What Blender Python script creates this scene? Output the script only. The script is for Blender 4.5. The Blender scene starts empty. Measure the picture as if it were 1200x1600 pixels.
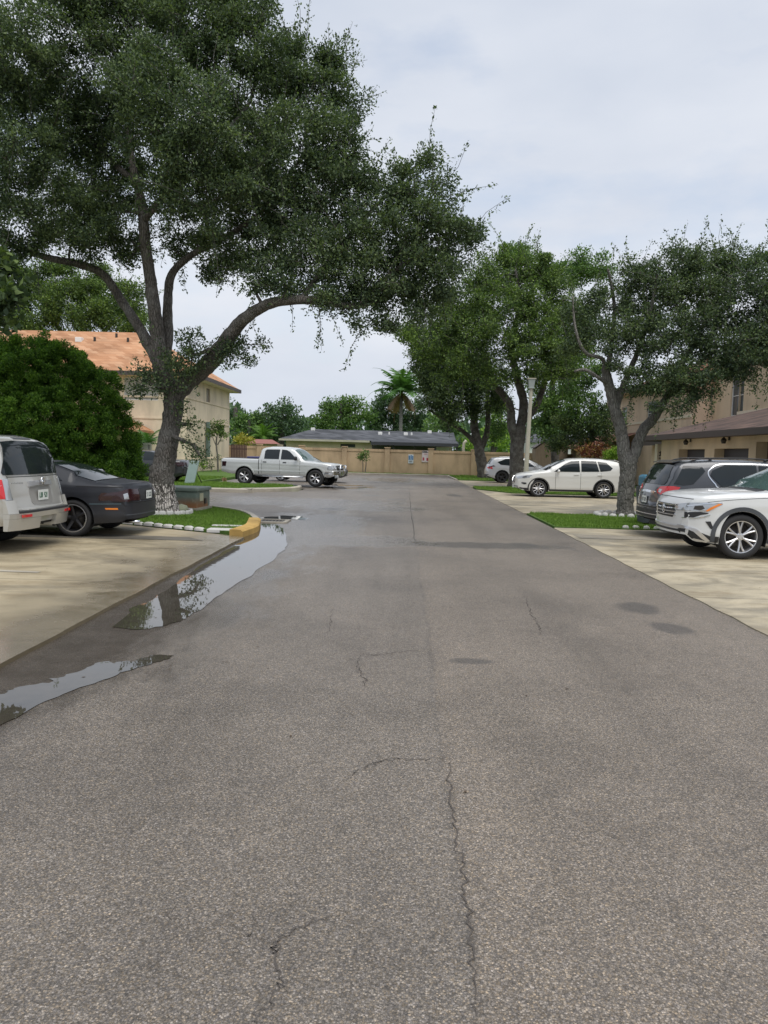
import bpy, math, random
import numpy as np
from mathutils import Vector, Matrix
from mathutils.bvhtree import BVHTree
from mathutils.geometry import delaunay_2d_cdt

rng = np.random.default_rng(7)
random.seed(7)
R = math.radians
scene = bpy.context.scene
COL = scene.collection

# ------------------------------------------------------------------ camera
FOC, EYE = 1180.0, 1.65          # focal length in pixels of the 1200x1600 photograph, eye height
YAW, PITCH, ROLL = R(1.4382), R(4.3993), R(1.45)
cam_d = bpy.data.cameras.new('camera')
cam = bpy.data.objects.new('camera', cam_d)
COL.objects.link(cam)
cam_d.sensor_fit = 'VERTICAL'
cam_d.sensor_height = 36.0
cam_d.lens = 36.0 * FOC / 1600.0
cam_d.clip_start = 0.05
cam_d.clip_end = 3000
CM = Matrix.Rotation(YAW, 3, 'Z') @ Matrix.Rotation(math.pi / 2 - PITCH, 3, 'X') @ Matrix.Rotation(ROLL, 3, 'Z')
cam.matrix_world = Matrix.Translation((0, 0, EYE)) @ CM.to_4x4()
scene.camera = cam

def ray(px, py):
    d = CM @ Vector((px - 600.0, 800.0 - py, -FOC))
    return d / d.y
def G(px, py, z=0.0):            # where a sight line meets the level z
    d = ray(px, py); t = (z - EYE) / d.z
    return (d.x * t, d.y * t, z)
def P(px, py, Y):                # where a sight line reaches distance Y along the road
    d = ray(px, py)
    return (d.x * Y, Y, EYE + d.z * Y)

# ------------------------------------------------------------------ world + sun (overcast)
SUN_EL, SUN_AZ = R(66), R(150)   # azimuth clockwise from +Y
world = bpy.data.worlds.new('World')
scene.world = world
world.use_nodes = True
nt = world.node_tree
nt.nodes.clear()
def wn(t, **k):
    n = nt.nodes.new(t)
    for a, b in k.items(): setattr(n, a, b)
    return n
sky = wn('ShaderNodeTexSky', sky_type='NISHITA', sun_disc=False)
sky.sun_elevation = SUN_EL
sky.sun_rotation = SUN_AZ
sky.air_density = 1.2; sky.dust_density = 2.0
tc = wn('ShaderNodeTexCoord')
mp = wn('ShaderNodeMapping'); mp.inputs['Scale'].default_value = (1, 1, 2.6)
no = wn('ShaderNodeTexNoise'); no.inputs['Scale'].default_value = 1.7; no.inputs['Detail'].default_value = 6; no.inputs['Roughness'].default_value = .5
no2 = wn('ShaderNodeTexNoise'); no2.inputs['Scale'].default_value = 4.2; no2.inputs['Detail'].default_value = 7; no2.inputs['Roughness'].default_value = .55
cr = wn('ShaderNodeValToRGB')
cr.color_ramp.elements[0].position = .32; cr.color_ramp.elements[0].color = (3.1, 3.45, 4.1, 1)
cr.color_ramp.elements[1].position = .68; cr.color_ramp.elements[1].color = (4.35, 4.55, 4.95, 1)
cr2 = wn('ShaderNodeValToRGB')
cr2.color_ramp.elements[0].position = .34; cr2.color_ramp.elements[0].color = (.72, .72, .72, 1)
cr2.color_ramp.elements[1].position = .5; cr2.color_ramp.elements[1].color = (1, 1, 1, 1)
mx = wn('ShaderNodeMix', data_type='RGBA')
bg = wn('ShaderNodeBackground'); bg.inputs['Strength'].default_value = 0.098
wo = wn('ShaderNodeOutputWorld')
L = nt.links.new
L(tc.outputs['Generated'], mp.inputs['Vector']); L(mp.outputs[0], no.inputs['Vector']); L(mp.outputs[0], no2.inputs['Vector'])
L(no.outputs[0], cr.inputs[0]); L(no2.outputs[0], cr2.inputs[0])
L(cr2.outputs[0], mx.inputs[0]); L(sky.outputs[0], mx.inputs[6]); L(cr.outputs[0], mx.inputs[7])
L(mx.outputs[2], bg.inputs['Color']); L(bg.outputs[0], wo.inputs['Surface'])

sun_d = bpy.data.lights.new('sun', 'SUN')
sun_d.energy = 1.5; sun_d.angle = R(48); sun_d.color = (1, .965, .91)
sun = bpy.data.objects.new('sun', sun_d)
COL.objects.link(sun)
sv = Vector((math.sin(SUN_AZ) * math.cos(SUN_EL), math.cos(SUN_AZ) * math.cos(SUN_EL), math.sin(SUN_EL)))
sun.rotation_euler = (-sv).to_track_quat('-Z', 'Y').to_euler()
scene.view_settings.view_transform = 'Standard'
scene.view_settings.look = 'None'
scene.view_settings.exposure = 0.9
scene.view_settings.gamma = 1.0
scene.view_settings.use_curve_mapping = False
try:
    scene.cycles.max_bounces = 6; scene.cycles.diffuse_bounces = 3; scene.cycles.glossy_bounces = 3
    scene.cycles.transmission_bounces = 3; scene.cycles.transparent_max_bounces = 6
except Exception: pass

# ------------------------------------------------------------------ materials
class NB:
    """small node-graph writer"""
    def __init__(s, name):
        s.m = bpy.data.materials.new(name); s.m.use_nodes = True
        s.t = s.m.node_tree; s.t.nodes.clear()
        s.out = s.n('ShaderNodeOutputMaterial')
        s.tc = s.n('ShaderNodeTexCoord')
        s.co = s.tc.outputs['Object']
    def n(s, t, **k):
        x = s.t.nodes.new(t)
        for a, b in k.items(): setattr(x, a, b)
        return x
    def put(s, sock, v):
        if isinstance(v, bpy.types.NodeSocket): s.t.links.new(v, sock)
        elif v is not None:
            if isinstance(v, tuple) and len(v) == 3 and sock.type == 'RGBA': v = (*v, 1)
            sock.default_value = v
    def math(s, op, a, b=None, c=None, clamp=False):
        x = s.n('ShaderNodeMath', operation=op, use_clamp=clamp)
        for i, v in enumerate((a, b, c)): s.put(x.inputs[i], v)
        return x.outputs[0]
    def map(s, scale=(1, 1, 1), rot=(0, 0, 0), loc=(0, 0, 0), src=None):
        x = s.n('ShaderNodeMapping')
        s.put(x.inputs['Vector'], src or s.co); x.inputs['Scale'].default_value = scale; x.inputs['Rotation'].default_value = rot; x.inputs['Location'].default_value = loc
        return x.outputs[0]
    def noise(s, scale, detail=4, rough=.55, vec=None, dist=0, col=False):
        x = s.n('ShaderNodeTexNoise')
        s.put(x.inputs['Vector'], vec or s.co); x.inputs['Scale'].default_value = scale; x.inputs['Detail'].default_value = detail
        x.inputs['Roughness'].default_value = rough; x.inputs['Distortion'].default_value = dist
        return x.outputs[1 if col else 0]
    def voro(s, scale, feat='F1', vec=None, out='Distance'):
        x = s.n('ShaderNodeTexVoronoi', feature=feat)
        s.put(x.inputs['Vector'], vec or s.co); x.inputs['Scale'].default_value = scale
        return x.outputs[out]
    def ramp(s, v, stops):
        x = s.n('ShaderNodeValToRGB'); s.put(x.inputs[0], v)
        e = x.color_ramp.elements
        while len(e) < len(stops): e.new(.5)
        for i, (p, c) in enumerate(stops):
            e[i].position = p; e[i].color = (c, c, c, 1) if isinstance(c, (int, float)) else (*c, 1)
        return x.outputs[0]
    def mix(s, f, a, b, mode='MIX'):
        x = s.n('ShaderNodeMix', data_type='RGBA', blend_type=mode)
        s.put(x.inputs[0], f); s.put(x.inputs[6], a); s.put(x.inputs[7], b)
        return x.outputs[2]
    def sep(s, v=None):
        x = s.n('ShaderNodeSeparateXYZ'); s.put(x.inputs[0], v or s.co); return x.outputs
    def bump(s, h, strength=.3, dist=.01, nrm=None):
        x = s.n('ShaderNodeBump'); s.put(x.inputs['Height'], h); s.put(x.inputs['Strength'], strength); x.inputs['Distance'].default_value = dist
        if nrm: s.put(x.inputs['Normal'], nrm)
        return x.outputs[0]
    def pbr(s, color, rough=.6, metal=0, normal=None, spec=None, coat=0, coat_rough=.03, trans=None, emis=None, ior=None):
        x = s.n('ShaderNodeBsdfPrincipled')
        s.put(x.inputs['Base Color'], color); s.put(x.inputs['Roughness'], rough); s.put(x.inputs['Metallic'], metal)
        if normal is not None: s.put(x.inputs['Normal'], normal)
        if spec is not None: s.put(x.inputs['Specular IOR Level'], spec)
        if ior is not None: s.put(x.inputs['IOR'], ior)
        if coat: x.inputs['Coat Weight'].default_value = coat; x.inputs['Coat Roughness'].default_value = coat_rough
        if trans is not None: s.put(x.inputs['Transmission Weight'], trans)
        s.t.links.new(x.outputs[0], s.out.inputs[0])
        return x

_mc = {}
def simple(name, color, rough=.6, metal=0, spec=None, coat=0, var=.12, vscale=6):
    """plain material with a little wear: colour and roughness wander slightly"""
    if name in _mc: return _mc[name]
    b = NB(name)
    n = b.noise(vscale, 5)
    dark = tuple(c * (1 - var) for c in color); lite = tuple(min(1, c * (1 + var)) for c in color)
    c = b.mix(n, dark, lite)
    r = b.math('MULTIPLY_ADD', n, .12, rough - .06, clamp=True)
    b.pbr(c, r, metal, spec=spec, coat=coat)
    _mc[name] = b.m
    return b.m

def paint(name, color, metal=0.0, rough=.38, coat=.85, dirt=.25):
    b = NB(name)
    x, y, z = b.sep()
    n = b.noise(3.2, 6)
    low = b.math('MULTIPLY', b.math('SUBTRACT', .62, z, clamp=True), b.math('MULTIPLY', n, 2.0), clamp=True)   # road film low on the panels
    c = b.mix(b.math('MULTIPLY', low, dirt), color, (.22, .2, .17))
    c = b.mix(b.math('MULTIPLY', n, .10), c, tuple(v * .82 for v in color))
    b.pbr(c, b.math('MULTIPLY_ADD', n, .12, rough - .06), metal, coat=coat, coat_rough=.06)
    return b.m

M = {}
def mk_asphalt(name, base=(.232, .203, .170), wet=True):
    b = NB(name)
    x, y, z = b.sep()
    cell = b.voro(150, out='Color')
    cs = b.sep(cell)
    d = b.voro(150)
    d2 = b.voro(270)
    fine = b.noise(330, 2, .7)
    big = b.noise(.45, 6, .6)
    mid = b.noise(5, 5, .6)
    stone = b.ramp(cs[0], [(0, .48), (.40, .8), (.72, 1.08), (.92, 1.45), (.985, 2.0)])
    c = b.mix(1.0, base, stone, 'MULTIPLY')
    tint = b.ramp(cs[1], [(0, (.96, .97, 1.04)), (.6, (1.02, 1.0, .97)), (1, (1.16, 1.03, .84))])
    c = b.mix(.9, c, tint, 'MULTIPLY')
    pit = b.ramp(d, [(.35, 1.0), (.75, .45)])
    c = b.mix(.75, c, pit, 'MULTIPLY')
    pit2 = b.ramp(b.math('ADD', b.math('MULTIPLY', d2, .7), b.math('MULTIPLY', fine, .5)), [(.35, 1.22), (.75, .6)])
    c = b.mix(.8, c, pit2, 'MULTIPLY')
    c = b.mix(1.0, c, b.ramp(big, [(.3, .70), (.5, 1.0), (.72, 1.16)]), 'MULTIPLY')
    c = b.mix(1.0, c, b.ramp(mid, [(.25, .88), (.5, 1.0), (.8, 1.08)]), 'MULTIPLY')
    lane = b.noise(1.5, 5, .6, vec=b.map((1.3, .10, 1), loc=(3, 0, 0)))
    c = b.mix(1.0, c, b.ramp(lane, [(.32, .86), (.5, 1.0), (.68, 1.08)]), 'MULTIPLY')
    # the two paving lanes differ slightly on either side of the seam
    wob = b.math('MULTIPLY_ADD', b.noise(1.1, 3), .12, .20)
    side = b.math('GREATER_THAN', x, wob)
    c = b.mix(side, b.mix(1.0, c, (.97, .975, .985), 'MULTIPLY'), b.mix(1.0, c, (1.04, 1.025, 1.01), 'MULTIPLY'))
    seamd = b.math('ABSOLUTE', b.math('SUBTRACT', x, wob))
    seam = b.math('MULTIPLY', b.math('SUBTRACT', 1, b.math('MULTIPLY', seamd, 26), clamp=True), b.ramp(b.noise(2.3, 4), [(.42, .0), (.66, .42)]))
    c = b.mix(seam, c, (.03, .028, .027))
    rough = b.math('MULTIPLY_ADD', cs[2], .2, .40)
    bst = .42; spc = .6
    wetm = None
    if wet:
        def blob(cx, cy, rx, ry):
            dx = b.math('MULTIPLY', b.math('SUBTRACT', x, cx), 1 / rx); dy = b.math('MULTIPLY', b.math('SUBTRACT', y, cy), 1 / ry)
            q = b.math('SQRT', b.math('ADD', b.math('MULTIPLY', dx, dx), b.math('MULTIPLY', dy, dy)))
            q = b.math('ADD', q, b.math('MULTIPLY', b.math('SUBTRACT', b.noise(2.2, 5, .65, vec=b.map((1, .35, 1))), .5), 1.3))
            return b.math('MULTIPLY', b.math('SUBTRACT', 1.0, q, clamp=True), 3.0, clamp=True)
        sh = blob(-1.2, 14.2, 1.9, 1.1)
        for a in ((-2.2, 16.5, 1.5, 5.0), (-3.3, 9.3, 2.0, 10.0), (-2.5, 35.6, 2.6, 2.2), (-4.5, 25.0, 5, 2.2), (-1.5, 23.0, 2.5, 1.6), (-.5, 48, 3, 5)):
            sh = b.math('MAXIMUM', sh, blob(*a))
        dk = blob(1.5, 14.0, 1.7, .55)
        for a in ((2.65, 8.45, .26, .42), (2.65, 7.45, .22, .3), (-.2, 27.5, .5, .5), (2.1, 31.5, .35, 1.2), (-1.25, 29.8, .5, .6), (2.25, 14.2, .45, .4), (-2.1, 22.0, .5, .5), (.6, 6, .2, .1)):
            dk = b.math('MAXIMUM', dk, blob(*a))
        rough = b.math('SUBTRACT', rough, b.math('MULTIPLY', sh, .26))
        c = b.mix(b.math('MULTIPLY', sh, .28), c, (.07, .065, .065))
        c = b.mix(b.math('MULTIPLY', dk, .5), c, (.028, .028, .029)); rough = b.math('SUBTRACT', rough, b.math('MULTIPLY', dk, .10))
        wet_reflect = b.math('MULTIPLY', blob(-3.25, 6.8, 1.55, 4.6), 1.0)
        wet_reflect = b.math('MAXIMUM', wet_reflect, blob(-3.0, 12.5, .95, 4.5))
        c = b.mix(b.math('MULTIPLY', wet_reflect, b.ramp(b.noise(3.5, 5, .65), [(.3, .88), (.7, .5)])), c, (.040, .033, .025))  # wet asphalt, with the tree's dark reflection painted into its brown
        spc = b.math('MULTIPLY_ADD', wet_reflect, -.52, .6)
    h = b.math('ADD', b.math('MULTIPLY', b.math('SUBTRACT', 1, d), .7), b.math('MULTIPLY', fine, .5))
    b.pbr(c, rough, normal=b.bump(h, bst, .005), spec=spc)
    return b.m
M['asphalt'] = mk_asphalt('asphalt')

def mk_concrete(name, base=(.42, .37, .285), joints=None, stain=1.0, wetx=None):
    b = NB(name)
    x, y, z = b.sep()
    n1 = b.noise(.7, 6, .6, vec=b.map((.7, 1.1, 1)))
    n2 = b.noise(1.9, 7, .66, vec=b.map((.55, 1.0, 1), loc=(4, 9, 0)))
    n3 = b.noise(60, 3, .7)
    blot = b.ramp(b.noise(.55, 6, .68, vec=b.map((.8, 1.3, 1), loc=(11, 3, 0)), dist=.8), [(.46, 0.0), (.60, .62 * stain)])
    c = b.mix(1, base, b.ramp(n1, [(.3, .66), (.5, .95), (.7, 1.12)]), 'MULTIPLY')
    c = b.mix(stain * .8, c, b.ramp(n2, [(.30, (.58, .52, .42)), (.52, (1, 1, .97)), (.75, (1.1, 1.1, 1.08))]), 'MULTIPLY')
    c = b.mix(blot, c, tuple(v * .48 for v in base))
    c = b.mix(.5, c, b.ramp(n3, [(.3, .8), (.7, 1.15)]), 'MULTIPLY')
    if joints:
        for ax, pos in joints:
            v = (x, y)[ax]
            dd = b.math('ABSOLUTE', b.math('SUBTRACT', b.math('ADD', v, b.math('MULTIPLY', b.noise(3, 3), .02)), pos + .01))
            c = b.mix(b.math('SUBTRACT', 1, b.math('MULTIPLY', dd, 60), clamp=True), c, (.07, .06, .045))
    r_ = b.math('SUBTRACT', b.math('MULTIPLY_ADD', n2, .3, .5), b.math('MULTIPLY', blot, .35))
    if wetx is not None:
        m = b.math('ADD', b.math('MULTIPLY', b.math('SUBTRACT', x, wetx), .95), b.math('MULTIPLY', b.math('SUBTRACT', b.noise(1.3, 5, .6), .5), 1.5), clamp=True)
        c = b.mix(b.math('MULTIPLY', m, .72), c, (.10, .078, .045)); r_ = b.math('SUBTRACT', r_, b.math('MULTIPLY', m, .42))
    b.pbr(c, r_, normal=b.bump(n3, .25, .004))
    return b.m

def mk_leaf(name, dark, mid, lite, trans=.25, patch=.9, rough=.6):
    b = NB(name)
    at = b.n('ShaderNodeAttribute', attribute_name='rnd').outputs['Fac']
    clump = b.noise(patch, 3, .6)
    v = b.math('ADD', b.math('MULTIPLY', at, .55), b.math('MULTIPLY', clump, .6))
    c = b.ramp(v, [(.28, dark), (.56, mid), (.86, lite)])
    p = b.pbr(c, rough, spec=.28)
    tr = b.n('ShaderNodeBsdfTranslucent'); b.put(tr.inputs[0], b.mix(1, c, (1.25, 1.45, .6), 'MULTIPLY'))
    ms = b.n('ShaderNodeMixShader'); ms.inputs[0].default_value = trans
    b.t.links.new(p.outputs[0], ms.inputs[1]); b.t.links.new(tr.outputs[0], ms.inputs[2]); b.t.links.new(ms.outputs[0], b.out.inputs[0])
    return b.m
M['oak_leaf'] = mk_leaf('oak_leaf', (.042, .066, .044), (.080, .118, .064), (.18, .235, .10), .25)
M['oak_leaf_b'] = mk_leaf('oak_leaf_b', (.044, .074, .032), (.085, .14, .045), (.21, .30, .07), .28)
M['oak_leaf_d'] = mk_leaf('oak_leaf_d', (.036, .060, .034), (.062, .10, .044), (.15, .21, .065), .22)
M['hedge_leaf'] = mk_leaf('hedge_leaf', (.034, .085, .014), (.085, .18, .024), (.19, .33, .04), .25, 1.6)
M['far_leaf'] = mk_leaf('far_leaf', (.055, .10, .045), (.10, .18, .06), (.20, .31, .08), .3, .35)
M['far_leaf_d'] = mk_leaf('far_leaf_d', (.045, .08, .055), (.075, .13, .07), (.13, .20, .09), .25, .35)
M['palm_leaf'] = mk_leaf('palm_leaf', (.08, .17, .05), (.16, .29, .08), (.28, .42, .12), .3, .6)
M['palm_dead'] = mk_leaf('palm_dead', (.22, .14, .08), (.36, .24, .14), (.45, .32, .2), .2, .6)
M['bright_leaf'] = mk_leaf('bright_leaf', (.09, .18, .03), (.19, .32, .05), (.34, .48, .08), .3, 1.0)
M['red_leaf'] = mk_leaf('red_leaf', (.10, .035, .025), (.20, .07, .045), (.28, .2, .06), .2, 3)
M['yellow_leaf'] = mk_leaf('yellow_leaf', (.25, .20, .04), (.42, .38, .08), (.5, .5, .12), .3, 3)
M['grass'] = mk_leaf('grass_blade', (.085, .135, .03), (.125, .235, .035), (.24, .34, .07), .3, 2.2, .6)

def mk_soil():
    b = NB('turf_ground')
    n = b.noise(7, 6, .7); n2 = b.noise(.5, 4)
    c = b.ramp(n, [(.3, (.035, .075, .014)), (.6, (.09, .18, .03)), (.8, (.16, .23, .06))])
    c = b.mix(b.math('MULTIPLY', n2, .35), c, (.13, .13, .06))
    b.pbr(c, .9, normal=b.bump(n, .6, .03), spec=.2)
    return b.m
M['turf'] = mk_soil()

def mk_bark(name, a=(.10, .088, .078), bcol=(.24, .215, .19), white=None, moss=0.0):
    b = NB(name)
    x, y, z = b.sep()
    v = b.map((1, 1, .28))
    n = b.noise(16, 6, .65, vec=v, dist=.6)
    n2 = b.noise(3, 4)
    cr_ = b.voro(20, 'DISTANCE_TO_EDGE', vec=b.map((1, 1, .3)))
    c = b.ramp(n, [(.3, a), (.55, tuple((p + q) / 2 for p, q in zip(a, bcol))), (.78, bcol)])
    c = b.mix(.8, c, b.ramp(cr_, [(0, .35), (.12, 1.0)]), 'MULTIPLY')
    c = b.mix(b.math('MULTIPLY', b.ramp(n2, [(.45, 0.0), (.7, 1.0)]), .5), c, (.30, .29, .27))
    if white:
        m = b.math('LESS_THAN', b.math('ADD', z, b.math('MULTIPLY', b.noise(9, 3), .05)), white)
        flak = b.ramp(b.math('ADD', b.math('MULTIPLY', n, .7), b.math('MULTIPLY', cr_, .9)), [(.40, 0.0), (.52, 1.0)])
        c = b.mix(b.math('MULTIPLY', m, flak), c, (.66, .60, .55))
    h = b.math('ADD', n, b.ramp(cr_, [(0, 0.0), (.2, .8)]))
    b.pbr(c, .85, normal=b.bump(h, .9, .03), spec=.25)
    return b.m
M['bark'] = mk_bark('oak_bark', white=.74)
M['bark_grey'] = mk_bark('grey_bark', (.13, .12, .105), (.33, .31, .28))
M['bark_dark'] = mk_bark('dark_bark', (.075, .065, .058), (.17, .15, .13))
M['palm_bark'] = mk_bark('palm_bark', (.25, .24, .21), (.42, .40, .36))

def mk_stucco(name, base, dirt=.25):
    b = NB(name)
    x, y, z = b.sep()
    n = b.noise(.9, 5, .6, vec=b.map((1, 1, .4))); f = b.noise(70, 3, .7)
    c = b.mix(1, base, b.ramp(n, [(.3, 1 - dirt), (.55, 1.0), (.75, 1.06)]), 'MULTIPLY')
    st = b.math('MULTIPLY', b.math('SUBTRACT', .5, z, clamp=True), b.noise(4, 4))
    c = b.mix(b.math('MULTIPLY', st, 1.2, clamp=True), c, tuple(v * .45 for v in base))
    b.pbr(c, .85, normal=b.bump(f, .35, .006), spec=.25)
    return b.m
M['cream'] = mk_stucco('cream_stucco', (.74, .63, .47))
M['cream2'] = mk_stucco('tan_stucco', (.68, .55, .385))
M['peach'] = mk_stucco('peach_stucco', (.70, .55, .41))
M['wallc'] = mk_stucco('boundary_stucco', (.56, .41, .265), .35)
M['trim'] = simple('trim_paint', (.70, .62, .48), .7)

def mk_roof(name, a, bcol, cc, sx=3.2, sz=7.5, ax='X'):
    b = NB(name)
    x, y, z = b.sep()
    # shingle courses follow height; joints run along the course
    wob = b.noise(2, 3)
    row = b.math('FLOOR', b.math('MULTIPLY', z, sz))
    al = b.math('ADD', x, y)
    cx = b.n('ShaderNodeCombineXYZ'); b.put(cx.inputs[0], b.math('FLOOR', b.math('ADD', b.math('MULTIPLY', al, sx), b.math('MULTIPLY', row, .37)))); b.put(cx.inputs[1], row)
    wn_ = b.n('ShaderNodeTexWhiteNoise'); b.put(wn_.inputs[0], cx.outputs[0])
    c = b.ramp(wn_.outputs[0], [(0, a), (.5, bcol), (1, cc)])
    fr = b.math('FRACT', b.math('MULTIPLY', z, sz))
    c = b.mix(.7, c, b.ramp(fr, [(0, .55), (.14, 1.0)]), 'MULTIPLY')
    big = b.noise(.5, 5, .6)
    c = b.mix(1, c, b.ramp(big, [(.3, .72), (.55, 1.0), (.75, 1.1)]), 'MULTIPLY')
    g = b.noise(90, 2)
    c = b.mix(.5, c, b.ramp(g, [(.3, .8), (.7, 1.2)]), 'MULTIPLY')
    b.pbr(c, .88, normal=b.bump(fr, .5, .02), spec=.25)
    return b.m
M['roof_orange'] = mk_roof('orange_shingle', (.40, .20, .105), (.48, .255, .14), (.55, .32, .19), 2.2, 4.5)
M['roof_brown'] = mk_roof('brown_shingle', (.075, .055, .048), (.115, .08, .068), (.16, .105, .085), 3, 8)
M['roof_red'] = mk_roof('red_brown_shingle', (.14, .065, .045), (.20, .09, .06), (.26, .12, .08), 3, 8)
M['roof_grey'] = mk_roof('grey_shingle', (.055, .058, .066), (.085, .09, .10), (.12, .125, .14), 1.6, 7)

M['black_plastic'] = simple('black_plastic', (.022, .023, .025), .55)
M['cladding'] = simple('grey_cladding', (.060, .066, .075), .6)
M['rubber'] = simple('tyre_rubber', (.022, .022, .023), .82)
M['chrome'] = simple('chrome', (.72, .73, .75), .14, 1.0, var=.05)
M['alloy'] = simple('alloy', (.62, .62, .63), .30, .85, var=.08)
M['darkalloy'] = simple('dark_alloy', (.045, .045, .05), .35, .6)
M['amber'] = simple('amber_lens', (.75, .22, .03), .2)
M['redlens'] = simple('red_lens', (.55, .018, .022), .12, coat=.8)
M['darkred'] = simple('smoked_lens', (.028, .008, .010), .15, coat=.4)
M['lens'] = simple('clear_lens', (.42, .44, .46), .12, .4, coat=.9)
M['white_p'] = simple('white_plastic', (.78, .78, .76), .5)
M['matte_dark'] = simple('underbody', (.012, .012, .012), .9)
M['darkmetal'] = simple('dark_metal', (.05, .045, .04), .5, .3)
M['garage'] = simple('garage_door', (.040, .040, .050), .5)
M['brownwall'] = mk_stucco('brown_panel', (.155, .115, .095))
M['fascia'] = simple('fascia', (.075, .060, .055), .6)
M['white_trim'] = simple('white_trim', (.74, .74, .72), .5)
M['lamp_grey'] = mk_stucco('lamp_post_concrete', (.50, .47, .38), .15)
M['stone_white'] = mk_stucco('white_stone', (.66, .65, .62), .35)
M['plate'] = simple('plate_white', (.72, .75, .72), .4)
M['plate_ink'] = simple('plate_green', (.03, .12, .07), .5)
M['plate_dark'] = simple('plate_ink', (.06, .08, .08), .5)
def mk_glass(name, c=(.012, .016, .018), r=.035):
    b = NB(name)
    n = b.noise(2.5, 3)
    b.pbr(b.mix(n, c, tuple(v * 1.5 for v in c)), b.math('MULTIPLY_ADD', b.noise(9, 5), .04, r - .01), spec=.5, ior=1.45, normal=b.bump(b.noise(1.3, 2), .015, .05))
    return b.m
M['glass'] = mk_glass('tinted_glass')
M['glass_green'] = mk_glass('green_windscreen', (.05, .085, .08), .03)
M['glass_house'] = mk_glass('window_glass', (.06, .07, .075), .06)
M['glass_pale'] = mk_glass('pale_blinds_glass', (.34, .33, .29), .15)

# ------------------------------------------------------------------ mesh builder
class MB:
    def __init__(s): s.v = []; s.f = []; s.n = 0
    def add(s, v, f):
        v = np.asarray(v, float).reshape(-1, 3)
        s.f += [tuple(int(i) + s.n for i in q) for q in f]
        s.v.append(v); s.n += len(v)
        return s
    def box(s, a, b, rotz=0, c=None, bev=0):
        x0, y0, z0 = a; x1, y1, z1 = b
        if bev:
            return s.bbox(a, b, bev, rotz, c)
        v = np.array([(x, y, z) for z in (z0, z1) for x, y in ((x0, y0), (x1, y0), (x1, y1), (x0, y1))], float)
        if rotz: v = rot_about(v, rotz, c if c is not None else ((x0 + x1) / 2, (y0 + y1) / 2))
        return s.add(v, [(0, 3, 2, 1), (4, 5, 6, 7), (0, 1, 5, 4), (1, 2, 6, 5), (2, 3, 7, 6), (3, 0, 4, 7)])
    def bbox(s, a, b, r, rotz=0, c=None):
        """box with rounded vertical edges and a softened top"""
        x0, y0, z0 = a; x1, y1, z1 = b
        def ring(ins, z):
            pts = []
            rr = max(r - ins * .5, r * .3)
            for cx, cy, a0 in ((x1 - ins, y1 - ins, 0), (x0 + ins, y1 - ins, 90), (x0 + ins, y0 + ins, 180), (x1 - ins, y0 + ins, 270)):
                sx = -1 if cx > (x0 + x1) / 2 else 1; sy = -1 if cy > (y0 + y1) / 2 else 1
                for k in range(4):
                    t = R(a0 + k * 30)
                    pts.append((cx + sx * rr + rr * math.cos(t), cy + sy * rr + rr * math.sin(t), z))
            return pts
        rings = [ring(0, z0), ring(0, z1 - r), ring(r * .3, z1 - r * .3), ring(r, z1)]
        v = np.array([p for q in rings for p in q])
        if rotz: v = rot_about(v, rotz, c if c is not None else ((x0 + x1) / 2, (y0 + y1) / 2))
        f = [tuple(range(15, -1, -1)), tuple(range(48, 64))]
        for k in range(3):
            for i in range(16):
                j = (i + 1) % 16
                f.append((k * 16 + i, k * 16 + j, k * 16 + 16 + j, k * 16 + 16 + i))
        return s.add(v, f)
    def prism(s, poly, d):
        """planar 3D polygon swept by vector d"""
        p = np.array(poly, float); n = len(p); d = np.array(d, float)
        f = [tuple(range(n - 1, -1, -1)), tuple(range(n, 2 * n))]
        f += [(i, (i + 1) % n, n + (i + 1) % n, n + i) for i in range(n)]
        return s.add(np.vstack([p, p + d]), f)
    def tube(s, pts, rad, k=8, caps=True, jit=0):
        pts = np.array(pts, float); m = len(pts)
        rad = np.full(m, rad, float) if np.isscalar(rad) else np.array(rad, float)
        t = np.gradient(pts, axis=0); t /= np.linalg.norm(t, axis=1)[:, None] + 1e-9
        ref = np.array([0, 0, 1.0]) if abs(t[0, 2]) < .9 else np.array([1.0, 0, 0])
        vs = []
        for i in range(m):
            u = np.cross(t[i], ref); u /= np.linalg.norm(u) + 1e-9
            w = np.cross(t[i], u); ref = np.cross(u, t[i])
            a = np.arange(k) * 2 * math.pi / k
            rr = rad[i] * (1 + (rng.normal(0, jit, k) if jit else 0))
            vs.append(pts[i] + (np.cos(a) * rr)[:, None] * u + (np.sin(a) * rr)[:, None] * w)
        f = []
        for i in range(m - 1):
            for j in range(k):
                j2 = (j + 1) % k
                f.append((i * k + j, i * k + j2, i * k + k + j2, i * k + k + j))
        if caps: f += [tuple(range(k - 1, -1, -1)), tuple(range((m - 1) * k, m * k))]
        return s.add(np.vstack(vs), f)
    def lathe(s, prof, k=32, axis='z', c=(0, 0, 0)):
        vs = []; m = len(prof)
        for r, h in prof:
            for j in range(k):
                a = 2 * math.pi * j / k
                p = (r * math.cos(a), r * math.sin(a), h)
                if axis == 'y': p = (p[0], h, p[1])
                vs.append((p[0] + c[0], p[1] + c[1], p[2] + c[2]))
        f = [(i * k + j, i * k + (j + 1) % k, i * k + k + (j + 1) % k, i * k + k + j) for i in range(m - 1) for j in range(k)]
        return s.add(vs, f)
    def data(s, name, mat, smooth=False):
        me = bpy.data.meshes.new(name)
        me.from_pydata(np.vstack(s.v).tolist() if s.v else [], [], s.f)
        me.materials.append(mat)
        if smooth:
            me.polygons.foreach_set('use_smooth', np.ones(len(me.polygons), bool))
        me.update()
        return me
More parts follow.
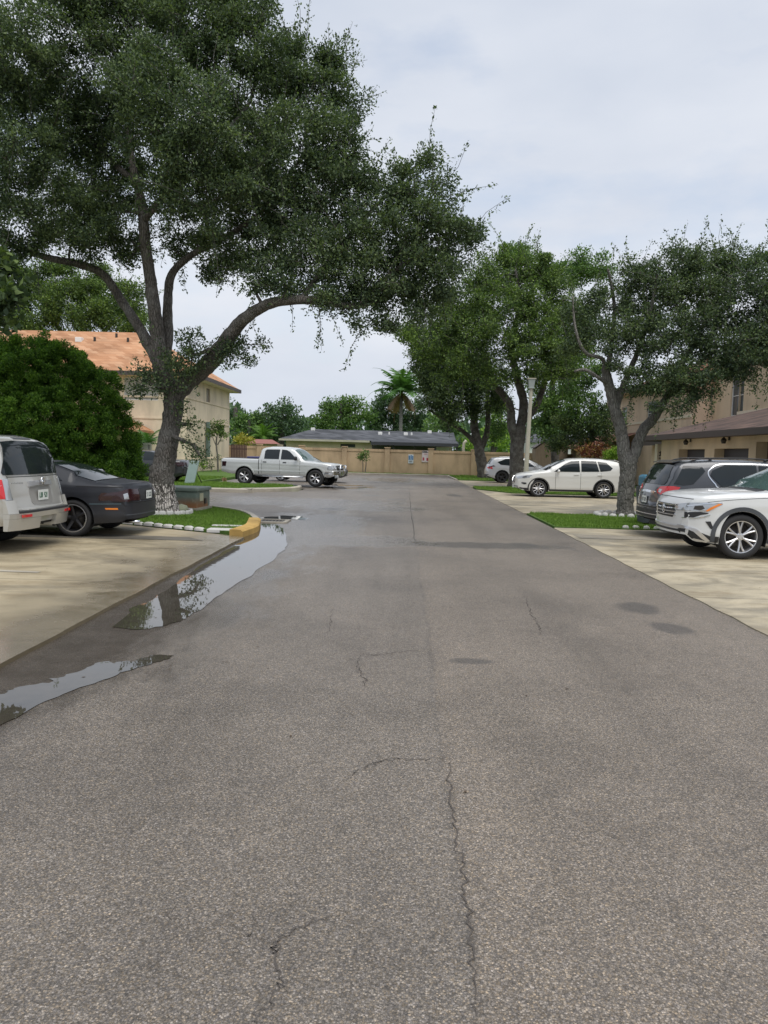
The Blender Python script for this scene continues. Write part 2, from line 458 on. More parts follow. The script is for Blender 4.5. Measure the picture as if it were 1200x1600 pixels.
def rot_about(v, a, c):
    v = np.array(v, float); co, si = math.cos(a), math.sin(a)
    x = v[:, 0] - c[0]; y = v[:, 1] - c[1]
    v[:, 0] = c[0] + co * x - si * y; v[:, 1] = c[1] + si * x + co * y
    return v

def setp(o, label=None, cat=None, group=None, kind=None):
    if label: o['label'] = label
    if cat: o['category'] = cat
    if group: o['group'] = group
    if kind: o['kind'] = kind
    return o
def empty(name, loc, label, cat, rotz=0, group=None):
    o = bpy.data.objects.new(name, None); COL.objects.link(o)
    o.location = loc; o.rotation_euler = (0, 0, rotz); o.empty_display_size = .3
    return setp(o, label, cat, group)
def part(name, mb, mat, parent=None, smooth=False, label=None, shift=None):
    """one mesh object; shift = base of the thing when the verts are in world space"""
    if shift is not None: mb.v = [v - np.array(shift) for v in mb.v]
    me = mb.data(name, mat, smooth) if isinstance(mb, MB) else mb
    o = bpy.data.objects.new(name, me); COL.objects.link(o)
    if parent: o.parent = parent
    if label: o['label'] = label
    return o
def struct(name, mb, mat, smooth=False, kind='structure'):
    o = part(name, mb, mat, smooth=smooth); o['kind'] = kind
    return o
def single(name, mb, mat, label, cat, loc=None, group=None, smooth=False):
    o = part(name, mb, mat, smooth=smooth)
    if loc is not None: o.location = loc
    return setp(o, label, cat, group)
def copy_tree(o, parent=None):
    c = o.copy(); COL.objects.link(c)
    if parent: c.parent = parent
    for ch in list(o.children): copy_tree(ch, c)
    return c

def leaves_mesh(name, pos, nrm_bias, size, mat, aspect=.5, parent=None, up=.35, shift=None, jitter=.35):
    """n leaf quads at pos (n x 3); nrm_bias: n x 3 outward directions"""
    n = len(pos)
    pos = np.asarray(pos, float)
    if shift is not None: pos = pos - np.array(shift)
    d = rng.normal(0, 1, (n, 3)); d /= np.linalg.norm(d, axis=1)[:, None]
    ax = d + .7 * nrm_bias; ax[:, 2] += up * .3
    ax /= np.linalg.norm(ax, axis=1)[:, None] + 1e-9            # leaf length direction
    nn = rng.normal(0, .8, (n, 3)); nn[:, 2] += up * 2
    sd = np.cross(ax, nn); sd /= np.linalg.norm(sd, axis=1)[:, None] + 1e-9
    nr = np.cross(sd, ax)
    ln = (size * (1 + rng.normal(0, jitter * .6, n)).clip(.5, 1.7))[:, None]
    w = ln * aspect * .5
    v = np.empty((n, 4, 3))
    v[:, 0] = pos; v[:, 1] = pos + ax * ln * .5 + sd * w + nr * ln * .08; v[:, 2] = pos + ax * ln; v[:, 3] = pos + ax * ln * .5 - sd * w + nr * ln * .08
    me = bpy.data.meshes.new(name)
    me.vertices.add(n * 4); me.loops.add(n * 4); me.polygons.add(n)
    me.vertices.foreach_set('co', v.reshape(-1))
    me.loops.foreach_set('vertex_index', np.arange(n * 4, dtype=np.int32))
    me.polygons.foreach_set('loop_start', np.arange(0, n * 4, 4, dtype=np.int32))
    try: me.polygons.foreach_set('loop_total', np.full(n, 4, dtype=np.int32))
    except Exception: pass
    a = me.attributes.new('rnd', 'FLOAT', 'FACE')
    a.data.foreach_set('value', rng.random(n).astype(np.float32))
    me.materials.append(mat)
    me.update(calc_edges=True)
    o = bpy.data.objects.new(name, me); COL.objects.link(o)
    if parent: o.parent = parent
    return o

# ------------------------------------------------------------------ ground, roads, lawns
def sheet(name, poly, z, mat, thick=0.0, kind='structure', cell=None):
    mb = MB()
    poly = [(p[0], p[1], z) for p in poly]
    if thick: mb.prism([(p[0], p[1], z - thick) for p in poly], (0, 0, thick))
    else: mb.add(poly, [tuple(range(len(poly)))])
    return struct(name, mb, mat)
sheet('ground', [(-900, -300), (900, -300), (900, 1500), (-900, 1500)], -.06, M['turf'])
# asphalt: road, its crossing on the left, the turning area at the far end
sheet('road', [(-3.6, -8), (3.56, -8), (3.56, 61.3), (-9.6, 61.3), (-9.6, 34.5), (-4.4, 33.8), (-4.4, 31.2), (-8, 29.2), (-60, 29.2), (-60, 21.7), (-6, 21.2), (-3.6, 18)], 0.0, M['asphalt'])

M['conc_left'] = mk_concrete('driveway_concrete', (.41, .345, .235), joints=[(1, 8.9), (1, 12.9), (0, -8.2)], wetx=-4.35)
M['conc_right'] = mk_concrete('driveway_concrete_right', (.45, .39, .285), stain=1.25, joints=[(1, 9.15), (1, 12.2), (1, 15.2), (0, 7.6), (1, 27.5)], wetx=None)
M['kerb'] = mk_concrete('kerb_concrete', (.44, .40, .33), stain=.6)
M['kerb_yellow'] = mk_stucco('yellow_kerb_paint', (.62, .40, .13), .5)

def wavy(p, q, n, amp):
    a = np.linspace(0, 1, n)
    x = p[0] + (q[0] - p[0]) * a; y = p[1] + (q[1] - p[1]) * a
    w = rng.normal(0, amp, n); w = np.convolve(w, [.25, .5, .25], 'same'); w[0] = w[-1] = 0
    return [(x[i] + w[i], y[i]) for i in range(n)]
left_edge = wavy((-2.92, -8), (-2.96, 13.95), 90, .015)
sheet('driveway', left_edge + [(-3.35, 14.25), (-5.8, 15.6), (-7.2, 16.2), (-30, 16.2), (-30, -8)], .035, M['conc_left'], .1)
r1 = wavy((3.52, -8), (3.55, 17.7), 110, .02)
sheet('driveway', r1[::-1] + [(13, -8), (13, 17.9), (3.6, 17.9)], .012, M['conc_right'], .08)
sheet('driveway', [(3.56, 22.3), (11.6, 22.3), (11.6, 34.2), (4.9, 34.2), (3.56, 37.3)], .012, M['conc_right'], .08)
sheet('driveway', [(3.56, 40.6), (13.5, 40.6), (13.5, 50.5), (3.56, 50.5)], .012, M['conc_right'], .08)
sheet('concrete_strip', [(-9.5, 9.55), (-4.6, 9.35), (-4.6, 9.45), (-9.5, 9.8)], .041, M['kerb'])
sheet('pavement_patch', wavy((-7.5, 12.95), (-3.5, 13.2), 30, .03) + wavy((-3.9, 13.65), (-8.2, 13.9), 30, .03), .041, mk_concrete('dark_patch', (.17, .155, .13)))
sheet('pavement_patch', wavy((3.68, 15.6), (11, 15.7), 30, .03) + wavy((11, 16.6), (3.68, 16.35), 30, .05), .018, mk_concrete('dark_patch_right', (.30, .265, .21)))
# footpath piece behind the cars on the left and in front of the tan house
sheet('path', [(-30, 45.2), (-17.2, 45.2), (-17.2, 46.3), (-30, 46.3)], .11, M['kerb'], .1)

island = [(-3.3, 14.35)] + [(-3.10, 14.6), (-3.12, 15.6), (-3.3, 16.8), (-3.55, 17.9), (-4.1, 19.2), (-4.9, 20.2), (-6.0, 20.9), (-8, 21.3), (-22, 21.5), (-22, 16.3), (-7.2, 16.3), (-5.8, 15.7)]
lawn_left = [(-60, 29.45), (-8, 29.45), (-6.4, 30.0), (-5.1, 31.2), (-4.65, 32.4), (-4.7, 33.5), (-9.7, 34.7), (-9.7, 61), (-60, 61)]
strip1 = [(3.62, 18.0), (10.9, 18.0), (10.9, 22.1), (3.62, 22.1)]
strip2 = [(3.62, 37.5), (4.95, 34.4), (10.5, 34.4), (10.5, 40.4), (3.7, 40.4)]
strip3 = [(3.7, 50.7), (13, 50.7), (13, 61.8), (3.7, 61.8)]
strip4 = [(-9.4, 59.6), (3.6, 59.6), (3.6, 61.85), (-9.4, 61.85)]
for pl, z in ((island, .09), (lawn_left, .13), (strip1, .03), (strip2, .05), (strip3, .06), (strip4, .05)):
    sheet('lawn', pl, z, M['turf'], .16)

def poly_sample(poly, n):
    p = np.array(poly); lo = p.min(0); hi = p.max(0)
    out = np.empty((0, 2))
    while len(out) < n:
        q = lo + rng.random((n * 2, 2)) * (hi - lo)
        ins = np.zeros(len(q), bool)
        for i in range(len(p)):
            a = p[i]; b_ = p[(i + 1) % len(p)]
            c = ((a[1] > q[:, 1]) != (b_[1] > q[:, 1])) & (q[:, 0] < (b_[0] - a[0]) * (q[:, 1] - a[1]) / (b_[1] - a[1] + 1e-12) + a[0])
            ins ^= c
        out = np.vstack([out, q[ins]])
    return out[:n]
def grass(name, poly, z, n, h, w=.012):
    q = poly_sample(poly, n)
    pos = np.c_[q, np.full(n, z)]
    d = rng.normal(0, .45, (n, 3)); d[:, 2] = 1; d /= np.linalg.norm(d, axis=1)[:, None]
    patch = .6 + .8 * (np.sin(q[:, 0] * 3.1 + 2 * np.sin(q[:, 1] * 1.7)) * np.sin(q[:, 1] * 2.3 + q[:, 0]) * .5 + .5)
    hh = (h * rng.uniform(.5, 1.3, n) * patch)[:, None]
    a = rng.random(n) * 2 * math.pi
    sd = np.c_[np.cos(a), np.sin(a), np.zeros(n)] * w * .5
    v = np.empty((n, 3, 3)); v[:, 0] = pos - sd; v[:, 1] = pos + sd; v[:, 2] = pos + d * hh
    me = bpy.data.meshes.new(name)
    me.vertices.add(n * 3); me.loops.add(n * 3); me.polygons.add(n)
    me.vertices.foreach_set('co', v.reshape(-1)); me.loops.foreach_set('vertex_index', np.arange(n * 3, dtype=np.int32))
    me.polygons.foreach_set('loop_start', np.arange(0, n * 3, 3, dtype=np.int32))
    try: me.polygons.foreach_set('loop_total', np.full(n, 3, dtype=np.int32))
    except Exception: pass
    at = me.attributes.new('rnd', 'FLOAT', 'FACE'); at.data.foreach_set('value', rng.random(n).astype(np.float32))
    me.materials.append(M['grass']); me.update(calc_edges=True)
    o = bpy.data.objects.new(name, me); COL.objects.link(o); o['kind'] = 'stuff'; o['category'] = 'grass'
    o['label'] = 'short green grass on the lawns beside the road'
    return o
grass('grass', [(-3.35, 14.5), (-3.2, 15.6), (-3.4, 16.8), (-3.65, 17.9), (-4.2, 19.1), (-5, 20.1), (-6.0, 20.8), (-9, 21.2), (-9, 16.4), (-7.2, 16.4), (-5.8, 15.8)], .09, 60000, .05, .014)
grass('grass', [(3.66, 18.05), (10.8, 18.05), (10.8, 22.05), (3.66, 22.05)], .03, 60000, .065, .016)
grass('grass', strip2, .05, 14000, .07, .03)
grass('grass', [(-16, 29.6), (-8, 29.6), (-6.4, 30.15), (-5.2, 31.3), (-4.8, 32.4), (-4.9, 33.4), (-9.9, 34.8), (-9.9, 42), (-16, 42)], .13, 70000, .09, .03)
grass('grass', strip3, .06, 9000, .09, .04)
grass('grass', strip4, .05, 9000, .09, .05)

def kerb(poly, w, h, mat, name='kerb', z=0):
    """rounded kerb along a polyline; w is the width to the left of the walking direction"""
    p = np.array(poly, float)
    t = np.gradient(p, axis=0); t /= np.linalg.norm(t, axis=1)[:, None]
    nr = np.c_[-t[:, 1], t[:, 0]]
    prof = [(0, -.05), (0, h * .75), (w * .15, h * .95), (w * .4, h), (w, h), (w, -.05)]
    mb = MB(); vs = []
    for i in range(len(p)):
        for a, b_ in prof: vs.append((p[i, 0] + nr[i, 0] * a, p[i, 1] + nr[i, 1] * a, z + b_))
    k = len(prof); f = []
    for i in range(len(p) - 1):
        for j in range(k - 1): f.append((i * k + j, i * k + k + j, i * k + k + j + 1, i * k + j + 1))
    f += [tuple(range(k)), tuple(range((len(p) - 1) * k + k - 1, (len(p) - 1) * k - 1, -1))]
    mb.add(vs, f)
    return struct(name, mb, mat, smooth=False)
def spline(pts, n):
    pts = np.array(pts, float); m = len(pts)
    out = []
    for i in range(m - 1):
        p0 = pts[max(i - 1, 0)]; p1 = pts[i]; p2 = pts[i + 1]; p3 = pts[min(i + 2, m - 1)]
        for k in range(n):
            t = k / n
            out.append(.5 * ((2 * p1) + (-p0 + p2) * t + (2 * p0 - 5 * p1 + 4 * p2 - p3) * t * t + (-p0 + 3 * p1 - 3 * p2 + p3) * t ** 3))
    out.append(pts[-1])
    return np.array(out)
isl = spline([(-3.02, 14.15), (-2.95, 15.2), (-3.05, 16.0), (-3.2, 16.9)], 6)
kerb(isl, .26, .15, M['kerb_yellow'], 'painted_kerb')
kerb(spline([(-3.21, 16.92), (-3.45, 17.8), (-3.95, 19.1), (-4.8, 20.25), (-6.0, 21.0), (-8, 21.4), (-22, 21.6)], 6), .16, .12, M['kerb'])
kerb(spline([(-30, 29.3), (-8, 29.3), (-6.3, 29.8), (-4.95, 31.1), (-4.5, 32.4), (-4.55, 33.6)], 6), .16, .16, M['kerb'])
kerb([(3.55, 61.0), (3.55, 55), (3.62, 50.8)], -.15, .10, M['kerb'])
kerb([(-9.3, 59.5), (3.4, 59.5)], .14, .12, M['kerb'])

# standing water along the low left edge of the road
def mk_water():
    b = NB('puddle_water')
    n = b.noise(1.2, 4, vec=b.map((1.0, .6, 1)))
    c = b.mix(b.noise(9, 4), (.035, .031, .025), (.075, .066, .052))
    b.pbr(c, .015, ior=1.5, spec=.65, normal=b.bump(b.noise(5, 2), .012, .02))
    return b.m
M['water'] = mk_water()
def jag(pts, n, amp):
    q = spline(pts, n); w = rng.normal(0, amp, q.shape); w[1:-1] = (w[:-2] + 2 * w[1:-1] + w[2:]) / 4
    return [tuple(a) for a in q + w]
def pool(pl):
    n = len(pl); r = delaunay_2d_cdt([Vector(p) for p in pl], [(i, (i + 1) % n) for i in range(n)], [tuple(range(n))], 1, 1e-5)
    mb = MB(); mb.add([(v.x, v.y, .0045) for v in r[0]], [tuple(f) for f in r[2]])
    struct('puddle_water', mb, M['water'])
pool(jag([(-2.62, 6.75), (-2.3, 6.72), (-2.12, 7.1), (-2.08, 7.5), (-2.03, 9.0), (-1.96, 11.5), (-2.05, 13.2), (-2.3, 14.8), (-2.6, 16.2), (-2.95, 17.2), (-3.1, 17.6)], 14, .022) + [(-3.6, 17.6), (-3.6, 14.2)] + jag([(-2.93, 13.9), (-2.88, 12.0), (-2.86, 10.2), (-2.72, 8.6), (-2.74, 7.4)], 10, .03))
pool(jag([(-2.45, 3.0), (-2.36, 3.8), (-2.27, 4.7), (-2.05, 5.3), (-1.84, 5.72), (-1.80, 5.86), (-1.90, 5.88)], 14, .016) + jag([(-1.98, 5.82), (-2.15, 5.62), (-2.25, 5.66), (-2.36, 5.35), (-2.5, 5.05), (-2.62, 4.85), (-2.7, 4.4), (-2.75, 3.6), (-2.7, 3.0)], 14, .03))
for c, rx, ry in (((-3.4, 35.3), 1.3, .45), ((-2.2, 36.6), .9, .35), ((-3.0, 38.4), 1.5, .5), ((-2.9, 18.7), .55, .5)):
    mb = MB(); a = np.linspace(0, 2 * math.pi, 40, endpoint=False)
    rr = 1 + .22 * np.sin(3 * a + c[0]) + .12 * np.sin(7 * a + 1) + rng.normal(0, .03, 40)
    mb.add(np.c_[c[0] + rx * rr * np.cos(a), c[1] + ry * rr * np.sin(a), np.full(40, .0045)], [tuple(range(40))])
    struct('puddle_water', mb, M['water'])

# cracks in the asphalt
M['crack'] = simple('crack_dark', (.075, .065, .058), .9)
def crack(pix, w=.008):
    w *= .72
    q = np.array([G(*p)[:2] for p in pix])
    q = spline(q, 9)
    q[1:-1] += rng.normal(0, .012, q[1:-1].shape)
    mb = MB(); vs = []
    t = np.gradient(q, axis=0); t /= np.linalg.norm(t, axis=1)[:, None] + 1e-9
    nr = np.c_[-t[:, 1], t[:, 0]]
    n = len(q)
    ww = w * (.25 + rng.random(n)) * np.sin(np.linspace(.15, math.pi - .15, n)) ** .6
    for i in range(n):
        vs += [(*(q[i] + nr[i] * ww[i] * .5), .004), (*(q[i] - nr[i] * ww[i] * .5), .004)]
    mb.add(vs, [(2 * i, 2 * i + 2, 2 * i + 3, 2 * i + 1) for i in range(n - 1)])
    struct('road_crack', mb, M['crack'])
crack([(820, 930), (826, 950), (834, 965), (843, 980), (848, 992)], .014)
crack([(566, 1020), (580, 1024), (600, 1023), (640, 1018), (678, 1017)], .010)
crack([(566, 1022), (560, 1040), (566, 1056), (574, 1078)], .012)
crack([(530, 1226), (560, 1205), (600, 1188), (650, 1187), (700, 1183)], .011)
crack([(705, 1190), (702, 1225), (710, 1290), (722, 1360), (728, 1430), (738, 1500), (745, 1590)], .012)
crack([(400, 1598), (425, 1560), (438, 1535), (430, 1490), (436, 1470), (470, 1450), (545, 1425)], .009)
crack([(436, 1470), (400, 1466), (385, 1462)], .005)
crack([(272, 1455), (266, 1420), (280, 1390)], .004)
crack([(520, 950), (517, 975), (512, 992)], .008)
crack([(650, 852), (642, 800), (640, 770)], .03)

def litter():
    n = 520
    x = np.concatenate([rng.normal(-1.9, 1.0, 240), rng.uniform(-3, 3.5, 60), rng.uniform(-9, -3.2, 120), rng.uniform(3.6, 8, 100)])
    y = np.concatenate([rng.uniform(5, 20, 240), rng.uniform(3, 30, 60), rng.uniform(7, 14, 120), rng.uniform(8, 22, 100)])
    z = np.where(x < -2.95, .046, np.where(x > 3.55, .034, .006))
    a = rng.random(n) * 6.28; s = rng.uniform(.006, .018, n) * (1 + y * .02)
    v = np.empty((n, 4, 3))
    for k, (u, w) in enumerate(((-1, 0), (0, -.4), (1, 0), (0, .4))):
        v[:, k, 0] = x + s * (u * np.cos(a) - w * np.sin(a)); v[:, k, 1] = y + s * (u * np.sin(a) + w * np.cos(a)); v[:, k, 2] = z + (abs(w) * .004)
    mb = MB(); mb.add(v.reshape(-1, 3), [(4 * i, 4 * i + 1, 4 * i + 2, 4 * i + 3) for i in range(n)])
    o = struct('leaf_litter', mb, simple('litter_brown', (.075, .05, .03), .8, var=.5, vscale=3), kind='stuff')
    o['label'] = 'scattered dry brown leaves and twigs on the road and concrete'; o['category'] = 'leaf litter'
litter()

# ------------------------------------------------------------------ trees
def limb_tube(mb, pts, radii, k=14, n=7, rough=.05):
    p = spline(pts, n); m = len(p)
    r = np.interp(np.linspace(0, len(pts) - 1, m), np.arange(len(pts)), radii)
    mb.tube(p, r, k, jit=rough)
    return p, r
def grow(name, label, base, limbs, blobs, mat_leaf, mat_bark, leaf=.09, per=230, dens=1.0, clump=.48, px=True,
         group=None, cat='tree', twig=.012, aspect=.5, sprigs=0, under=.8, min_r=.3, k=14, label_crown=None, br_k=5):
    """limbs: list of [(px,py,Y,r_m),...] ; blobs: (px,py,Y,r_px[,squash]) ; crown of leaf clumps tied to the limbs by boughs"""
    root = empty(name, base, label, cat, group=group)
    mb = MB(); sk = []
    for lb in limbs:
        pts = [P(a[0], a[1], a[2]) if px else a[:3] for a in lb]
        rad = [a[3] for a in lb]
        p, r = limb_tube(mb, pts, rad, k=max(6, int(k * min(1, rad[0] / .2 + .3))))
        sk += [(*q, rr) for q, rr in zip(p[len(p) // 3:], r[len(p) // 3:])]
    sk = np.array(sk)
    cl = []; cr = []; cb = []
    for bi, b in enumerate(blobs):
        c = np.array(P(b[0], b[1], b[2]) if px else b[:3]); rad = b[3] / FOC * b[2] if px else b[3]
        sq = b[4] if len(b) > 4 else 1.0
        n = max(1, int(dens * 3.4 * (rad / clump) ** 2))
        d = rng.normal(0, 1, (n, 3)); d /= np.linalg.norm(d, axis=1)[:, None]
        rr = rad * (1 - clump / max(rad, clump) * .35) * rng.random(n)[:, None] ** .38
        q = c + d * rr * np.array([1, 1, sq])
        cl.append(q); cr.append(d); cb += [rad] * n
    cl = np.vstack(cl); cr = np.vstack(cr); cb = np.array(cb)
    # boughs: every clump grows from the nearest wood already there
    dist = np.sqrt(((cl[:, None] - sk[None, :, :3]) ** 2).sum(2)).min(1)
    order = np.argsort(dist)
    nodes = [tuple(v[:3]) for v in sk[::2]]; nr_ = [min(v[3] * .55, .10) for v in sk[::2]]
    nodes = np.array(nodes); nrad = np.array(nr_)
    for i in order:
        q = cl[i]
        dd = ((nodes - q) ** 2).sum(1); dd += (nodes[:, 2] > q[2] + .3) * .6
        j = int(dd.argmin()); a = nodes[j]; ra = max(nrad[j] * .72, twig)
        mid = (a + q) / 2 + rng.normal(0, .10, 3) * np.linalg.norm(q - a) * .8
        mb.tube([a, mid, q], [ra, ra * .8, max(ra * .5, twig * .6)], br_k, caps=False)
        nodes = np.vstack([nodes, q]); nrad = np.append(nrad, ra * .8)
    # leaves
    nl = np.maximum(8, (per * rng.uniform(.55, 1.35, len(cl))).astype(int))
    tot = int(nl.sum())
    idx = np.repeat(np.arange(len(cl)), nl)
    d = rng.normal(0, 1, (tot, 3)); d /= np.linalg.norm(d, axis=1)[:, None]
    cs = clump * rng.uniform(.65, 1.3, len(cl))
    cs3 = np.c_[cs, cs, cs * rng.uniform(.5, .9, len(cl))]
    pos = cl[idx] + d * cs3[idx] * (rng.random(tot)[:, None] ** .5)
    nb = d * .6 + cr[idx] * .4
    if sprigs:                                         # thin shoots that break the outline
        far = np.where(rng.random(len(cl)) < sprigs)[0]
        sp = []; sn = []
        for i in far:
            dr = cr[i] + np.array([0, 0, .55]) + rng.normal(0, .3, 3)
            if cr[i][2] < -.5: dr = np.array([rng.normal(0, .15), rng.normal(0, .15), -1.0])
            dr /= np.linalg.norm(dr); ln = clump * rng.uniform(1.5, 3.4)
            end = cl[i] + dr * ln + rng.normal(0, .06, 3)
            mb.tube([cl[i], (cl[i] + end) / 2 + rng.normal(0, .04, 3), end], [twig * .6, twig * .45, twig * .25], 3, caps=False)
            m = int(ln / leaf * 3.2); t = rng.random(m)[:, None]
            sp.append(cl[i] + (end - cl[i]) * t + rng.normal(0, leaf * .45, (m, 3))); sn.append(np.repeat(dr[None], m, 0))
        if sp: pos = np.vstack([pos] + sp); nb = np.vstack([nb] + sn)
    t = part('trunk', mb, mat_bark, root, smooth=True, shift=base)
    c = leaves_mesh('crown', pos, nb, leaf, mat_leaf, aspect, root, shift=base)
    return root

# large oak on the left: whitewashed foot, one long limb over the road
OY = 18.0
ob = tuple(np.array(G(256, 806)) * [1, 1, 0]); ob = (ob[0], OY, .09)
oak_limbs = [
    [(260, 815, OY, 0.412), (258, 796, OY, 0.333), (254, 772, OY, 0.305), (253, 745, OY, 0.305), (260, 705, OY, 0.246), (268, 660, OY, 0.218), (272, 625, OY, 0.238), (270, 600, OY, 0.238)],
    [(270, 622, OY, 0.216), (292, 598, OY, 0.211), (322, 572, OY - .2, 0.203), (345, 545, OY - .5, 0.194), (372, 508, OY - .9, 0.144), (402, 484, OY - 1.2, 0.122), (440, 470, OY - 1.5, 0.108), (500, 470, OY - 1.5, 0.09), (560, 478, OY - 1.2, 0.063), (620, 455, OY - 1, 0.045)],
    [(262, 610, OY, 0.234), (252, 570, OY, 0.216), (247, 535, OY, 0.171), (242, 490, OY, 0.153), (234, 430, OY + .1, 0.135), (226, 375, OY, 0.126), (222, 320, OY, 0.108), (208, 262, OY - .2, 0.081), (200, 180, OY, 0.054), (215, 80, OY, 0.0315)],
    [(256, 575, OY, 0.135), (262, 530, OY + .3, 0.126), (262, 480, OY + .6, 0.113), (268, 430, OY + .8, 0.099), (300, 398, OY + .9, 0.0765), (350, 372, OY + .5, 0.063), (420, 320, OY, 0.045), (480, 230, OY, 0.027)],
    [(250, 572, OY, 0.153), (222, 520, OY + .3, 0.126), (190, 470, OY + .5, 0.108), (160, 428, OY + .4, 0.0945), (120, 412, OY, 0.09), (84, 405, OY - .4, 0.0765), (40, 392, OY - .8, 0.063), (-10, 372, OY - 1, 0.045)],
    [(224, 345, OY, 0.09), (262, 300, OY - .5, 0.072), (320, 240, OY - .8, 0.054), (390, 160, OY - .6, 0.036), (400, 90, OY, 0.027)],
    [(214, 285, OY, 0.081), (160, 240, OY + .6, 0.063), (110, 170, OY + .8, 0.045), (60, 100, OY, 0.027)],
    [(470, 470, OY - 1.5, 0.072), (520, 400, OY - 1, 0.054), (580, 330, OY - .8, 0.045), (640, 270, OY - .8, 0.027), (670, 235, OY - .8, 0.018)],
    [(560, 478, OY - 1.2, 0.054), (620, 420, OY - 1.3, 0.045), (690, 390, OY - 1.3, 0.027), (735, 372, OY - 1.3, 0.018)]]
oak_blobs = [(40, 80, 16.3, 80), (120, 40, 17.3, 80), (190, 20, 18.3, 85), (270, 60, 17.3, 85), (340, 40, 17.3, 75), (385, 60, 16.8, 55), (430, 120, 17.3, 62), (480, 110, 17.7, 60), (528, 110, 17.9, 36), (455, 75, 17.9, 22), (20, 190, 16.3, 85),
    (100, 170, 18.3, 80), (170, 190, 19.3, 85), (240, 150, 16.3, 85), (310, 190, 15.8, 80), (380, 200, 19.3, 90), (430, 230, 16.8, 70), (505, 215, 17.3, 62), (548, 235, 17.7, 36), (530, 165, 17.8, 45),
    (20, 290, 16.3, 60), (90, 310, 20.3, 70), (140, 330, 17.3, 60), (180, 270, 18.8, 70), (260, 260, 16.3, 75), (330, 300, 16.3, 80), (300, 350, 19.3, 60), (400, 320, 18.8, 80), (470, 310, 17.3, 75), (535, 300, 17.3, 62), (575, 290, 16.9, 35),
    (640, 285, 16.9, 42), (668, 243, 16.9, 26), (690, 300, 16.9, 28), (600, 350, 16.8, 62), (660, 350, 16.8, 58), (708, 365, 16.6, 42), (738, 372, 16.6, 22), (690, 425, 16.6, 46), (640, 430, 16.8, 55),
    (560, 390, 16.9, 70), (490, 395, 16.9, 62), (420, 400, 16.8, 52), (350, 395, 17.9, 48), (400, 445, 16.7, 28), (450, 445, 16.6, 34), (510, 455, 16.5, 42), (570, 465, 16.7, 50), (625, 475, 16.8, 48), (600, 510, 16.8, 26), (560, 505, 16.6, 18), (682, 468, 16.9, 24),
    (190, 375, 18.3, 45), (130, 375, 17.9, 38), (60, 365, 17.3, 40), (10, 380, 16.9, 45), (320, 425, 18.3, 25), (-60, 200, 17.3, 90), (-50, 60, 17.3, 90), (-40, 330, 17.3, 60), (120, -50, 17.3, 90), (240, -70, 18.3, 100), (350, -50, 17.3, 80), (405, 5, 17.3, 30)]
oak_blobs += [(235, 590, 17.5, 22), (215, 612, 17.4, 10), (270, 575, 17.3, 30), (300, 560, 17.3, 24), (250, 610, 17.4, 12), (368, 545, 17.3, 24), (395, 560, 17.2, 14), (355, 570, 17.3, 10), (410, 538, 17.1, 9), (290, 640, 17.5, 8), (295, 665, 17.5, 9), (305, 695, 17.5, 8), (316, 712, 17.5, 6), (290, 530, 17.5, 16)]
grow('oak_tree', 'large spreading oak with a whitewashed trunk foot beside the green utility box', ob, oak_limbs, oak_blobs, M['oak_leaf'], M['bark'], leaf=.068, per=235, dens=1.3, clump=.35, sprigs=.6, aspect=.52)

# oak on the right in its ring of white stones
b2 = G(977, 809); TY = 21.9
grow('oak_tree', 'forked grey oak in the grass strip behind the two parked cars on the right', (b2[0], TY, .03),
     [[(976, 816, TY, .30), (977, 795, TY, .235), (978, 765, TY, .225), (982, 735, TY, .23), (984, 712, TY, .22)],
      [(980, 735, TY, .20), (975, 705, TY, .18), (970, 670, TY, .165), (962, 645, TY, .16), (955, 615, TY, .15), (948, 588, TY, .13), (946, 570, TY, .10)],
      [(984, 728, TY, .18), (994, 700, TY, .165), (1005, 672, TY, .15), (1020, 655, TY, .14), (1042, 620, TY - .2, .10), (1070, 560, TY - .4, .07), (1110, 490, TY, .05)],
      [(948, 590, TY, .075), (942, 562, TY - .2, .055), (918, 553, TY - .5, .05), (905, 535, TY - .6, .045), (897, 500, TY - .6, .03), (895, 462, TY - .6, .015)],
      [(950, 600, TY, .07), (935, 590, TY - .3, .05), (915, 578, TY - .5, .045), (898, 580, TY - .6, .03)],
      [(962, 640, TY, .10), (975, 600, TY, .09), (1000, 540, TY, .07), (1020, 470, TY, .05), (1030, 410, TY, .02)],
      [(948, 590, TY, .09), (955, 540, TY + .3, .07), (960, 480, TY + .5, .05), (950, 420, TY, .03)],
      [(1042, 620, TY - .2, .08), (1100, 580, TY - .6, .06), (1160, 540, TY - 1, .05), (1200, 500, TY - 1, .03)]],
     [(1040, 430, 22, 48), (1075, 400, 22, 30), (1020, 470, 22.5, 45), (985, 430, 22.4, 32), (960, 470, 22.5, 36), (925, 470, 22, 30), (900, 500, 21.8, 26), (1085, 455, 22, 50), (1130, 430, 22.5, 45), (1165, 410, 22, 34), (1190, 450, 21, 50), (1230, 430, 21, 50), (1140, 500, 21.5, 55),
      (1080, 520, 21.6, 52), (1020, 530, 21.6, 48), (970, 520, 22, 40), (930, 530, 21.6, 32), (895, 545, 21.8, 22), (1000, 590, 21.4, 34), (1045, 590, 21.2, 42), (1090, 590, 21.0, 40), (1120, 560, 21, 44), (1175, 540, 20.6, 48), (1220, 530, 20.6, 50), (1150, 590, 20.9, 26), (1060, 630, 21, 18), (1030, 632, 21, 12), (1250, 480, 21, 50), (1075, 635, 20.9, 10), (1180, 600, 20.6, 12), (960, 575, 21.6, 16)],
     M['oak_leaf'], M['bark_grey'], leaf=.074, per=190, dens=1.25, clump=.34, sprigs=.7, aspect=.52)

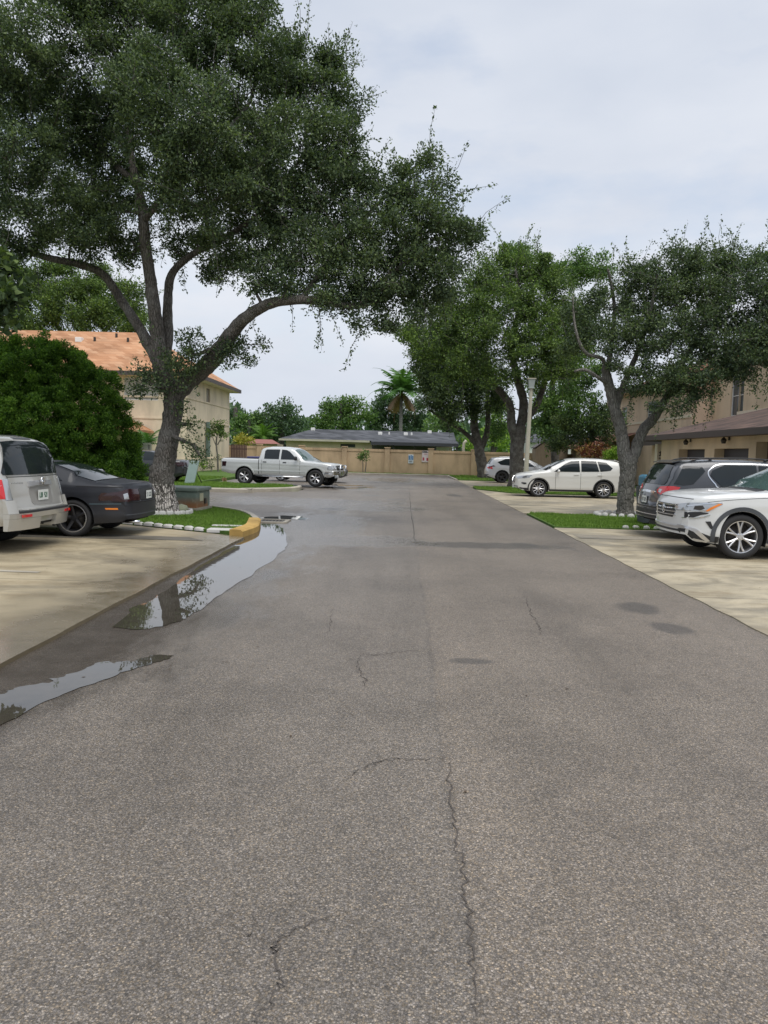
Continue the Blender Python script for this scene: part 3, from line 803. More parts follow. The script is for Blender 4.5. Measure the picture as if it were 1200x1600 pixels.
# oaks farther along the right side
grow('oak_tree', 'tall dark oak with two rising stems beside the lamp post', (6.1, 41, .05),
     [[(806, 768, 41, .48), (807, 740, 41, .40), (808, 700, 41, .38), (812, 665, 41, .36)],
      [(812, 672, 41, .26), (818, 630, 41, .24), (808, 590, 41, .2), (800, 540, 41, .16), (812, 470, 41, .1), (805, 420, 41, .05)],
      [(808, 700, 41, .26), (800, 665, 40.8, .24), (795, 630, 40.6, .2), (770, 600, 40.4, .15), (730, 560, 40, .1), (690, 520, 40, .06)],
      [(812, 662, 41, .2), (835, 640, 41, .18), (850, 600, 41, .16), (865, 540, 41, .1), (880, 470, 41, .05)]],
     [(800, 420, 42, 42), (755, 430, 41, 36), (838, 430, 41, 34), (735, 470, 40, 40), (780, 480, 39.6, 44), (830, 480, 40, 42), (865, 440, 41.5, 32), (880, 480, 41.5, 34), (700, 510, 39.6, 42), (750, 530, 39, 44), (800, 540, 39, 40), (850, 530, 39.6, 42), (890, 530, 41, 36), (665, 545, 39.6, 34), (710, 570, 39.2, 34), (760, 585, 39, 26), (840, 580, 39.5, 34), (880, 580, 40, 30), (690, 480, 40, 26), (640, 520, 39.6, 20), (800, 590, 38.8, 18), (915, 500, 41, 26)],
     M['oak_leaf_b'], M['bark_dark'], leaf=.125, per=190, dens=1.5, clump=.55, sprigs=.45, k=12, twig=.025)
grow('oak_tree', 'dark leaning oak at the far wall, nearest the silver car', (5.7, 56, .05),
     [[(757, 752, 56, .5), (753, 725, 56, .42), (748, 700, 56, .36), (741, 665, 56, .3), (742, 620, 56, .2), (735, 560, 56, .1)],
      [(750, 705, 56, .24), (761, 675, 56, .2), (762, 630, 56, .17), (758, 570, 56, .1)],
      [(747, 698, 56, .2), (725, 675, 55.6, .15), (700, 660, 55.2, .1), (670, 640, 55, .06)]],
     [(657, 548, 55, 24), (680, 570, 54, 36), (720, 560, 54, 40), (674, 595, 54.5, 24), (690, 610, 54, 34), (730, 600, 54, 36), (765, 590, 54, 32), (680, 632, 54.5, 20), (705, 645, 54, 26), (740, 640, 54.5, 20), (775, 625, 55, 24), (660, 575, 55, 16), (700, 520, 55, 34), (650, 520, 55, 24)],
     M['oak_leaf_d'], M['bark_dark'], leaf=.16, per=270, dens=1.7, clump=.8, k=10, sprigs=.2, twig=.03)
grow('broadleaf_tree', 'fresh green tree rising behind the lamp post between the oaks', (10.5, 52, 0),
     [[(868, 730, 52, .3), (866, 680, 52, .25), (862, 620, 52, .2), (868, 560, 52, .12), (870, 480, 52, .05)], [(862, 640, 52, .17), (885, 600, 52, .1), (905, 560, 52, .06)]],
     [(860, 425, 54, 34), (900, 420, 55, 34), (935, 420, 54, 26), (880, 600, 50, 34), (905, 600, 46, 30), (925, 585, 46, 22), (905, 640, 46, 28), (860, 640, 50, 30), (840, 620, 50, 26), (890, 560, 50, 40), (930, 630, 46, 20), (850, 670, 50, 26), (885, 665, 48, 26), (800, 400, 56, 26), (820, 395, 56, 20), (775, 640, 58, 22), (780, 670, 58, 22)],
     M['far_leaf'], M['bark_dark'], leaf=.17, per=220, dens=1.4, clump=.8, k=8, sprigs=.2, twig=.03)
grow('evergreen_tree', 'low dark dense tree in front of the tan house behind the white car', (14.2, 47, 0),
     [[(925, 735, 46, .2), (925, 700, 46, .18), (925, 650, 46, .1)]],
     [(925, 665, 46, 28), (895, 680, 46, 24), (955, 660, 45, 22), (870, 690, 47, 18), (945, 640, 46, 18), (905, 700, 46, 14), (880, 660, 46, 18), (945, 690, 46, 12)],
     M['oak_leaf_d'], M['bark_dark'], leaf=.14, per=200, dens=1.3, clump=.6, k=8)

# oak behind the orange roof on the left, seen through the big crown
grow('oak_tree', 'loose crowned oak rising behind the orange shingle roof', (-24, 66, 0),
     [[(130, 735, 66, .5), (130, 600, 66, .4), (128, 520, 66, .25), (120, 460, 66, .1)], [(130, 560, 66, .25), (80, 500, 66, .15), (40, 460, 66, .08)], [(130, 560, 66, .25), (180, 500, 66, .12), (215, 470, 66, .06)]],
     [(20, 480, 66, 36), (60, 455, 66, 34), (100, 470, 65, 36), (140, 455, 66, 36), (180, 470, 66, 34), (212, 490, 65, 26), (40, 510, 64, 26), (120, 505, 64, 26), (170, 508, 64, 24), (100, 430, 66, 22), (160, 428, 67, 20), (-20, 500, 66, 36), (75, 500, 64, 22), (30, 430, 66, 24), (80, 420, 66, 22), (210, 455, 65, 22), (0, 450, 66, 30), (150, 485, 64, 24), (55, 520, 64, 20), (200, 515, 64, 18), (225, 505, 64, 16)],
     M['oak_leaf_b'], M['bark_dark'], leaf=.2, per=260, dens=1.9, clump=1.0, k=8, sprigs=.2, twig=.03)
# nearer broad-leaved branch reaching in at the left edge
grow('broadleaf_tree', 'large leaved tree reaching in at the left edge above the hedge', (-12.5, 17, 0),
     [[(-140, 830, 16, .2), (-130, 700, 16, .18), (-110, 560, 16, .13), (-70, 480, 15.6, .08), (-10, 440, 15.4, .04)]],
     [(10, 465, 15.2, 26), (-25, 450, 15.4, 36), (-60, 480, 15.6, 46), (20, 430, 15.4, 14), (5, 500, 15.4, 18), (-80, 540, 15.8, 50), (-10, 410, 15.4, 24)],
     M['oak_leaf_d'], M['bark_grey'], leaf=.17, per=80, dens=1.3, clump=.34, k=8, aspect=.6)

# hedge-like bush on the left (scale-leaved, tufted)
def bush(name, label, base, blobs, mat, leaf, per, clump, dens=1.0, px=True, group=None, aspect=.5, cat='bush', stems=5, stem_r=.05, stem_mat=None):
    root = empty(name, base, label, cat, group=group)
    mb = MB()
    cs = [np.array(P(b[0], b[1], b[2]) if px else b[:3]) for b in blobs]
    for i in range(stems):
        c = cs[rng.integers(len(cs))]
        b0 = np.array(base) + rng.normal(0, .1, 3) * [1, 1, 0]
        mb.tube([b0, (b0 + c) / 2 + rng.normal(0, .05, 3), c], [stem_r, stem_r * .7, stem_r * .3], 6)
    part('stem', mb, stem_mat or M['bark_dark'], root, smooth=True, shift=base)
    pos = []; nb = []
    for b, c in zip(blobs, cs):
        rad = b[3] / FOC * b[2] if px else b[3]
        n = max(2, int(dens * 4.5 * (rad / clump) ** 2))
        d = rng.normal(0, 1, (n, 3)); d /= np.linalg.norm(d, axis=1)[:, None]
        q = c + d * rad * rng.uniform(.55, 1.0, n)[:, None]
        for j in range(n):
            if q[j][2] < base[2] + .05: continue
            m = int(per * rng.uniform(.6, 1.3))
            dd = rng.normal(0, 1, (m, 3)); dd /= np.linalg.norm(dd, axis=1)[:, None]
            s3 = clump * rng.uniform(.6, 1.2)
            pos.append(q[j] + dd * s3 * rng.random(m)[:, None] ** .45 * [1, 1, .8]); nb.append(dd * .8 + d[j] * .3 + [0, 0, .35])
    leaves_mesh('foliage', np.vstack(pos), np.vstack(nb), leaf, mat, aspect, root, shift=base)
    return root
bush('hedge_bush', 'huge bright green tufted bush behind the black coupe', (-12.6, 21.5, .035),
     [(30, 590, 20, 62), (90, 590, 20.5, 55), (140, 620, 20.5, 52), (60, 660, 19.5, 70), (130, 690, 20, 62), (180, 680, 20.8, 38), (195, 725, 20.8, 32), (20, 700, 19.5, 70), (90, 740, 19.5, 60), (160, 740, 20, 45), (10, 560, 20.6, 32), (70, 552, 20.8, 30), (-40, 620, 20, 80), (-60, 700, 19.5, 90), (120, 575, 20.8, 26), (208, 750, 20.6, 18), (180, 640, 20.8, 24)],
     M['hedge_leaf'], .060, 230, .17, dens=.95, stems=14, aspect=.45, stem_r=.07)

# distant trees behind the wall
far_specs = [
    ('broadleaf_tree', 'mid green round tree behind the dark grey roof, left of the palm', 95, [(505, 660, 22), (530, 650, 26), (555, 640, 22), (520, 640, 18), (545, 665, 20), (500, 672, 12), (572, 650, 14), (535, 630, 12)], 'far_leaf', .9),
    ('broadleaf_tree', 'dense dusky green tree left of the dark grey roof', 88, [(440, 655, 26), (420, 660, 24), (462, 662, 20), (448, 640, 18), (430, 680, 22), (460, 682, 16), (425, 640, 12)], 'far_leaf_d', .8),
    ('broadleaf_tree', 'light green tree between the cream house and the dusky tree', 84, [(385, 660, 20), (400, 655, 16), (372, 665, 16), (392, 678, 20), (375, 685, 16), (410, 685, 14)], 'far_leaf', .8),
    ('broadleaf_tree', 'thin dark topped tree at the corner of the cream house eave', 92, [(368, 636, 9), (374, 645, 9), (362, 650, 12)], 'far_leaf_d', .7),
    ('broadleaf_tree', 'dark tree directly behind the palm trunk', 100, [(590, 650, 26), (615, 640, 24), (600, 625, 18), (640, 655, 26), (660, 645, 24), (590, 668, 18), (620, 668, 22), (650, 670, 20), (585, 640, 14)], 'far_leaf_d', .75),
    ('broadleaf_tree', 'bright green tree behind the far wall under the dark oaks', 80, [(690, 660, 22), (710, 670, 18), (675, 675, 14), (725, 690, 14), (700, 685, 14)], 'far_leaf', .8),
    ('broadleaf_tree', 'yellow green tree behind the wall between the two dark trunks', 76, [(775, 680, 20), (790, 670, 16), (770, 650, 14), (785, 695, 14), (735, 700, 12)], 'bright_leaf', .8),
]
for nm, lb, Y, bl, mt, dn in far_specs:
    cx = sum(b[0] for b in bl) / len(bl); g = P(cx, 720, Y)
    lo = max(b[1] for b in bl)
    grow(nm, lb, (g[0], Y, 0), [[(cx, 735, Y, .35), (cx, lo, Y, .3), (cx, min(b[1] for b in bl), Y, .12)]],
         [(b[0], b[1], Y + rng.uniform(-2, 2), b[2]) for b in bl], M[mt], M['bark_dark'], leaf=.30, per=110, dens=dn * 1.5, clump=1.0, k=6, twig=.04, aspect=.55)
# the wooded distance that closes the view beyond the houses
def woods():
    pos = []
    for i in range(260):
        x = rng.uniform(-190, 190); y = rng.uniform(150, 190) - abs(x) * .25; h = rng.uniform(5.5, 9.5)
        n = 130
        d = rng.normal(0, 1, (n, 3)); d /= np.linalg.norm(d, axis=1)[:, None]
        pos.append(np.array([x, y, h * .55]) + d * [4.5, 4, h * .5])
    pos = np.vstack(pos); pos = pos[pos[:, 2] > 0]
    o = leaves_mesh('far_woods', pos, rng.normal(0, 1, pos.shape), 1.5, M['far_leaf_d'], .7)
    o['kind'] = 'stuff'; o['label'] = 'far line of trees closing the view'; o['category'] = 'woods'
woods()

def frond(mb_l, c, az, el, ln, droop, w=.5, n=26, leaf_w=.05):
    """feather frond: arching rib with leaflets on both sides"""
    pts = []
    for i in range(n + 1):
        t = i / n; r = ln * t
        e = el - droop * t * t
        pts.append(r)
    p = np.array(c, float); prev = p.copy(); path = [p.copy()]
    for i in range(n):
        e = el - droop * ((i + 1) / n) ** 1.3
        prev = prev + np.array([math.cos(az) * math.cos(e), math.sin(az) * math.cos(e), math.sin(e)]) * ln / n
        path.append(prev.copy())
    path = np.array(path)
    mb_l.tube(path, np.linspace(.025, .006, n + 1) * (ln / 2.5), 3, caps=False)
    sd = np.array([-math.sin(az), math.cos(az), 0])
    for i in range(2, n + 1):
        t = path[i] - path[i - 1]; t /= np.linalg.norm(t)
        L_ = w * math.sin(min(1, i / n * 1.15 + .12) * math.pi) ** .6 * (1 + rng.normal(0, .08)) + .05
        for s in (-1, 1):
            d = sd * s + t * .55 + np.array([0, 0, -.35 + rng.normal(0, .12)]); d /= np.linalg.norm(d)
            a = path[i]; b_ = a + d * L_
            mb_l.add([a - t * leaf_w * .5, a + t * leaf_w * .5, b_], [(0, 1, 2)])
def palm(name, label, base, h, crown_z, nf, ln, trunk_r, dead=0, group=None, mat=None, w=.5, lw=.05):
    root = empty(name, base, label, 'palm', group=group)
    mb = MB(); mb.tube([(0, 0, -.2), (.02, 0, h * .5), (0, .02, h)], [trunk_r * 1.2, trunk_r, trunk_r * .85], 10)
    part('trunk', mb, M['palm_bark'], root, smooth=True)
    for i in range(nf + dead):
        az = i * 2.399 + rng.normal(0, .15)
        f = MB()
        isd = i >= nf
        el = R(-35) if isd else R(78 - 75 * (i / nf)) + rng.normal(0, .08)
        frond(f, (0, 0, crown_z), az, el, ln * (.8 if isd else 1) * rng.uniform(.85, 1.1), R(55) if isd else R(75), w=w, leaf_w=lw)
        part('frond', f, M['palm_dead'] if isd else (mat or M['palm_leaf']), root, label='dry brown hanging frond' if isd else None)
    return root
pp = P(625, 700, 90)
palm('palm_tree', 'tall feather palm rising above the dark grey roof', (pp[0], 90, 0), 8.6, 9.0, 24, 4.6, .22, dead=4, w=1.35, lw=.26)
pp = P(232, 700, 40)
palm('young_palm', 'short young palm in front of the cream house beside the oak trunk', (pp[0], 40, .13), 1.7, 1.8, 10, 1.3, .06, w=.32, lw=.06)

# ------------------------------------------------------------------ cars
def interp(tab, x):
    t = np.array(tab, float); return np.interp(x, t[:, 0], t[:, 1])
def smooth_tab(tab, x, s=.035):
    """piecewise-linear profile with softened corners"""
    k = np.linspace(-2, 2, 9); w = np.exp(-k * k / 2); w /= w.sum()
    return sum(wi * interp(tab, x + ki * s) for ki, wi in zip(k, w))

class Car:
    """Local axes: x runs from the nose (0) to the tail (L), y across, z up; the root sits under the car's centre."""
    def __init__(c, name, label, loc, rotz, L_, W, top, belt, bot, plan, roofw, wheels, r, body, group=None, bow=(.16, .10), tumble=.0, category='car', hmax=None, sc=1.0, well=.05):
        c.L, c.W, c.r, c.wheels = L_, W, r, wheels
        c.root = empty(name, loc, label, category, rotz, group)
        c.root.scale = (sc, sc, sc)
        c.off = np.array([-L_ / 2, 0, 0])
        hw = W / 2
        xs = np.unique(np.concatenate([[0, .01, .03, .06, .1, .15, .2], np.arange(.24, L_ - .2, .045), L_ - np.array([.2, .15, .1, .06, .03, .01, 0])]))
        nx = len(xs)
        zt = smooth_tab(top, xs); zb_ = smooth_tab(belt, xs, .05); z0 = smooth_tab(bot, xs); wp = smooth_tab(plan, xs, .05) * hw
        zt[0] = interp(top, 0); zt[-1] = interp(top, L_)
        hm = hmax or (zt - zb_).max()
        rows = []; c.edge = []
        nl, nu, nr_ = 15, 8, 9
        for i in range(nx):
            H_ = zb_[i] - z0[i]; w = wp[i]; h = max(zt[i] - zb_[i], .004)
            g = min(1, h / hm); g = g ** .9
            we = (w - .055) * (1 - g) + min(w - .06, roofw * hw) * g
            if g < .35: we = w - .055 - (w - .06 - min(w - .06, roofw * hw)) * g
            c.edge.append((xs[i], we, zt[i]))
            sec = []
            for k in range(nl):                       # body side
                t = k / (nl - 1); z = z0[i] + H_ * t
                y = w * (1 - .055 * (1 - min(1, t / .28)) ** 2 - .012 * max(0, (t - .45) / .55) ** 2)
                if t > .93: y -= .003
                y += .010 * math.exp(-((t - .80) / .05) ** 2) - .006 * math.exp(-((t - .35) / .12) ** 2)
                sec.append((y, z))
            ys, zs = sec[-1]
            ze = zs + (h * (.90 if h > .25 else .62))
            for k in range(1, nu + 1):                # glasshouse side
                t = k / nu; sec.append((ys + (we - ys) * t + .022 * math.sin(t * math.pi) * min(1, h * 3), zs + (ze - zs) * t))
            for k in range(1, nr_ + 1):               # over the top
                t = k / nr_; a = t * math.pi / 2
                y = we * (1 - t) ** 1.0 if h < .02 else we * math.cos(a) ** .62 if k < nr_ else 0.0
                q = (y / we) if we > 0 else 0
                sec.append((y, ze + (zt[i] - ze) * (1 - q ** 2.6) ** 1.0))
            rows.append(sec)
        A = np.array(rows)                              # nx, ns, 2
        ns = A.shape[1]
        X = np.repeat(xs[:, None], ns, 1); Y = A[:, :, 0].copy(); Z = A[:, :, 1].copy()
        Ra = r + well
        side = np.arange(ns) < nl
        inside = np.zeros((nx, ns), bool)
        for xw in wheels:
            dx = X - xw; dz = Z - r * 1.0; d = np.sqrt(dx * dx + dz * dz)
            ins = (d < Ra) & side[None, :]
            # keep one ring: snap verts that are inside but touch an outside vert
            out = ~ins
            nb = np.zeros_like(ins)
            for sx in (-1, 0, 1):
                for sy in (-1, 0, 1):
                    q = np.roll(np.roll(out, sx, 0), sy, 1); nb |= q
            snap = ins & nb
            f = Ra / np.maximum(d, 1e-6)
            X = np.where(snap, xw + dx * f, X); Z = np.where(snap, r + dz * f, Z)
            inside |= ins & ~snap
        # bow of the nose and tail in plan
        def bend(X, Y):
            q = np.clip(Y / hw, 0, 1) ** 2.6
            fx = np.clip(1 - X / .75, 0, 1) ** .8; rx = np.clip(1 - (L_ - X) / .6, 0, 1) ** .8
            return X + bow[0] * q * fx - bow[1] * q * rx
        XB = bend(X, Y)
        c.bend = bend
        mb = MB(); vs = []
        for s in (1, -1):
            for i in range(nx):
                for j in range(ns): vs.append((XB[i, j], s * Y[i, j], Z[i, j]))
        N = nx * ns; f = []
        for i in range(nx - 1):
            for j in range(ns - 1):
                if inside[i, j] or inside[i + 1, j] or inside[i, j + 1] or inside[i + 1, j + 1]: continue
                a, b_, c_, d_ = i * ns + j, (i + 1) * ns + j, (i + 1) * ns + j + 1, i * ns + j + 1
                f.append((a, b_, c_, d_)); f.append((N + a, N + d_, N + c_, N + b_))
        # end caps, curved across
        m = 9
        for end in (0, nx - 1):
            base = len(vs)
            for j in range(ns):
                for k in range(m):
                    u = 1 - 2 * k / (m - 1)
                    y = Y[end, j] * u
                    vs.append((float(bend(np.array(X[end, j]), np.array(abs(y)))), y, Z[end, j]))
            for j in range(ns - 1):
                for k in range(m - 1):
                    q = (base + j * m + k, base + j * m + k + 1, base + (j + 1) * m + k + 1, base + (j + 1) * m + k)
                    f.append(q if end else q[::-1])
        v = np.array(vs)
        used = np.zeros(len(v), bool)
        for q in f: used[list(q)] = True
        remap = -np.ones(len(v), int); remap[used] = np.arange(used.sum())
        v = v[used]; f = [tuple(remap[list(q)]) for q in f]
        c.bvh = BVHTree.FromPolygons([tuple(p) for p in v], f)
        v2 = v + c.off
        me = bpy.data.meshes.new('body'); me.from_pydata(v2.tolist(), [], f); me.materials.append(body)
        me.polygons.foreach_set('use_smooth', np.ones(len(me.polygons), bool)); me.update()
        import bmesh
        bm = bmesh.new(); bm.from_mesh(me); bmesh.ops.remove_doubles(bm, verts=bm.verts, dist=.0015)
        bmesh.ops.recalc_face_normals(bm, faces=bm.faces); bm.to_mesh(me); bm.free()
        c.body = part('body', me, body, c.root)
        # floor pan, arch liners
        mb = MB()
        zf = float(z0.mean()) + .03
        mb.box((.25, -hw * .78, zf), (L_ - .25, hw * .78, zf + .05))
        for xw in wheels:
            n = 20
            for s in (-1, 1):
                ring = []
                for k in range(n + 1):
                    a = math.pi * (-.12 + 1.24 * k / n)
                    ring.append((xw + (Ra + .004) * math.cos(a), r + (Ra + .004) * math.sin(a)))
                vv = [(x, s * (hw * .97), z) for x, z in ring] + [(x, s * hw * .52, z) for x, z in ring]
                mb.add(vv, [(k, k + 1, n + 2 + k, n + 1 + k) for k in range(n)])
                mb.add([(x, s * hw * .52, z) for x, z in ring] + [(xw, s * hw * .52, r)], [(k, k + 1, n + 1) for k in range(n)])
        mb.v = [q + c.off for q in mb.v]
        part('underbody', mb, M['matte_dark'], c.root)
    def decal(c, name, poly, side, mat, lift=.006, res=.05, thick=.006, curve=0, parent=None, label=None):
        """piece of the skin cut to a drawn outline and laid on the body. side: L/R = (x,z) outline, F/B = (y,z), T = (x,y)"""
        if name in ('window', 'quarter_window', 'rear_window'): lift, thick, res = max(lift, .012), .014, .04
        if curve: poly = [tuple(q) for q in spline(list(poly) + [poly[0]], curve)[:-1]]
        p = np.array(poly, float)
        # densify the outline
        q = []
        for i in range(len(p)):
            a = p[i]; b_ = p[(i + 1) % len(p)]; n = max(1, int(np.linalg.norm(b_ - a) / res))
            for k in range(n): q.append(a + (b_ - a) * k / n)
        q = np.array(q); lo = q.min(0); hi = q.max(0)
        gx = np.arange(lo[0] + res * .5, hi[0], res); gy = np.arange(lo[1] + res * .5, hi[1], res)
        pts = [Vector(a) for a in q]
        if len(gx) and len(gy):
            g = np.array(np.meshgrid(gx, gy)).reshape(2, -1).T
            ins = np.zeros(len(g), bool)
            for i in range(len(q)):
                a = q[i]; b_ = q[(i + 1) % len(q)]
                ins ^= ((a[1] > g[:, 1]) != (b_[1] > g[:, 1])) & (g[:, 0] < (b_[0] - a[0]) * (g[:, 1] - a[1]) / (b_[1] - a[1] + 1e-12) + a[0])
            g = g[ins]
            if len(g):
                d = np.sqrt(((g[:, None] - q[None]) ** 2).sum(2)).min(1); g = g[d > res * .3]
            pts += [Vector(a) for a in g]
        n0 = len(q)
        r = delaunay_2d_cdt(pts, [(i, (i + 1) % n0) for i in range(n0)], [tuple(range(n0))], 1, 1e-5)
        V, F = r[0], r[2]
        out = []
        D = {'L': (0, 1, 0), 'R': (0, -1, 0), 'F': (1, 0, 0), 'B': (-1, 0, 0), 'T': (0, 0, -1)}[side]
        hit = []; nrm = []
        for a in V:
            o = {'L': (a.x, -3, a.y), 'R': (a.x, 3, a.y), 'F': (-1, a.x, a.y), 'B': (c.L + 1, a.x, a.y), 'T': (a.x, a.y, 4)}[side]
            h = c.bvh.ray_cast(Vector(o), Vector(D))
            if h[0] is None or (side in 'LR' and abs(h[0].y) < c.W * .5 * (.5 if h[0].z < 1.15 else .40)) or (side in 'LR' and a.x > c.L * .8 and abs(h[0].y) < c.W * .33) or (side in 'FB' and abs(h[0].x - (0 if side == 'F' else c.L)) > .75):
                hit.append(None); nrm.append(None); continue
            nn = h[1] if h[1].dot(Vector(D)) < 0 else -h[1]
            hit.append(h[0]); nrm.append(nn)
        mp_ = {}; vs = []
        Dv = Vector(D)
        # smooth the lift direction over neighbours so the piece stays even
        nb = [Vector((0, 0, 0)) for _ in V]
        for f in F:
            for a in f:
                for b_ in f:
                    if nrm[b_] is not None: nb[a] += nrm[b_]
        for i, h in enumerate(hit):
            if h is None: continue
            n_ = nb[i].normalized() if nb[i].length > 0 else nrm[i]
            mp_[i] = len(vs); vs.append(tuple(h + n_ * lift + Vector(c.off)))
        top_f = []
        for f in F:
            if not all(i in mp_ for i in f): continue
            pp = [Vector(vs[mp_[i]]) for i in f]
            if max((pp[a] - pp[a - 1]).length for a in range(len(pp))) > res * 5 + .1: continue
            top_f.append(tuple(mp_[i] for i in f))
        # turned-in rim
        cnt = {}
        for f in top_f:
            for k in range(len(f)):
                e = (f[k], f[(k + 1) % len(f)]); key = (min(e), max(e)); cnt.setdefault(key, []).append(e)
        nv = len(vs); low = {}; extra = []
        inv = {v_: k for k, v_ in mp_.items()}
        for key, es in cnt.items():
            if len(es) == 1:
                a, b_ = es[0]
                for w_ in (a, b_):
                    if w_ not in low:
                        low[w_] = len(vs)
                        n_ = nb[inv[w_]].normalized()
                        vs.append(vs[w_]); vs.append(tuple(Vector(vs[w_]) - n_ * (lift + thick)))
                extra.append((low[b_], low[a], low[a] + 1, low[b_] + 1))
        mb = MB(); mb.add(vs, top_f + extra)
        if not top_f: return None
        return part(name, mb, mat, parent or c.root, smooth=False if thick > .02 else True, label=label)
    def screen(c, name, x0, x1, mat, gap=.03, dip=.05, lift=.007):
        """windscreen or backlight between two stations, following the pillars"""
        e = np.array(c.edge); n = 12
        xs = np.linspace(x0, x1, n)
        ys = np.interp(xs, e[:, 0], e[:, 1]) - gap
        lo = [(x0 - dip * (1 - (k / 4) ** 2), ys[0] * k / 4) for k in range(-3, 4)]
        hi = [(x1 + dip * (1 - (k / 4) ** 2), ys[-1] * k / 4) for k in range(3, -4, -1)]
        return c.decal(name, lo + list(zip(xs, ys)) + hi + [(x, -y) for x, y in zip(xs, ys)][::-1], 'T', mat, lift=lift)
    def both(c, name, poly, mat, **k):
        return [c.decal(name, poly, s, mat, **k) for s in 'LR']
    def mir(c, name, poly, side, mat, **k):
        """front or back piece and its mirror twin"""
        return [c.decal(name, [(s * a, b_) for a, b_ in poly], side, mat, **k) for s in (-1, 1)]
    def line(c, name, pts, side, mat, w=.012, **k):
        p = spline(pts, 6) if len(pts) > 2 else np.array(pts, float)
        t = np.gradient(p, axis=0); t /= np.linalg.norm(t, axis=1)[:, None] + 1e-9
        nr = np.c_[-t[:, 1], t[:, 0]] * w / 2
        k.setdefault('res', .03)
        return c.decal(name, [tuple(a) for a in p + nr] + [tuple(a) for a in (p - nr)[::-1]], side, mat, **k)
    def ring(c, name, mat, w=.07, a0=-12, a1=192, lift=.012, which=(0, 1), drop=.0, gap=.0):
        for wi in which:
            xw = c.wheels[wi]; Ra = c.r + .05 + gap
            an = [R(a0 + (a1 - a0) * k / 26) for k in range(27)]
            o = [(xw + (Ra + w) * math.cos(a), c.r + (Ra + w) * math.sin(a)) for a in an]
            i_ = [(xw + (Ra + .004) * math.cos(a), c.r + (Ra + .004) * math.sin(a)) for a in an][::-1]
            c.both(name, o + i_, mat, lift=lift, res=.06, thick=.02)
    def wheel(c, rim_r, style, rim_mat, spokes=5, tw=.235, inset=.03, disc=True, dish=.03, lip=False):
        r = c.r; hw = c.W / 2
        proto = None
        for xw in c.wheels:
            for s in (-1, 1):
                y = s * (hw - inset - tw / 2)
                if proto is None:
                    h = tw / 2
                    mb = MB()
                    prof = [(rim_r - .015, -h * .8), (rim_r + .01, -h * .92), (rim_r + .035, -h), (r - .035, -h * .97), (r - .010, -h * .80), (r, -h * .55)]
                    nt_ = 5
                    for k in range(nt_):                      # tread grooves
                        a = -h * .5 + h * k / nt_
                        prof += [(r, a), (r, a + h / nt_ * .72), (r - .008, a + h / nt_ * .78), (r - .008, a + h / nt_ * .96)]
                    prof += [(r, h * .52), (r - .010, h * .80), (r - .035, h * .97), (rim_r + .035, h), (rim_r + .01, h * .92), (rim_r - .015, h * .8)]
                    mb.lathe(prof, 40, 'y')
                    tyre_me = mb.data('tyre', M['rubber'], True)
                    mb = MB()
                    of = h * .82
                    mb.lathe([(rim_r + .012, of), (rim_r + .008, of + .008), (rim_r - .012, of + .004), (rim_r - .022, of - .03), (rim_r - .03, -h * .7)], 40, 'y')
                    zs = of - dish
                    mb.lathe([(.001, zs + .012), (.035, zs + .012), (.04, zs + .004), (.065, zs), (.07, zs - .03)], 20, 'y')
                    for k in range(spokes):
                        a = 2 * math.pi * k / spokes + .3
                        arms = {'five': [(0, .060, .045, 0)], 'twin': [(-.13, .034, .022, 0), (.13, .034, .022, 0)], 'thin': [(0, .034, .020, 0)], 'turbine': [(0, .050, .058, .32)], 'y': [(-.1, .03, .03, -.08), (.1, .03, .03, .08)]}[style]
                        for da, w0, w1, tw_ in arms:
                            n = 6; top = []; bot_ = []
                            for q in range(n + 1):
                                t = q / n; rr = .05 + (rim_r - .062) * t; ww = (w0 * (1 - t) + w1 * t) * .5
                                aa = a + da * (.25 + .75 * t) + tw_ * t
                                cx, cz = rr * math.cos(aa), rr * math.sin(aa); tx, tz = -math.sin(aa), math.cos(aa)
                                yy = zs + dish * .75 * t ** 1.5
                                top += [(cx + tx * ww, yy, cz + tz * ww), (cx, yy + .010, cz), (cx - tx * ww, yy, cz - tz * ww)]
                                bot_ += [(cx + tx * ww * 1.1, yy - .03, cz + tz * ww * 1.1), (cx, yy - .03, cz), (cx - tx * ww * 1.1, yy - .03, cz - tz * ww * 1.1)]
                            m = len(top); f = []
                            for q in range(n):
                                b0 = q * 3
                                f += [(b0, b0 + 1, b0 + 4, b0 + 3), (b0 + 1, b0 + 2, b0 + 5, b0 + 4), (b0, b0 + 3, m + b0 + 3, m + b0), (b0 + 2, m + b0 + 2, m + b0 + 5, b0 + 5)]
                            mb.add(top + bot_, f)
                    rim_me = mb.data('rim', rim_mat, False)
                    mb = MB(); zd = -h * .1
                    mb.lathe([(.001, zd), (rim_r * .72, zd), (rim_r * .72, zd - .03)], 28, 'y'); mb.lathe([(rim_r * .70, zd - .06), (rim_r - .03, zd - .06)], 28, 'y')
                    disc_me = mb.data('brake_disc', M['darkmetal'], True)
                    if lip:
                        mb = MB(); mb.lathe([(rim_r - .012, of + .006), (rim_r + .014, of + .010), (rim_r + .016, of + .004)], 40, 'y'); lip_me = mb.data('rim_lip', M['alloy'], True)
                    proto = True
                w = bpy.data.objects.new('wheel', None); COL.objects.link(w); w.parent = c.root; w.empty_display_size = .2
                w.location = (xw - c.L / 2, y, r); w.rotation_euler = (0, random.uniform(0, 6), 0 if s > 0 else math.pi)
                part('tyre', tyre_me, None, w); part('rim', rim_me, None, w); part('brake_disc', disc_me, None, w)
                if lip: part('rim_lip', lip_me, None, w)
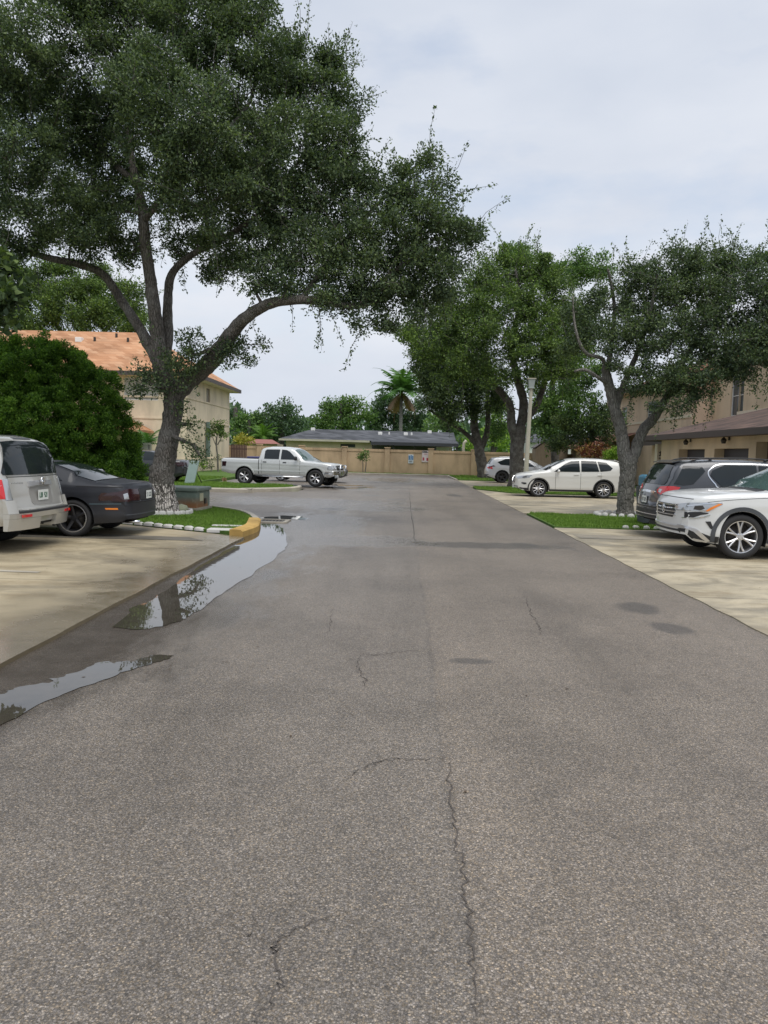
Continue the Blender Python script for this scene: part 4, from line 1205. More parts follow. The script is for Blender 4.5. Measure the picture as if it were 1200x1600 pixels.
    def mirror(c, x, y, z, mat, s=(.10, .11, .075)):
        for sd in (-1, 1):
            mb = MB()
            n = 10; vs = []
            for i in range(n + 1):
                th = math.pi * i / n
                for j in range(14):
                    ph = 2 * math.pi * j / 14
                    a = math.sin(th)
                    px_ = abs(math.cos(ph)) ** .7 * math.copysign(1, math.cos(ph)) * a ** .6; pz = abs(math.sin(ph)) ** .7 * math.copysign(1, math.sin(ph)) * a ** .6
                    vs.append((x + px_ * s[0] * .5, sd * (y + .02 + s[1] - math.cos(th) * s[1]), z + pz * s[2]))
            mb.add(vs, [(i * 14 + j, i * 14 + (j + 1) % 14, (i + 1) * 14 + (j + 1) % 14, (i + 1) * 14 + j) for i in range(n) for j in range(14)])
            mb.box((x - .02, sd * (y - .08) if sd > 0 else sd * (y + .06), z - .05), (x + .03, sd * (y + .06) if sd > 0 else sd * (y - .08), z - .015))
            mb.v = [q + c.off for q in mb.v]
            part('mirror', mb, mat, c.root, smooth=True)
    def rails(c, x0, x1, y, h, mat, rad=.016):
        for sd in (-1, 1):
            pts = []
            for k in range(15):
                t = k / 14; x = x0 + (x1 - x0) * t
                hh = c.bvh.ray_cast(Vector((x, sd * y, 4)), Vector((0, 0, -1)))
                z = hh[0].z if hh[0] is not None else 1.6
                pts.append((x, sd * y, z + h * min(1, min(t, 1 - t) * 7) ** .6 - .008))
            mb = MB(); mb.tube(pts, rad, 6)
            for k in (3, 11): mb.box((pts[k][0] - .03, sd * y - .012, pts[k][2] - h), (pts[k][0] + .03, sd * y + .012, pts[k][2]))
            mb.v = [q + c.off for q in mb.v]
            part('roof_rail', mb, mat, c.root, smooth=True)
    def plate(c, side, y, z, w=.30, h=.15, ink=None, text=None, tilt=0):
        o = Vector((c.L + 1, y, z)) if side == 'B' else Vector((-1, y, z))
        d = Vector((-1, 0, 0)) if side == 'B' else Vector((1, 0, 0))
        xs = []
        for yy in (-w / 2, w / 2):
            for zz in (-h / 2, h / 2):
                q = c.bvh.ray_cast(o + Vector((0, yy, zz)), d)
                if q[0] is not None: xs.append(q[0].x)
        sg = 1 if side == 'B' else -1
        x = (max(xs) if side == 'B' else min(xs)) + sg * .012
        mb = MB(); mb.box((min(x, x + sg * .006), y - w / 2, z - h / 2), (max(x, x + sg * .006), y + w / 2, z + h / 2))
        mb.v = [q + c.off for q in mb.v]
        p = part('licence_plate', mb, M['plate'], c.root)
        if text:
            # letters as raised strokes on a 3 x 5 grid
            G5 = {'A': '010101111101101', 'B': '110101110101110', 'C': '011100100100011', 'D': '110101101101110', 'E': '111100110100111', 'F': '111100110100100', 'H': '101101111101101', 'J': '001001001101010', 'K': '101101110101101', 'L': '100100100100111', 'N': '101111111111101', 'P': '110101110100100', 'R': '110101110101101', 'T': '111010010010010', 'U': '101101101101111', 'V': '101101101101010', 'X': '101101010101101', 'Y': '101101010010010', 'Z': '111001010100111', '1': '010110010010111', '2': '110001010100111', '3': '110001010001110', '4': '101101111001001', '5': '111100110001110', '6': '011100111101111', '7': '111001010010010', '8': '111101111101111', '9': '111101111001110', '0': '111101101101111', 'O': '010101101101010', 'S': '011100010001110', 'I': '111010010010111', 'G': '011100101101011', 'W': '101101111111101', 'M': '101111111101101', 'Q': '010101101111011', ' ': '0' * 15}
            m2 = MB(); n = len(text); cw = w * .82 / (n * 4); chh = h * .52 / 5
            for i, chx in enumerate(text):
                for k, bit in enumerate(G5[chx]):
                    if bit == '1':
                        cx = (i * 4 + k % 3) * cw - w * .41; cz = h * .26 - (k // 3) * chh
                        yy = (cx if side == 'B' else -cx)
                        y0, y1 = sorted((y + yy, y + yy + (cw if side == 'B' else -cw)))
                        xa, xb = sorted((x + sg * .006, x + sg * .0085))
                        m2.box((xa, y0, z + cz - chh), (xb, y1, z + cz))
            m2.v = [q + c.off for q in m2.v]
            part('lettering', m2, ink or M['plate_ink'], p)
        return p
    def bar(c, name, a, b_, mat, rad=.012, parent=None, k=6):
        mb = MB(); mb.tube([np.array(a) + c.off, np.array(b_) + c.off], rad, k)
        return part(name, mb, mat, parent or c.root, smooth=True)
    def blk(c, name, a, b_, mat, bev=0, parent=None):
        mb = MB(); mb.box(a, b_, bev=bev); mb.v = [q + c.off for q in mb.v]
        return part(name, mb, mat, parent or c.root)

GP = 'parked vehicles'
# --- white crossover, near right, nose to the road ------------------------------------------
def white_crossover():
    P_ = paint('white_paint', (.64, .65, .645), dirt=.18)
    Lc, W = 4.97, 1.98
    c = Car('parked_car', 'white crossover with silver alloy wheels and amber edged headlamp, cut by the picture edge', (4.76 + Lc / 2, 12.86 + W / 2, .012), R(0), Lc, W,
            [(0, .80), (.03, .96), (.08, 1.045), (.16, 1.08), (.35, 1.11), (.8, 1.15), (1.25, 1.175), (1.42, 1.19), (2.15, 1.58), (2.5, 1.68), (3.1, 1.72), (3.7, 1.69), (4.25, 1.58), (4.75, 1.20), (4.9, 1.06), (4.97, .75)],
            [(0, .76), (.06, .91), (.15, .98), (.35, 1.02), (.8, 1.055), (1.3, 1.07), (2.5, 1.08), (4.5, 1.12), (4.97, .68)],
            [(0, .40), (.1, .28), (.6, .25), (1.5, .26), (3.7, .28), (4.7, .32), (4.97, .45)],
            [(0, .80), (.12, .90), (.4, .975), (.95, 1.0), (3.9, 1.0), (4.6, .96), (4.97, .84)], .79, (.98, 3.96), .385, P_, GP and None, bow=(.22, .12))
    c.both('window', [(2.05, 1.13), (1.67, 1.13), (2.22, 1.49), (2.60, 1.59), (2.98, 1.59), (2.98, 1.13)], M['glass'])
    c.both('window', [(3.04, 1.13), (3.04, 1.59), (3.55, 1.57), (4.0, 1.5), (4.02, 1.17)], M['glass'])
    c.screen('windshield', 1.47, 2.24, M['glass_green'])
    for s in 'LR':
        c.line('window_trim', [(1.62, 1.105), (2.26, 1.50), (2.62, 1.605), (3.2, 1.62), (3.9, 1.55), (4.25, 1.42)], s, M['chrome'], .018, lift=.008)
    c.mir('headlight', [(.42, .885), (.93, .955), (.955, .925), (.80, .80), (.46, .78)], 'F', M['lens'], lift=.008, thick=.03)
    c.both('headlight', [(.12, .80), (.14, .885), (.34, .925), (.62, .955), (.64, .93), (.50, .86), (.40, .80)], M['lens'], lift=.008, thick=.03)
    c.both('turn_signal', [(.41, .805), (.50, .86), (.63, .935), (.57, .94), (.44, .87), (.37, .81)], M['amber'], lift=.012)
    c.both('headlight_shade', [(.20, .825), (.22, .885), (.33, .90), (.36, .85), (.30, .82)], M['darkmetal'], lift=.011)
    c.both('headlight_strip', [(.13, .885), (.34, .935), (.63, .965), (.63, .955), (.34, .922), (.13, .872)], M['chrome'], lift=.013)
    g = c.decal('grille', [(-.50, .885), (.50, .885), (.46, .76), (.38, .655), (-.38, .655), (-.46, .76)], 'F', M['black_plastic'], lift=.006)
    for z in (.87, .815, .76, .70):
        c.line('grille_bar', [(-.47, z), (0, z - .005), (.47, z)], 'F', M['chrome'], .017, lift=.02, thick=.02)
    c.both('grille_side', [(.10, .68), (.10, .775), (.30, .79), (.42, .775), (.42, .765), (.30, .735), (.20, .685)], M['black_plastic'], lift=.008)
    c.both('chrome_strip', [(.08, .665), (.22, .672), (.36, .70), (.45, .745), (.45, .755), (.35, .72), (.22, .688), (.08, .68)], M['chrome'], lift=.013)
    # round emblem in the grille
    mb = MB(); mb.lathe([(.062, 0), (.075, .008), (.082, 0)], 28, 'y', (0, 0, 0)); m_ = np.vstack(mb.v); mb.v = [np.c_[-.018 + m_[:, 1] * -1, m_[:, 0], m_[:, 2] + .79] + c.off]
    for a_, b_ in (((-.035, .055), (0, -.045)), ((.035, .055), (0, -.045)), ((-.022, .062), (0, .01)), ((.022, .062), (0, .01))): mb.tube([np.array((-.02, a_[0], .79 + a_[1])) + c.off, np.array((-.02, b_[0], .79 + b_[1])) + c.off], .006, 5)
    part('emblem', mb, M['chrome'], c.root, smooth=True)
    c.decal('lower_intake', [(-.62, .46), (.62, .46), (.66, .34), (.5, .30), (-.5, .30), (-.66, .34)], 'F', M['black_plastic'], lift=.006)
    c.both('lower_trim', [(.03, .50), (.14, .485), (.30, .445), (.46, .385), (.66, .375), (.66, .20), (.10, .22), (.05, .3)], M['black_plastic'], lift=.006)
    c.both('silver_trim', [(.05, .545), (.15, .53), (.27, .49), (.40, .37), (.48, .30), (.43, .285), (.34, .34), (.22, .445), (.13, .485), (.05, .50)], M['alloy'], lift=.016, thick=.02)
    c.both('silver_trim', [(.04, .345), (.16, .325), (.30, .295), (.43, .27), (.43, .295), (.30, .32), (.16, .352), (.04, .375)], M['alloy'], lift=.016, thick=.02)
    c.decal('silver_trim', [(-.75, .52), (.75, .52), (.75, .485), (-.75, .485)], 'F', M['alloy'], lift=.016)
    c.decal('silver_trim', [(-.75, .325), (.75, .325), (.75, .295), (-.75, .295)], 'F', M['alloy'], lift=.016)
    c.both('fog_slot', [(.38, .63), (.46, .635), (.51, .52), (.515, .49), (.46, .515)], M['black_plastic'], lift=.007)
    c.ring('wheel_arch_trim', M['cladding'], .075)
    c.both('sill_trim', [(1.42, .38), (3.50, .38), (3.50, .25), (1.42, .25)], M['cladding'], lift=.014, thick=.02)
    for x0 in (1.72, 3.0, 3.86):
        for s in 'LR': c.line('door_seam', [(x0, 1.06), (x0 - .01, .8), (x0 - .02, .38)], s, M['matte_dark'], .009, lift=.002)
    for s in 'LR': c.line('hood_seam', [(.40, .955), (.70, 1.0), (1.2, 1.045), (1.5, 1.06)], s, M['matte_dark'], .008, lift=.002)
    c.line('hood_seam', [(-.80, 1.0), (0, 1.01), (.80, 1.0)], 'F', M['matte_dark'], .009, lift=.003)
    c.decal('wiper_panel', [(1.28, -.75), (1.24, 0), (1.28, .75), (1.46, .72), (1.41, 0), (1.46, -.72)], 'T', M['black_plastic'], lift=.004)
    for s in 'LR': c.line('door_handle', [(2.62, .965), (2.85, .97)], s, P_, .035, lift=.03, thick=.03)
    c.mirror(1.86, .94, 1.14, P_)
    c.wheel(.275, 'y', M['alloy'], 6, tw=.25, inset=.015, dish=.035)
    return c
white_crossover()

# --- dark grey suv behind it, tail to the road ----------------------------------------------
def grey_suv():
    P_ = paint('grey_paint', (.052, .056, .064), metal=.35, dirt=.15)
    Lc, W = 5.1, 1.96
    c = Car('parked_car', 'dark grey family SUV parked tail to the road with bright red tail lamp', (5.30 + Lc / 2, 15.75 + W / 2, .012), R(180), Lc, W,
            [(0, .75), (.05, .92), (.15, 1.0), (.5, 1.06), (1.2, 1.12), (1.35, 1.14), (2.1, 1.58), (2.5, 1.69), (3.2, 1.72), (4.0, 1.705), (4.55, 1.66), (4.72, 1.61), (4.95, 1.25), (5.03, 1.08), (5.08, .9), (5.1, .62)],
            [(0, .70), (.1, .86), (.4, .98), (1.3, 1.06), (4.9, 1.13), (5.05, .95), (5.1, .56)],
            [(0, .4), (.1, .28), (.6, .26), (4.5, .30), (5.0, .34), (5.1, .42)],
            [(0, .80), (.2, .92), (.5, .98), (1, 1.0), (4.3, 1.0), (4.8, .975), (5.1, .88)], .80, (1.0, 4.06), .37, P_, bow=(.2, .16))
    for s in 'LR':
        c.decal('window', [(1.75, 1.12), (2.25, 1.47), (2.6, 1.56), (3.05, 1.58), (3.05, 1.12)], s, M['glass'])
        c.decal('window', [(3.1, 1.12), (3.1, 1.58), (3.75, 1.58), (4.02, 1.46), (4.06, 1.36), (3.82, 1.12)], s, M['glass'])
        c.line('window_trim', [(1.7, 1.095), (3.0, 1.10), (3.82, 1.10), (3.98, 1.20), (4.10, 1.37), (4.05, 1.49), (3.80, 1.60), (3.0, 1.61), (2.5, 1.58)], s, M['chrome'], .022, lift=.010)
        c.decal('quarter_window', [(4.22, 1.53), (4.60, 1.545), (4.80, 1.16), (4.62, 1.14), (4.42, 1.17), (4.02, 1.57)][0:5] + [(4.16, 1.44)], s, M['glass'])
    c.decal('rear_window', [(-.62, 1.56), (0, 1.585), (.62, 1.56), (.74, 1.20), (.70, 1.14), (-.70, 1.14), (-.74, 1.20)], 'B', M['glass'])
    c.mir('taillight', [(.52, 1.02), (.62, 1.10), (.97, 1.12), (.97, .94), (.72, .93), (.58, .96)], 'B', M['redlens'], lift=.014, thick=.03)
    c.both('taillight', [(4.70, 1.08), (4.76, 1.115), (5.0, 1.10), (5.04, .93), (4.95, .925), (4.80, .99)], M['redlens'], lift=.014, thick=.03)
    c.mir('reversing_lamp', [(.60, .985), (.62, 1.05), (.72, 1.04), (.70, .965)], 'B', M['lens'], lift=.02)
    c.line('chrome_strip', [(-.46, .965), (0, .98), (.46, .965)], 'B', M['chrome'], .05, lift=.02, thick=.02)
    c.plate('B', 0, .80, text='JY3 R20', ink=M['plate_dark'])
    c.decal('bumper_trim', [(-.9, .60), (.9, .60), (.9, .36), (-.9, .36)], 'B', M['black_plastic'], lift=.02, thick=.03)
    c.line('chrome_strip', [(-.8, .50), (0, .50), (.8, .50)], 'B', M['chrome'], .02, lift=.03)
    c.both('bumper_trim', [(4.58, .58), (5.06, .60), (5.06, .36), (4.56, .34)], M['black_plastic'], lift=.014)
    c.decal('tailgate_seam', [(-.78, .66), (.78, .66), (.78, .645), (-.78, .645)], 'B', M['matte_dark'], lift=.003)
    c.both('wheel_arch_trim', [(1.5, .36), (3.5, .36), (3.5, .27), (1.5, .27)], M['black_plastic'], lift=.01)
    c.rails(2.4, 4.4, .62, .055, M['black_plastic'])
    for x0 in (1.7, 3.06, 3.95):
        for s in 'LR': c.line('door_seam', [(x0, 1.07), (x0, .7), (x0, .33)], s, M['matte_dark'], .009, lift=.002)
    for s in 'LR': c.line('door_handle', [(3.65, .98), (3.86, .985)], s, M['chrome'], .03, lift=.03, thick=.03)
    mb = MB(); mb.prism([(4.56, -.62, 1.645), (4.76, -.60, 1.60), (4.76, .60, 1.60), (4.56, .62, 1.645)], (0, 0, .02)); mb.v = [q + c.off for q in mb.v]
    part('spoiler', mb, P_, c.root)
    c.mirror(1.8, .93, 1.13, P_)
    c.wheel(.25, 'five', M['alloy'], 5, inset=.02)
grey_suv()

# --- white compact suv farther right ---------------------------------------------------------
def small_suv():
    P_ = paint('pearl_paint', (.66, .66, .63), dirt=.15)
    Lc, W = 4.68, 1.84
    c = Car('parked_car', 'white compact SUV with V shaped chrome nose, parked beyond the forked tree', (4.72 + Lc / 2, 31.75 + W / 2, .012), R(0), Lc, W,
            [(0, .70), (.04, .84), (.12, .93), (.3, .99), (.9, 1.09), (1.15, 1.13), (1.95, 1.56), (2.3, 1.65), (2.9, 1.68), (3.6, 1.66), (4.15, 1.58), (4.3, 1.54), (4.5, 1.25), (4.62, 1.05), (4.68, .7)],
            [(0, .66), (.1, .82), (.3, .91), (1.1, 1.02), (2.5, 1.06), (4.3, 1.16), (4.6, .98), (4.68, .62)],
            [(0, .38), (.12, .27), (.6, .24), (4.2, .27), (4.6, .33), (4.68, .42)],
            [(0, .70), (.12, .84), (.35, .95), (.9, 1.0), (3.9, 1.0), (4.4, .96), (4.68, .84)], .78, (.93, 3.64), .36, P_, bow=(.30, .14))
    c.both('window', [(1.55, 1.08), (2.0, 1.40), (2.26, 1.52), (2.60, 1.55), (2.62, 1.09)], M['glass'])
    c.both('window', [(2.68, 1.10), (2.68, 1.555), (3.3, 1.54), (3.42, 1.12)], M['glass'])
    c.both('window', [(3.47, 1.12), (3.36, 1.53), (3.72, 1.49), (3.98, 1.27), (3.88, 1.17)], M['glass'])
    c.screen('windshield', 1.22, 2.02, M['glass'])
    c.decal('rear_window', [(-.55, 1.48), (.55, 1.48), (.64, 1.20), (-.64, 1.20)], 'B', M['glass'])
    c.mir('headlight', [(.46, .82), (.86, .90), (.88, .80), (.62, .745), (.48, .76)], 'F', M['lens'], lift=.01, thick=.03)
    c.both('headlight', [(.18, .775), (.22, .845), (.60, .915), (.66, .90), (.48, .80), (.34, .765)], M['lens'], lift=.01, thick=.03)
    c.both('headlight_shade', [(.27, .79), (.29, .835), (.42, .86), (.44, .82)], M['darkmetal'], lift=.014)
    c.decal('grille', [(-.42, .82), (.42, .82), (.30, .56), (-.30, .56)], 'F', M['black_plastic'], lift=.006)
    for s in (-1, 1):
        c.line('grille_bar', [(s * .42, .83), (s * .30, .66), (s * .18, .57), (0, .56)], 'F', M['chrome'], .05, lift=.025, thick=.03)
    c.both('fog_slot', [(.22, .56), (.25, .60), (.42, .59), (.43, .53), (.34, .51)], M['black_plastic'], lift=.007)
    c.both('lower_trim', [(.04, .40), (.30, .37), (.52, .37), (.52, .24), (.08, .26)], M['black_plastic'], lift=.006)
    c.decal('lower_intake', [(-.6, .44), (.6, .44), (.6, .33), (-.6, .33)], 'F', M['black_plastic'], lift=.006)
    c.plate('F', 0, .42, text=None)
    c.ring('wheel_arch_trim', M['black_plastic'], .045, a0=-8, a1=188)
    c.both('sill_trim', [(1.36, .34), (3.2, .34), (3.2, .24), (1.36, .24)], M['black_plastic'], lift=.014, thick=.02)
    c.both('taillight', [(4.30, 1.05), (4.45, 1.08), (4.62, .98), (4.62, .86), (4.45, .92)], M['redlens'], lift=.01)
    for x0 in (1.62, 2.66, 3.50):
        for s in 'LR': c.line('door_seam', [(x0, 1.05), (x0, .8), (x0, .35)], s, M['matte_dark'], .012, lift=.002)
    for x0 in (2.38, 3.35):
        for s in 'LR': c.line('door_handle', [(x0, .97), (x0 + .2, .98)], s, P_, .035, lift=.03, thick=.03)
    c.mirror(1.72, .88, 1.10, P_)
    c.wheel(.25, 'thin', M['alloy'], 10, tw=.225, inset=.015, dish=.02)
    mb = MB(); mb.prism([(4.15, -.012, 1.58), (4.28, -.012, 1.56), (4.30, -.012, 1.64)], (0, .024, 0)); mb.v = [q + c.off for q in mb.v]; part('roof_fin', mb, P_, c.root)
    mb = MB(); mb.prism([(4.12, -.56, 1.60), (4.42, -.54, 1.53), (4.42, .54, 1.53), (4.12, .56, 1.60)], (0, 0, .022)); mb.v = [q + c.off for q in mb.v]; part('spoiler', mb, P_, c.root)
small_suv()

# --- silver crossover beyond the dark oak ----------------------------------------------------
def silver_crossover():
    P_ = paint('silver_paint', (.56, .57, .59), metal=.3, dirt=.15)
    Lc, W = 4.8, 1.9
    c = Car('parked_car', 'silver white crossover half hidden by the dark oak stem, tail to the road', (5.15 + Lc / 2, 47.6 + W / 2, .012), R(180), Lc, W,
            [(0, .7), (.05, .85), (.2, .95), (.9, 1.06), (1.2, 1.10), (2.1, 1.54), (2.5, 1.64), (3.2, 1.66), (4.1, 1.62), (4.4, 1.56), (4.6, 1.28), (4.75, 1.0), (4.8, .65)],
            [(0, .66), (.15, .84), (1.1, 1.0), (4.4, 1.14), (4.7, .95), (4.8, .58)],
            [(0, .4), (.12, .28), (.6, .25), (4.3, .28), (4.8, .42)],
            [(0, .74), (.3, .94), (.9, 1.0), (4.0, 1.0), (4.5, .95), (4.8, .80)], .77, (.95, 3.78), .37, P_, bow=(.25, .22))
    c.both('window', [(1.75, 1.06), (2.3, 1.42), (2.8, 1.53), (2.9, 1.06)], M['glass'])
    c.both('window', [(2.96, 1.07), (2.9, 1.53), (3.6, 1.51), (4.1, 1.30), (3.9, 1.14)], M['glass'])
    c.screen('windshield', 1.27, 2.15, M['glass'])
    c.decal('rear_window', [(-.6, 1.50), (.6, 1.50), (.7, 1.18), (-.7, 1.18)], 'B', M['glass'])
    c.both('taillight', [(4.22, 1.04), (4.34, 1.10), (4.62, 1.02), (4.74, .88), (4.60, .90), (4.45, 1.0)], M['darkred'], lift=.012)
    c.mir('taillight', [(.5, .98), (.88, 1.02), (.9, .86), (.62, .90)], 'B', M['redlens'], lift=.012)
    c.ring('wheel_arch_trim', M['black_plastic'], .04)
    c.both('sill_trim', [(1.4, .34), (3.3, .34), (3.3, .25), (1.4, .25)], M['black_plastic'], lift=.014)
    c.decal('bumper_trim', [(-.8, .52), (.8, .52), (.7, .40), (-.7, .40)], 'B', M['black_plastic'], lift=.012)
    for x0 in (1.7, 2.93):
        for s in 'LR': c.line('door_seam', [(x0, 1.05), (x0, .8), (x0, .35)], s, M['matte_dark'], .012, lift=.002)
    c.mirror(1.78, .9, 1.08, P_); c.rails(2.4, 4.0, .6, .03, M['alloy'])
    c.wheel(.25, 'five', M['darkalloy'], 5, inset=.015)
silver_crossover()

# --- silver suv, near left, tail to the road ---------------------------------------------------
def luxury_suv():
    P_ = paint('champagne_paint', (.50, .49, .455), metal=.45, dirt=.3, rough=.34)
    Lc, W = 5.05, 1.93
    c = Car('parked_car', 'champagne silver SUV seen from behind, green lettered plate, cut by the picture edge', (-5.62 - Lc / 2, 10.72 + W / 2, .035), R(0), Lc, W,
            [(0, .8), (.05, 1.0), (.3, 1.08), (1.3, 1.16), (1.5, 1.2), (2.2, 1.62), (2.6, 1.74), (3.4, 1.77), (4.3, 1.76), (4.6, 1.74), (4.72, 1.70), (4.80, 1.60), (4.90, 1.24), (4.96, 1.10), (4.99, .80), (5.05, .62)],
            [(0, .7), (.1, .96), (1.3, 1.10), (4.75, 1.16), (4.9, 1.08), (5.0, .72), (5.05, .60)],
            [(0, .4), (.2, .32), (4.6, .40), (4.9, .42), (5.05, .44)],
            [(0, .8), (.4, .97), (1, 1), (4.3, .985), (4.85, .965), (4.97, .95), (5.05, .93)], .76, (1.0, 3.92), .385, P_, bow=(.2, .10))
    c.decal('rear_window', [(-.68, 1.645), (-.4, 1.665), (.4, 1.665), (.68, 1.645), (.86, 1.20), (.84, 1.165), (-.84, 1.165), (-.86, 1.20)], 'B', M['glass'])
    c.decal('brake_light', [(-.26, 1.72), (.26, 1.72), (.26, 1.695), (-.26, 1.695)], 'B', M['cladding'], lift=.006)
    for s in 'LR':
        c.decal('window', [(1.9, 1.17), (2.35, 1.5), (2.7, 1.62), (3.2, 1.64), (3.2, 1.17)], s, M['glass'])
        c.decal('window', [(3.26, 1.17), (3.26, 1.64), (4.0, 1.63), (4.05, 1.17)], s, M['glass'])
        c.decal('window', [(4.12, 1.17), (4.08, 1.63), (4.52, 1.61), (4.66, 1.22), (4.6, 1.17)], s, M['glass'])
    c.mir('taillight', [(.795, 1.11), (.875, 1.11), (.90, .80), (.795, .80)], 'B', M['lens'], lift=.014, thick=.02)
    c.both('taillight', [(4.74, 1.10), (4.86, 1.10), (4.90, .82), (4.78, .82)], M['redlens'], lift=.012, thick=.02)
    c.decal('tailgate_seam', [(-.79, 1.14), (.79, 1.14), (.79, 1.13), (-.79, 1.13)], 'B', M['matte_dark'], lift=.002)
    for s in (-1, 1): c.line('tailgate_seam', [(s * .785, 1.15), (s * .785, .9), (s * .77, .66)], 'B', M['matte_dark'], .010, lift=.003)
    c.line('chrome_strip', [(-.36, 1.02), (0, 1.03), (.36, 1.02)], 'B', M['alloy'], .075, lift=.035, thick=.04)
    rc = c.decal('plate_recess', [(-.30, .975), (.30, .975), (.36, .93), (.34, .74), (.28, .70), (-.28, .70), (-.34, .74), (-.36, .93)], 'B', simple('recess_silver', (.34, .33, .31), .4, .4), lift=.003)
    c.plate('B', 0, .845, text='LUN 42H', w=.32, h=.16)
    # wreath shaped badge
    mb = MB(); pts = [(5.02, .055 * math.cos(a), 1.055 + .062 * math.sin(a)) for a in np.linspace(-.3, math.pi + .3, 14)]
    mb.tube(np.array(pts) + c.off, .013, 6); mb.prism(np.array([(5.015, -.03, 1.07), (5.015, .03, 1.07), (5.015, .022, 1.02), (5.015, 0, 1.0), (5.015, -.022, 1.02)]) + c.off, (.012, 0, 0))
    part('emblem', mb, M['chrome'], c.root, smooth=True)
    # raised script on the tailgate
    mb = MB(); x = 0
    for i in range(8):
        hh = (.030, .024, .03, .022, .03, .024, .028, .024)[i]; y0 = -.74 + i * .036
        q = c.bvh.ray_cast(Vector((7, y0, 1.045)), Vector((-1, 0, 0)))[0]
        mb.box((q.x - .002, y0, 1.03), (q.x + .008, y0 + .008, 1.03 + hh)); mb.box((q.x - .002, y0 + .0085, 1.03 + hh * .4), (q.x + .008, y0 + .026, 1.03 + hh * .62))
    mb.v = [q + c.off for q in mb.v]; part('lettering', mb, M['chrome'], c.root)
    # stepped rear bumper with dark pad and hitch opening
    def bump_prof(y0, y1, name, mat, zz, xo, x_in=4.9):
        mb = MB(); n = 18
        vs = []
        for k in range(n + 1):
            y = y0 + (y1 - y0) * k / n; b_ = .13 * (abs(y) / (W / 2)) ** 4
            for x_, z_ in ((x_in, zz[0]), (xo[0] - b_, zz[0]), (xo[1] - b_, zz[1]), (x_in, zz[1])): vs.append((x_, y, z_))
        f = []
        for k in range(n):
            for j in range(4): f.append((k * 4 + j, k * 4 + (j + 1) % 4, k * 4 + 4 + (j + 1) % 4, k * 4 + 4 + j))
        f += [(0, 1, 2, 3), (n * 4 + 3, n * 4 + 2, n * 4 + 1, n * 4)]
        mb.add(np.array(vs) + c.off, f)
        return part(name, mb, mat, c.root)
    bump_prof(-.965, .965, 'rear_bumper', P_, (.53, .605), (5.12, 5.13))
    bump_prof(-.965, -.26, 'rear_bumper', P_, (.355, .528), (5.09, 5.12))
    bump_prof(.26, .965, 'rear_bumper', P_, (.355, .528), (5.09, 5.12))
    bump_prof(-.25, .25, 'hitch', M['matte_dark'], (.40, .528), (5.03, 5.05))
    bump_prof(-.80, .80, 'bumper_pad', M['black_plastic'], (.607, .635), (5.125, 5.12))
    for s in (-1, 1):
        bump_prof(s * .80 if s > 0 else -.966, .966 if s > 0 else -.80, 'rear_bumper', P_, (.607, .80), (5.115, 5.06))
        bump_prof(.55 if s > 0 else -.78, .78 if s > 0 else -.55, 'reflector', M['redlens'], (.545, .585), (5.137, 5.137), 5.1)
    c.rails(2.5, 4.5, .70, .05, M['black_plastic'], .02)
    c.ring('wheel_arch_trim', P_, .05)
    c.mirror(1.9, .93, 1.18, P_)
    c.wheel(.26, 'five', M['alloy'], 6, tw=.26, inset=.01)
luxury_suv()

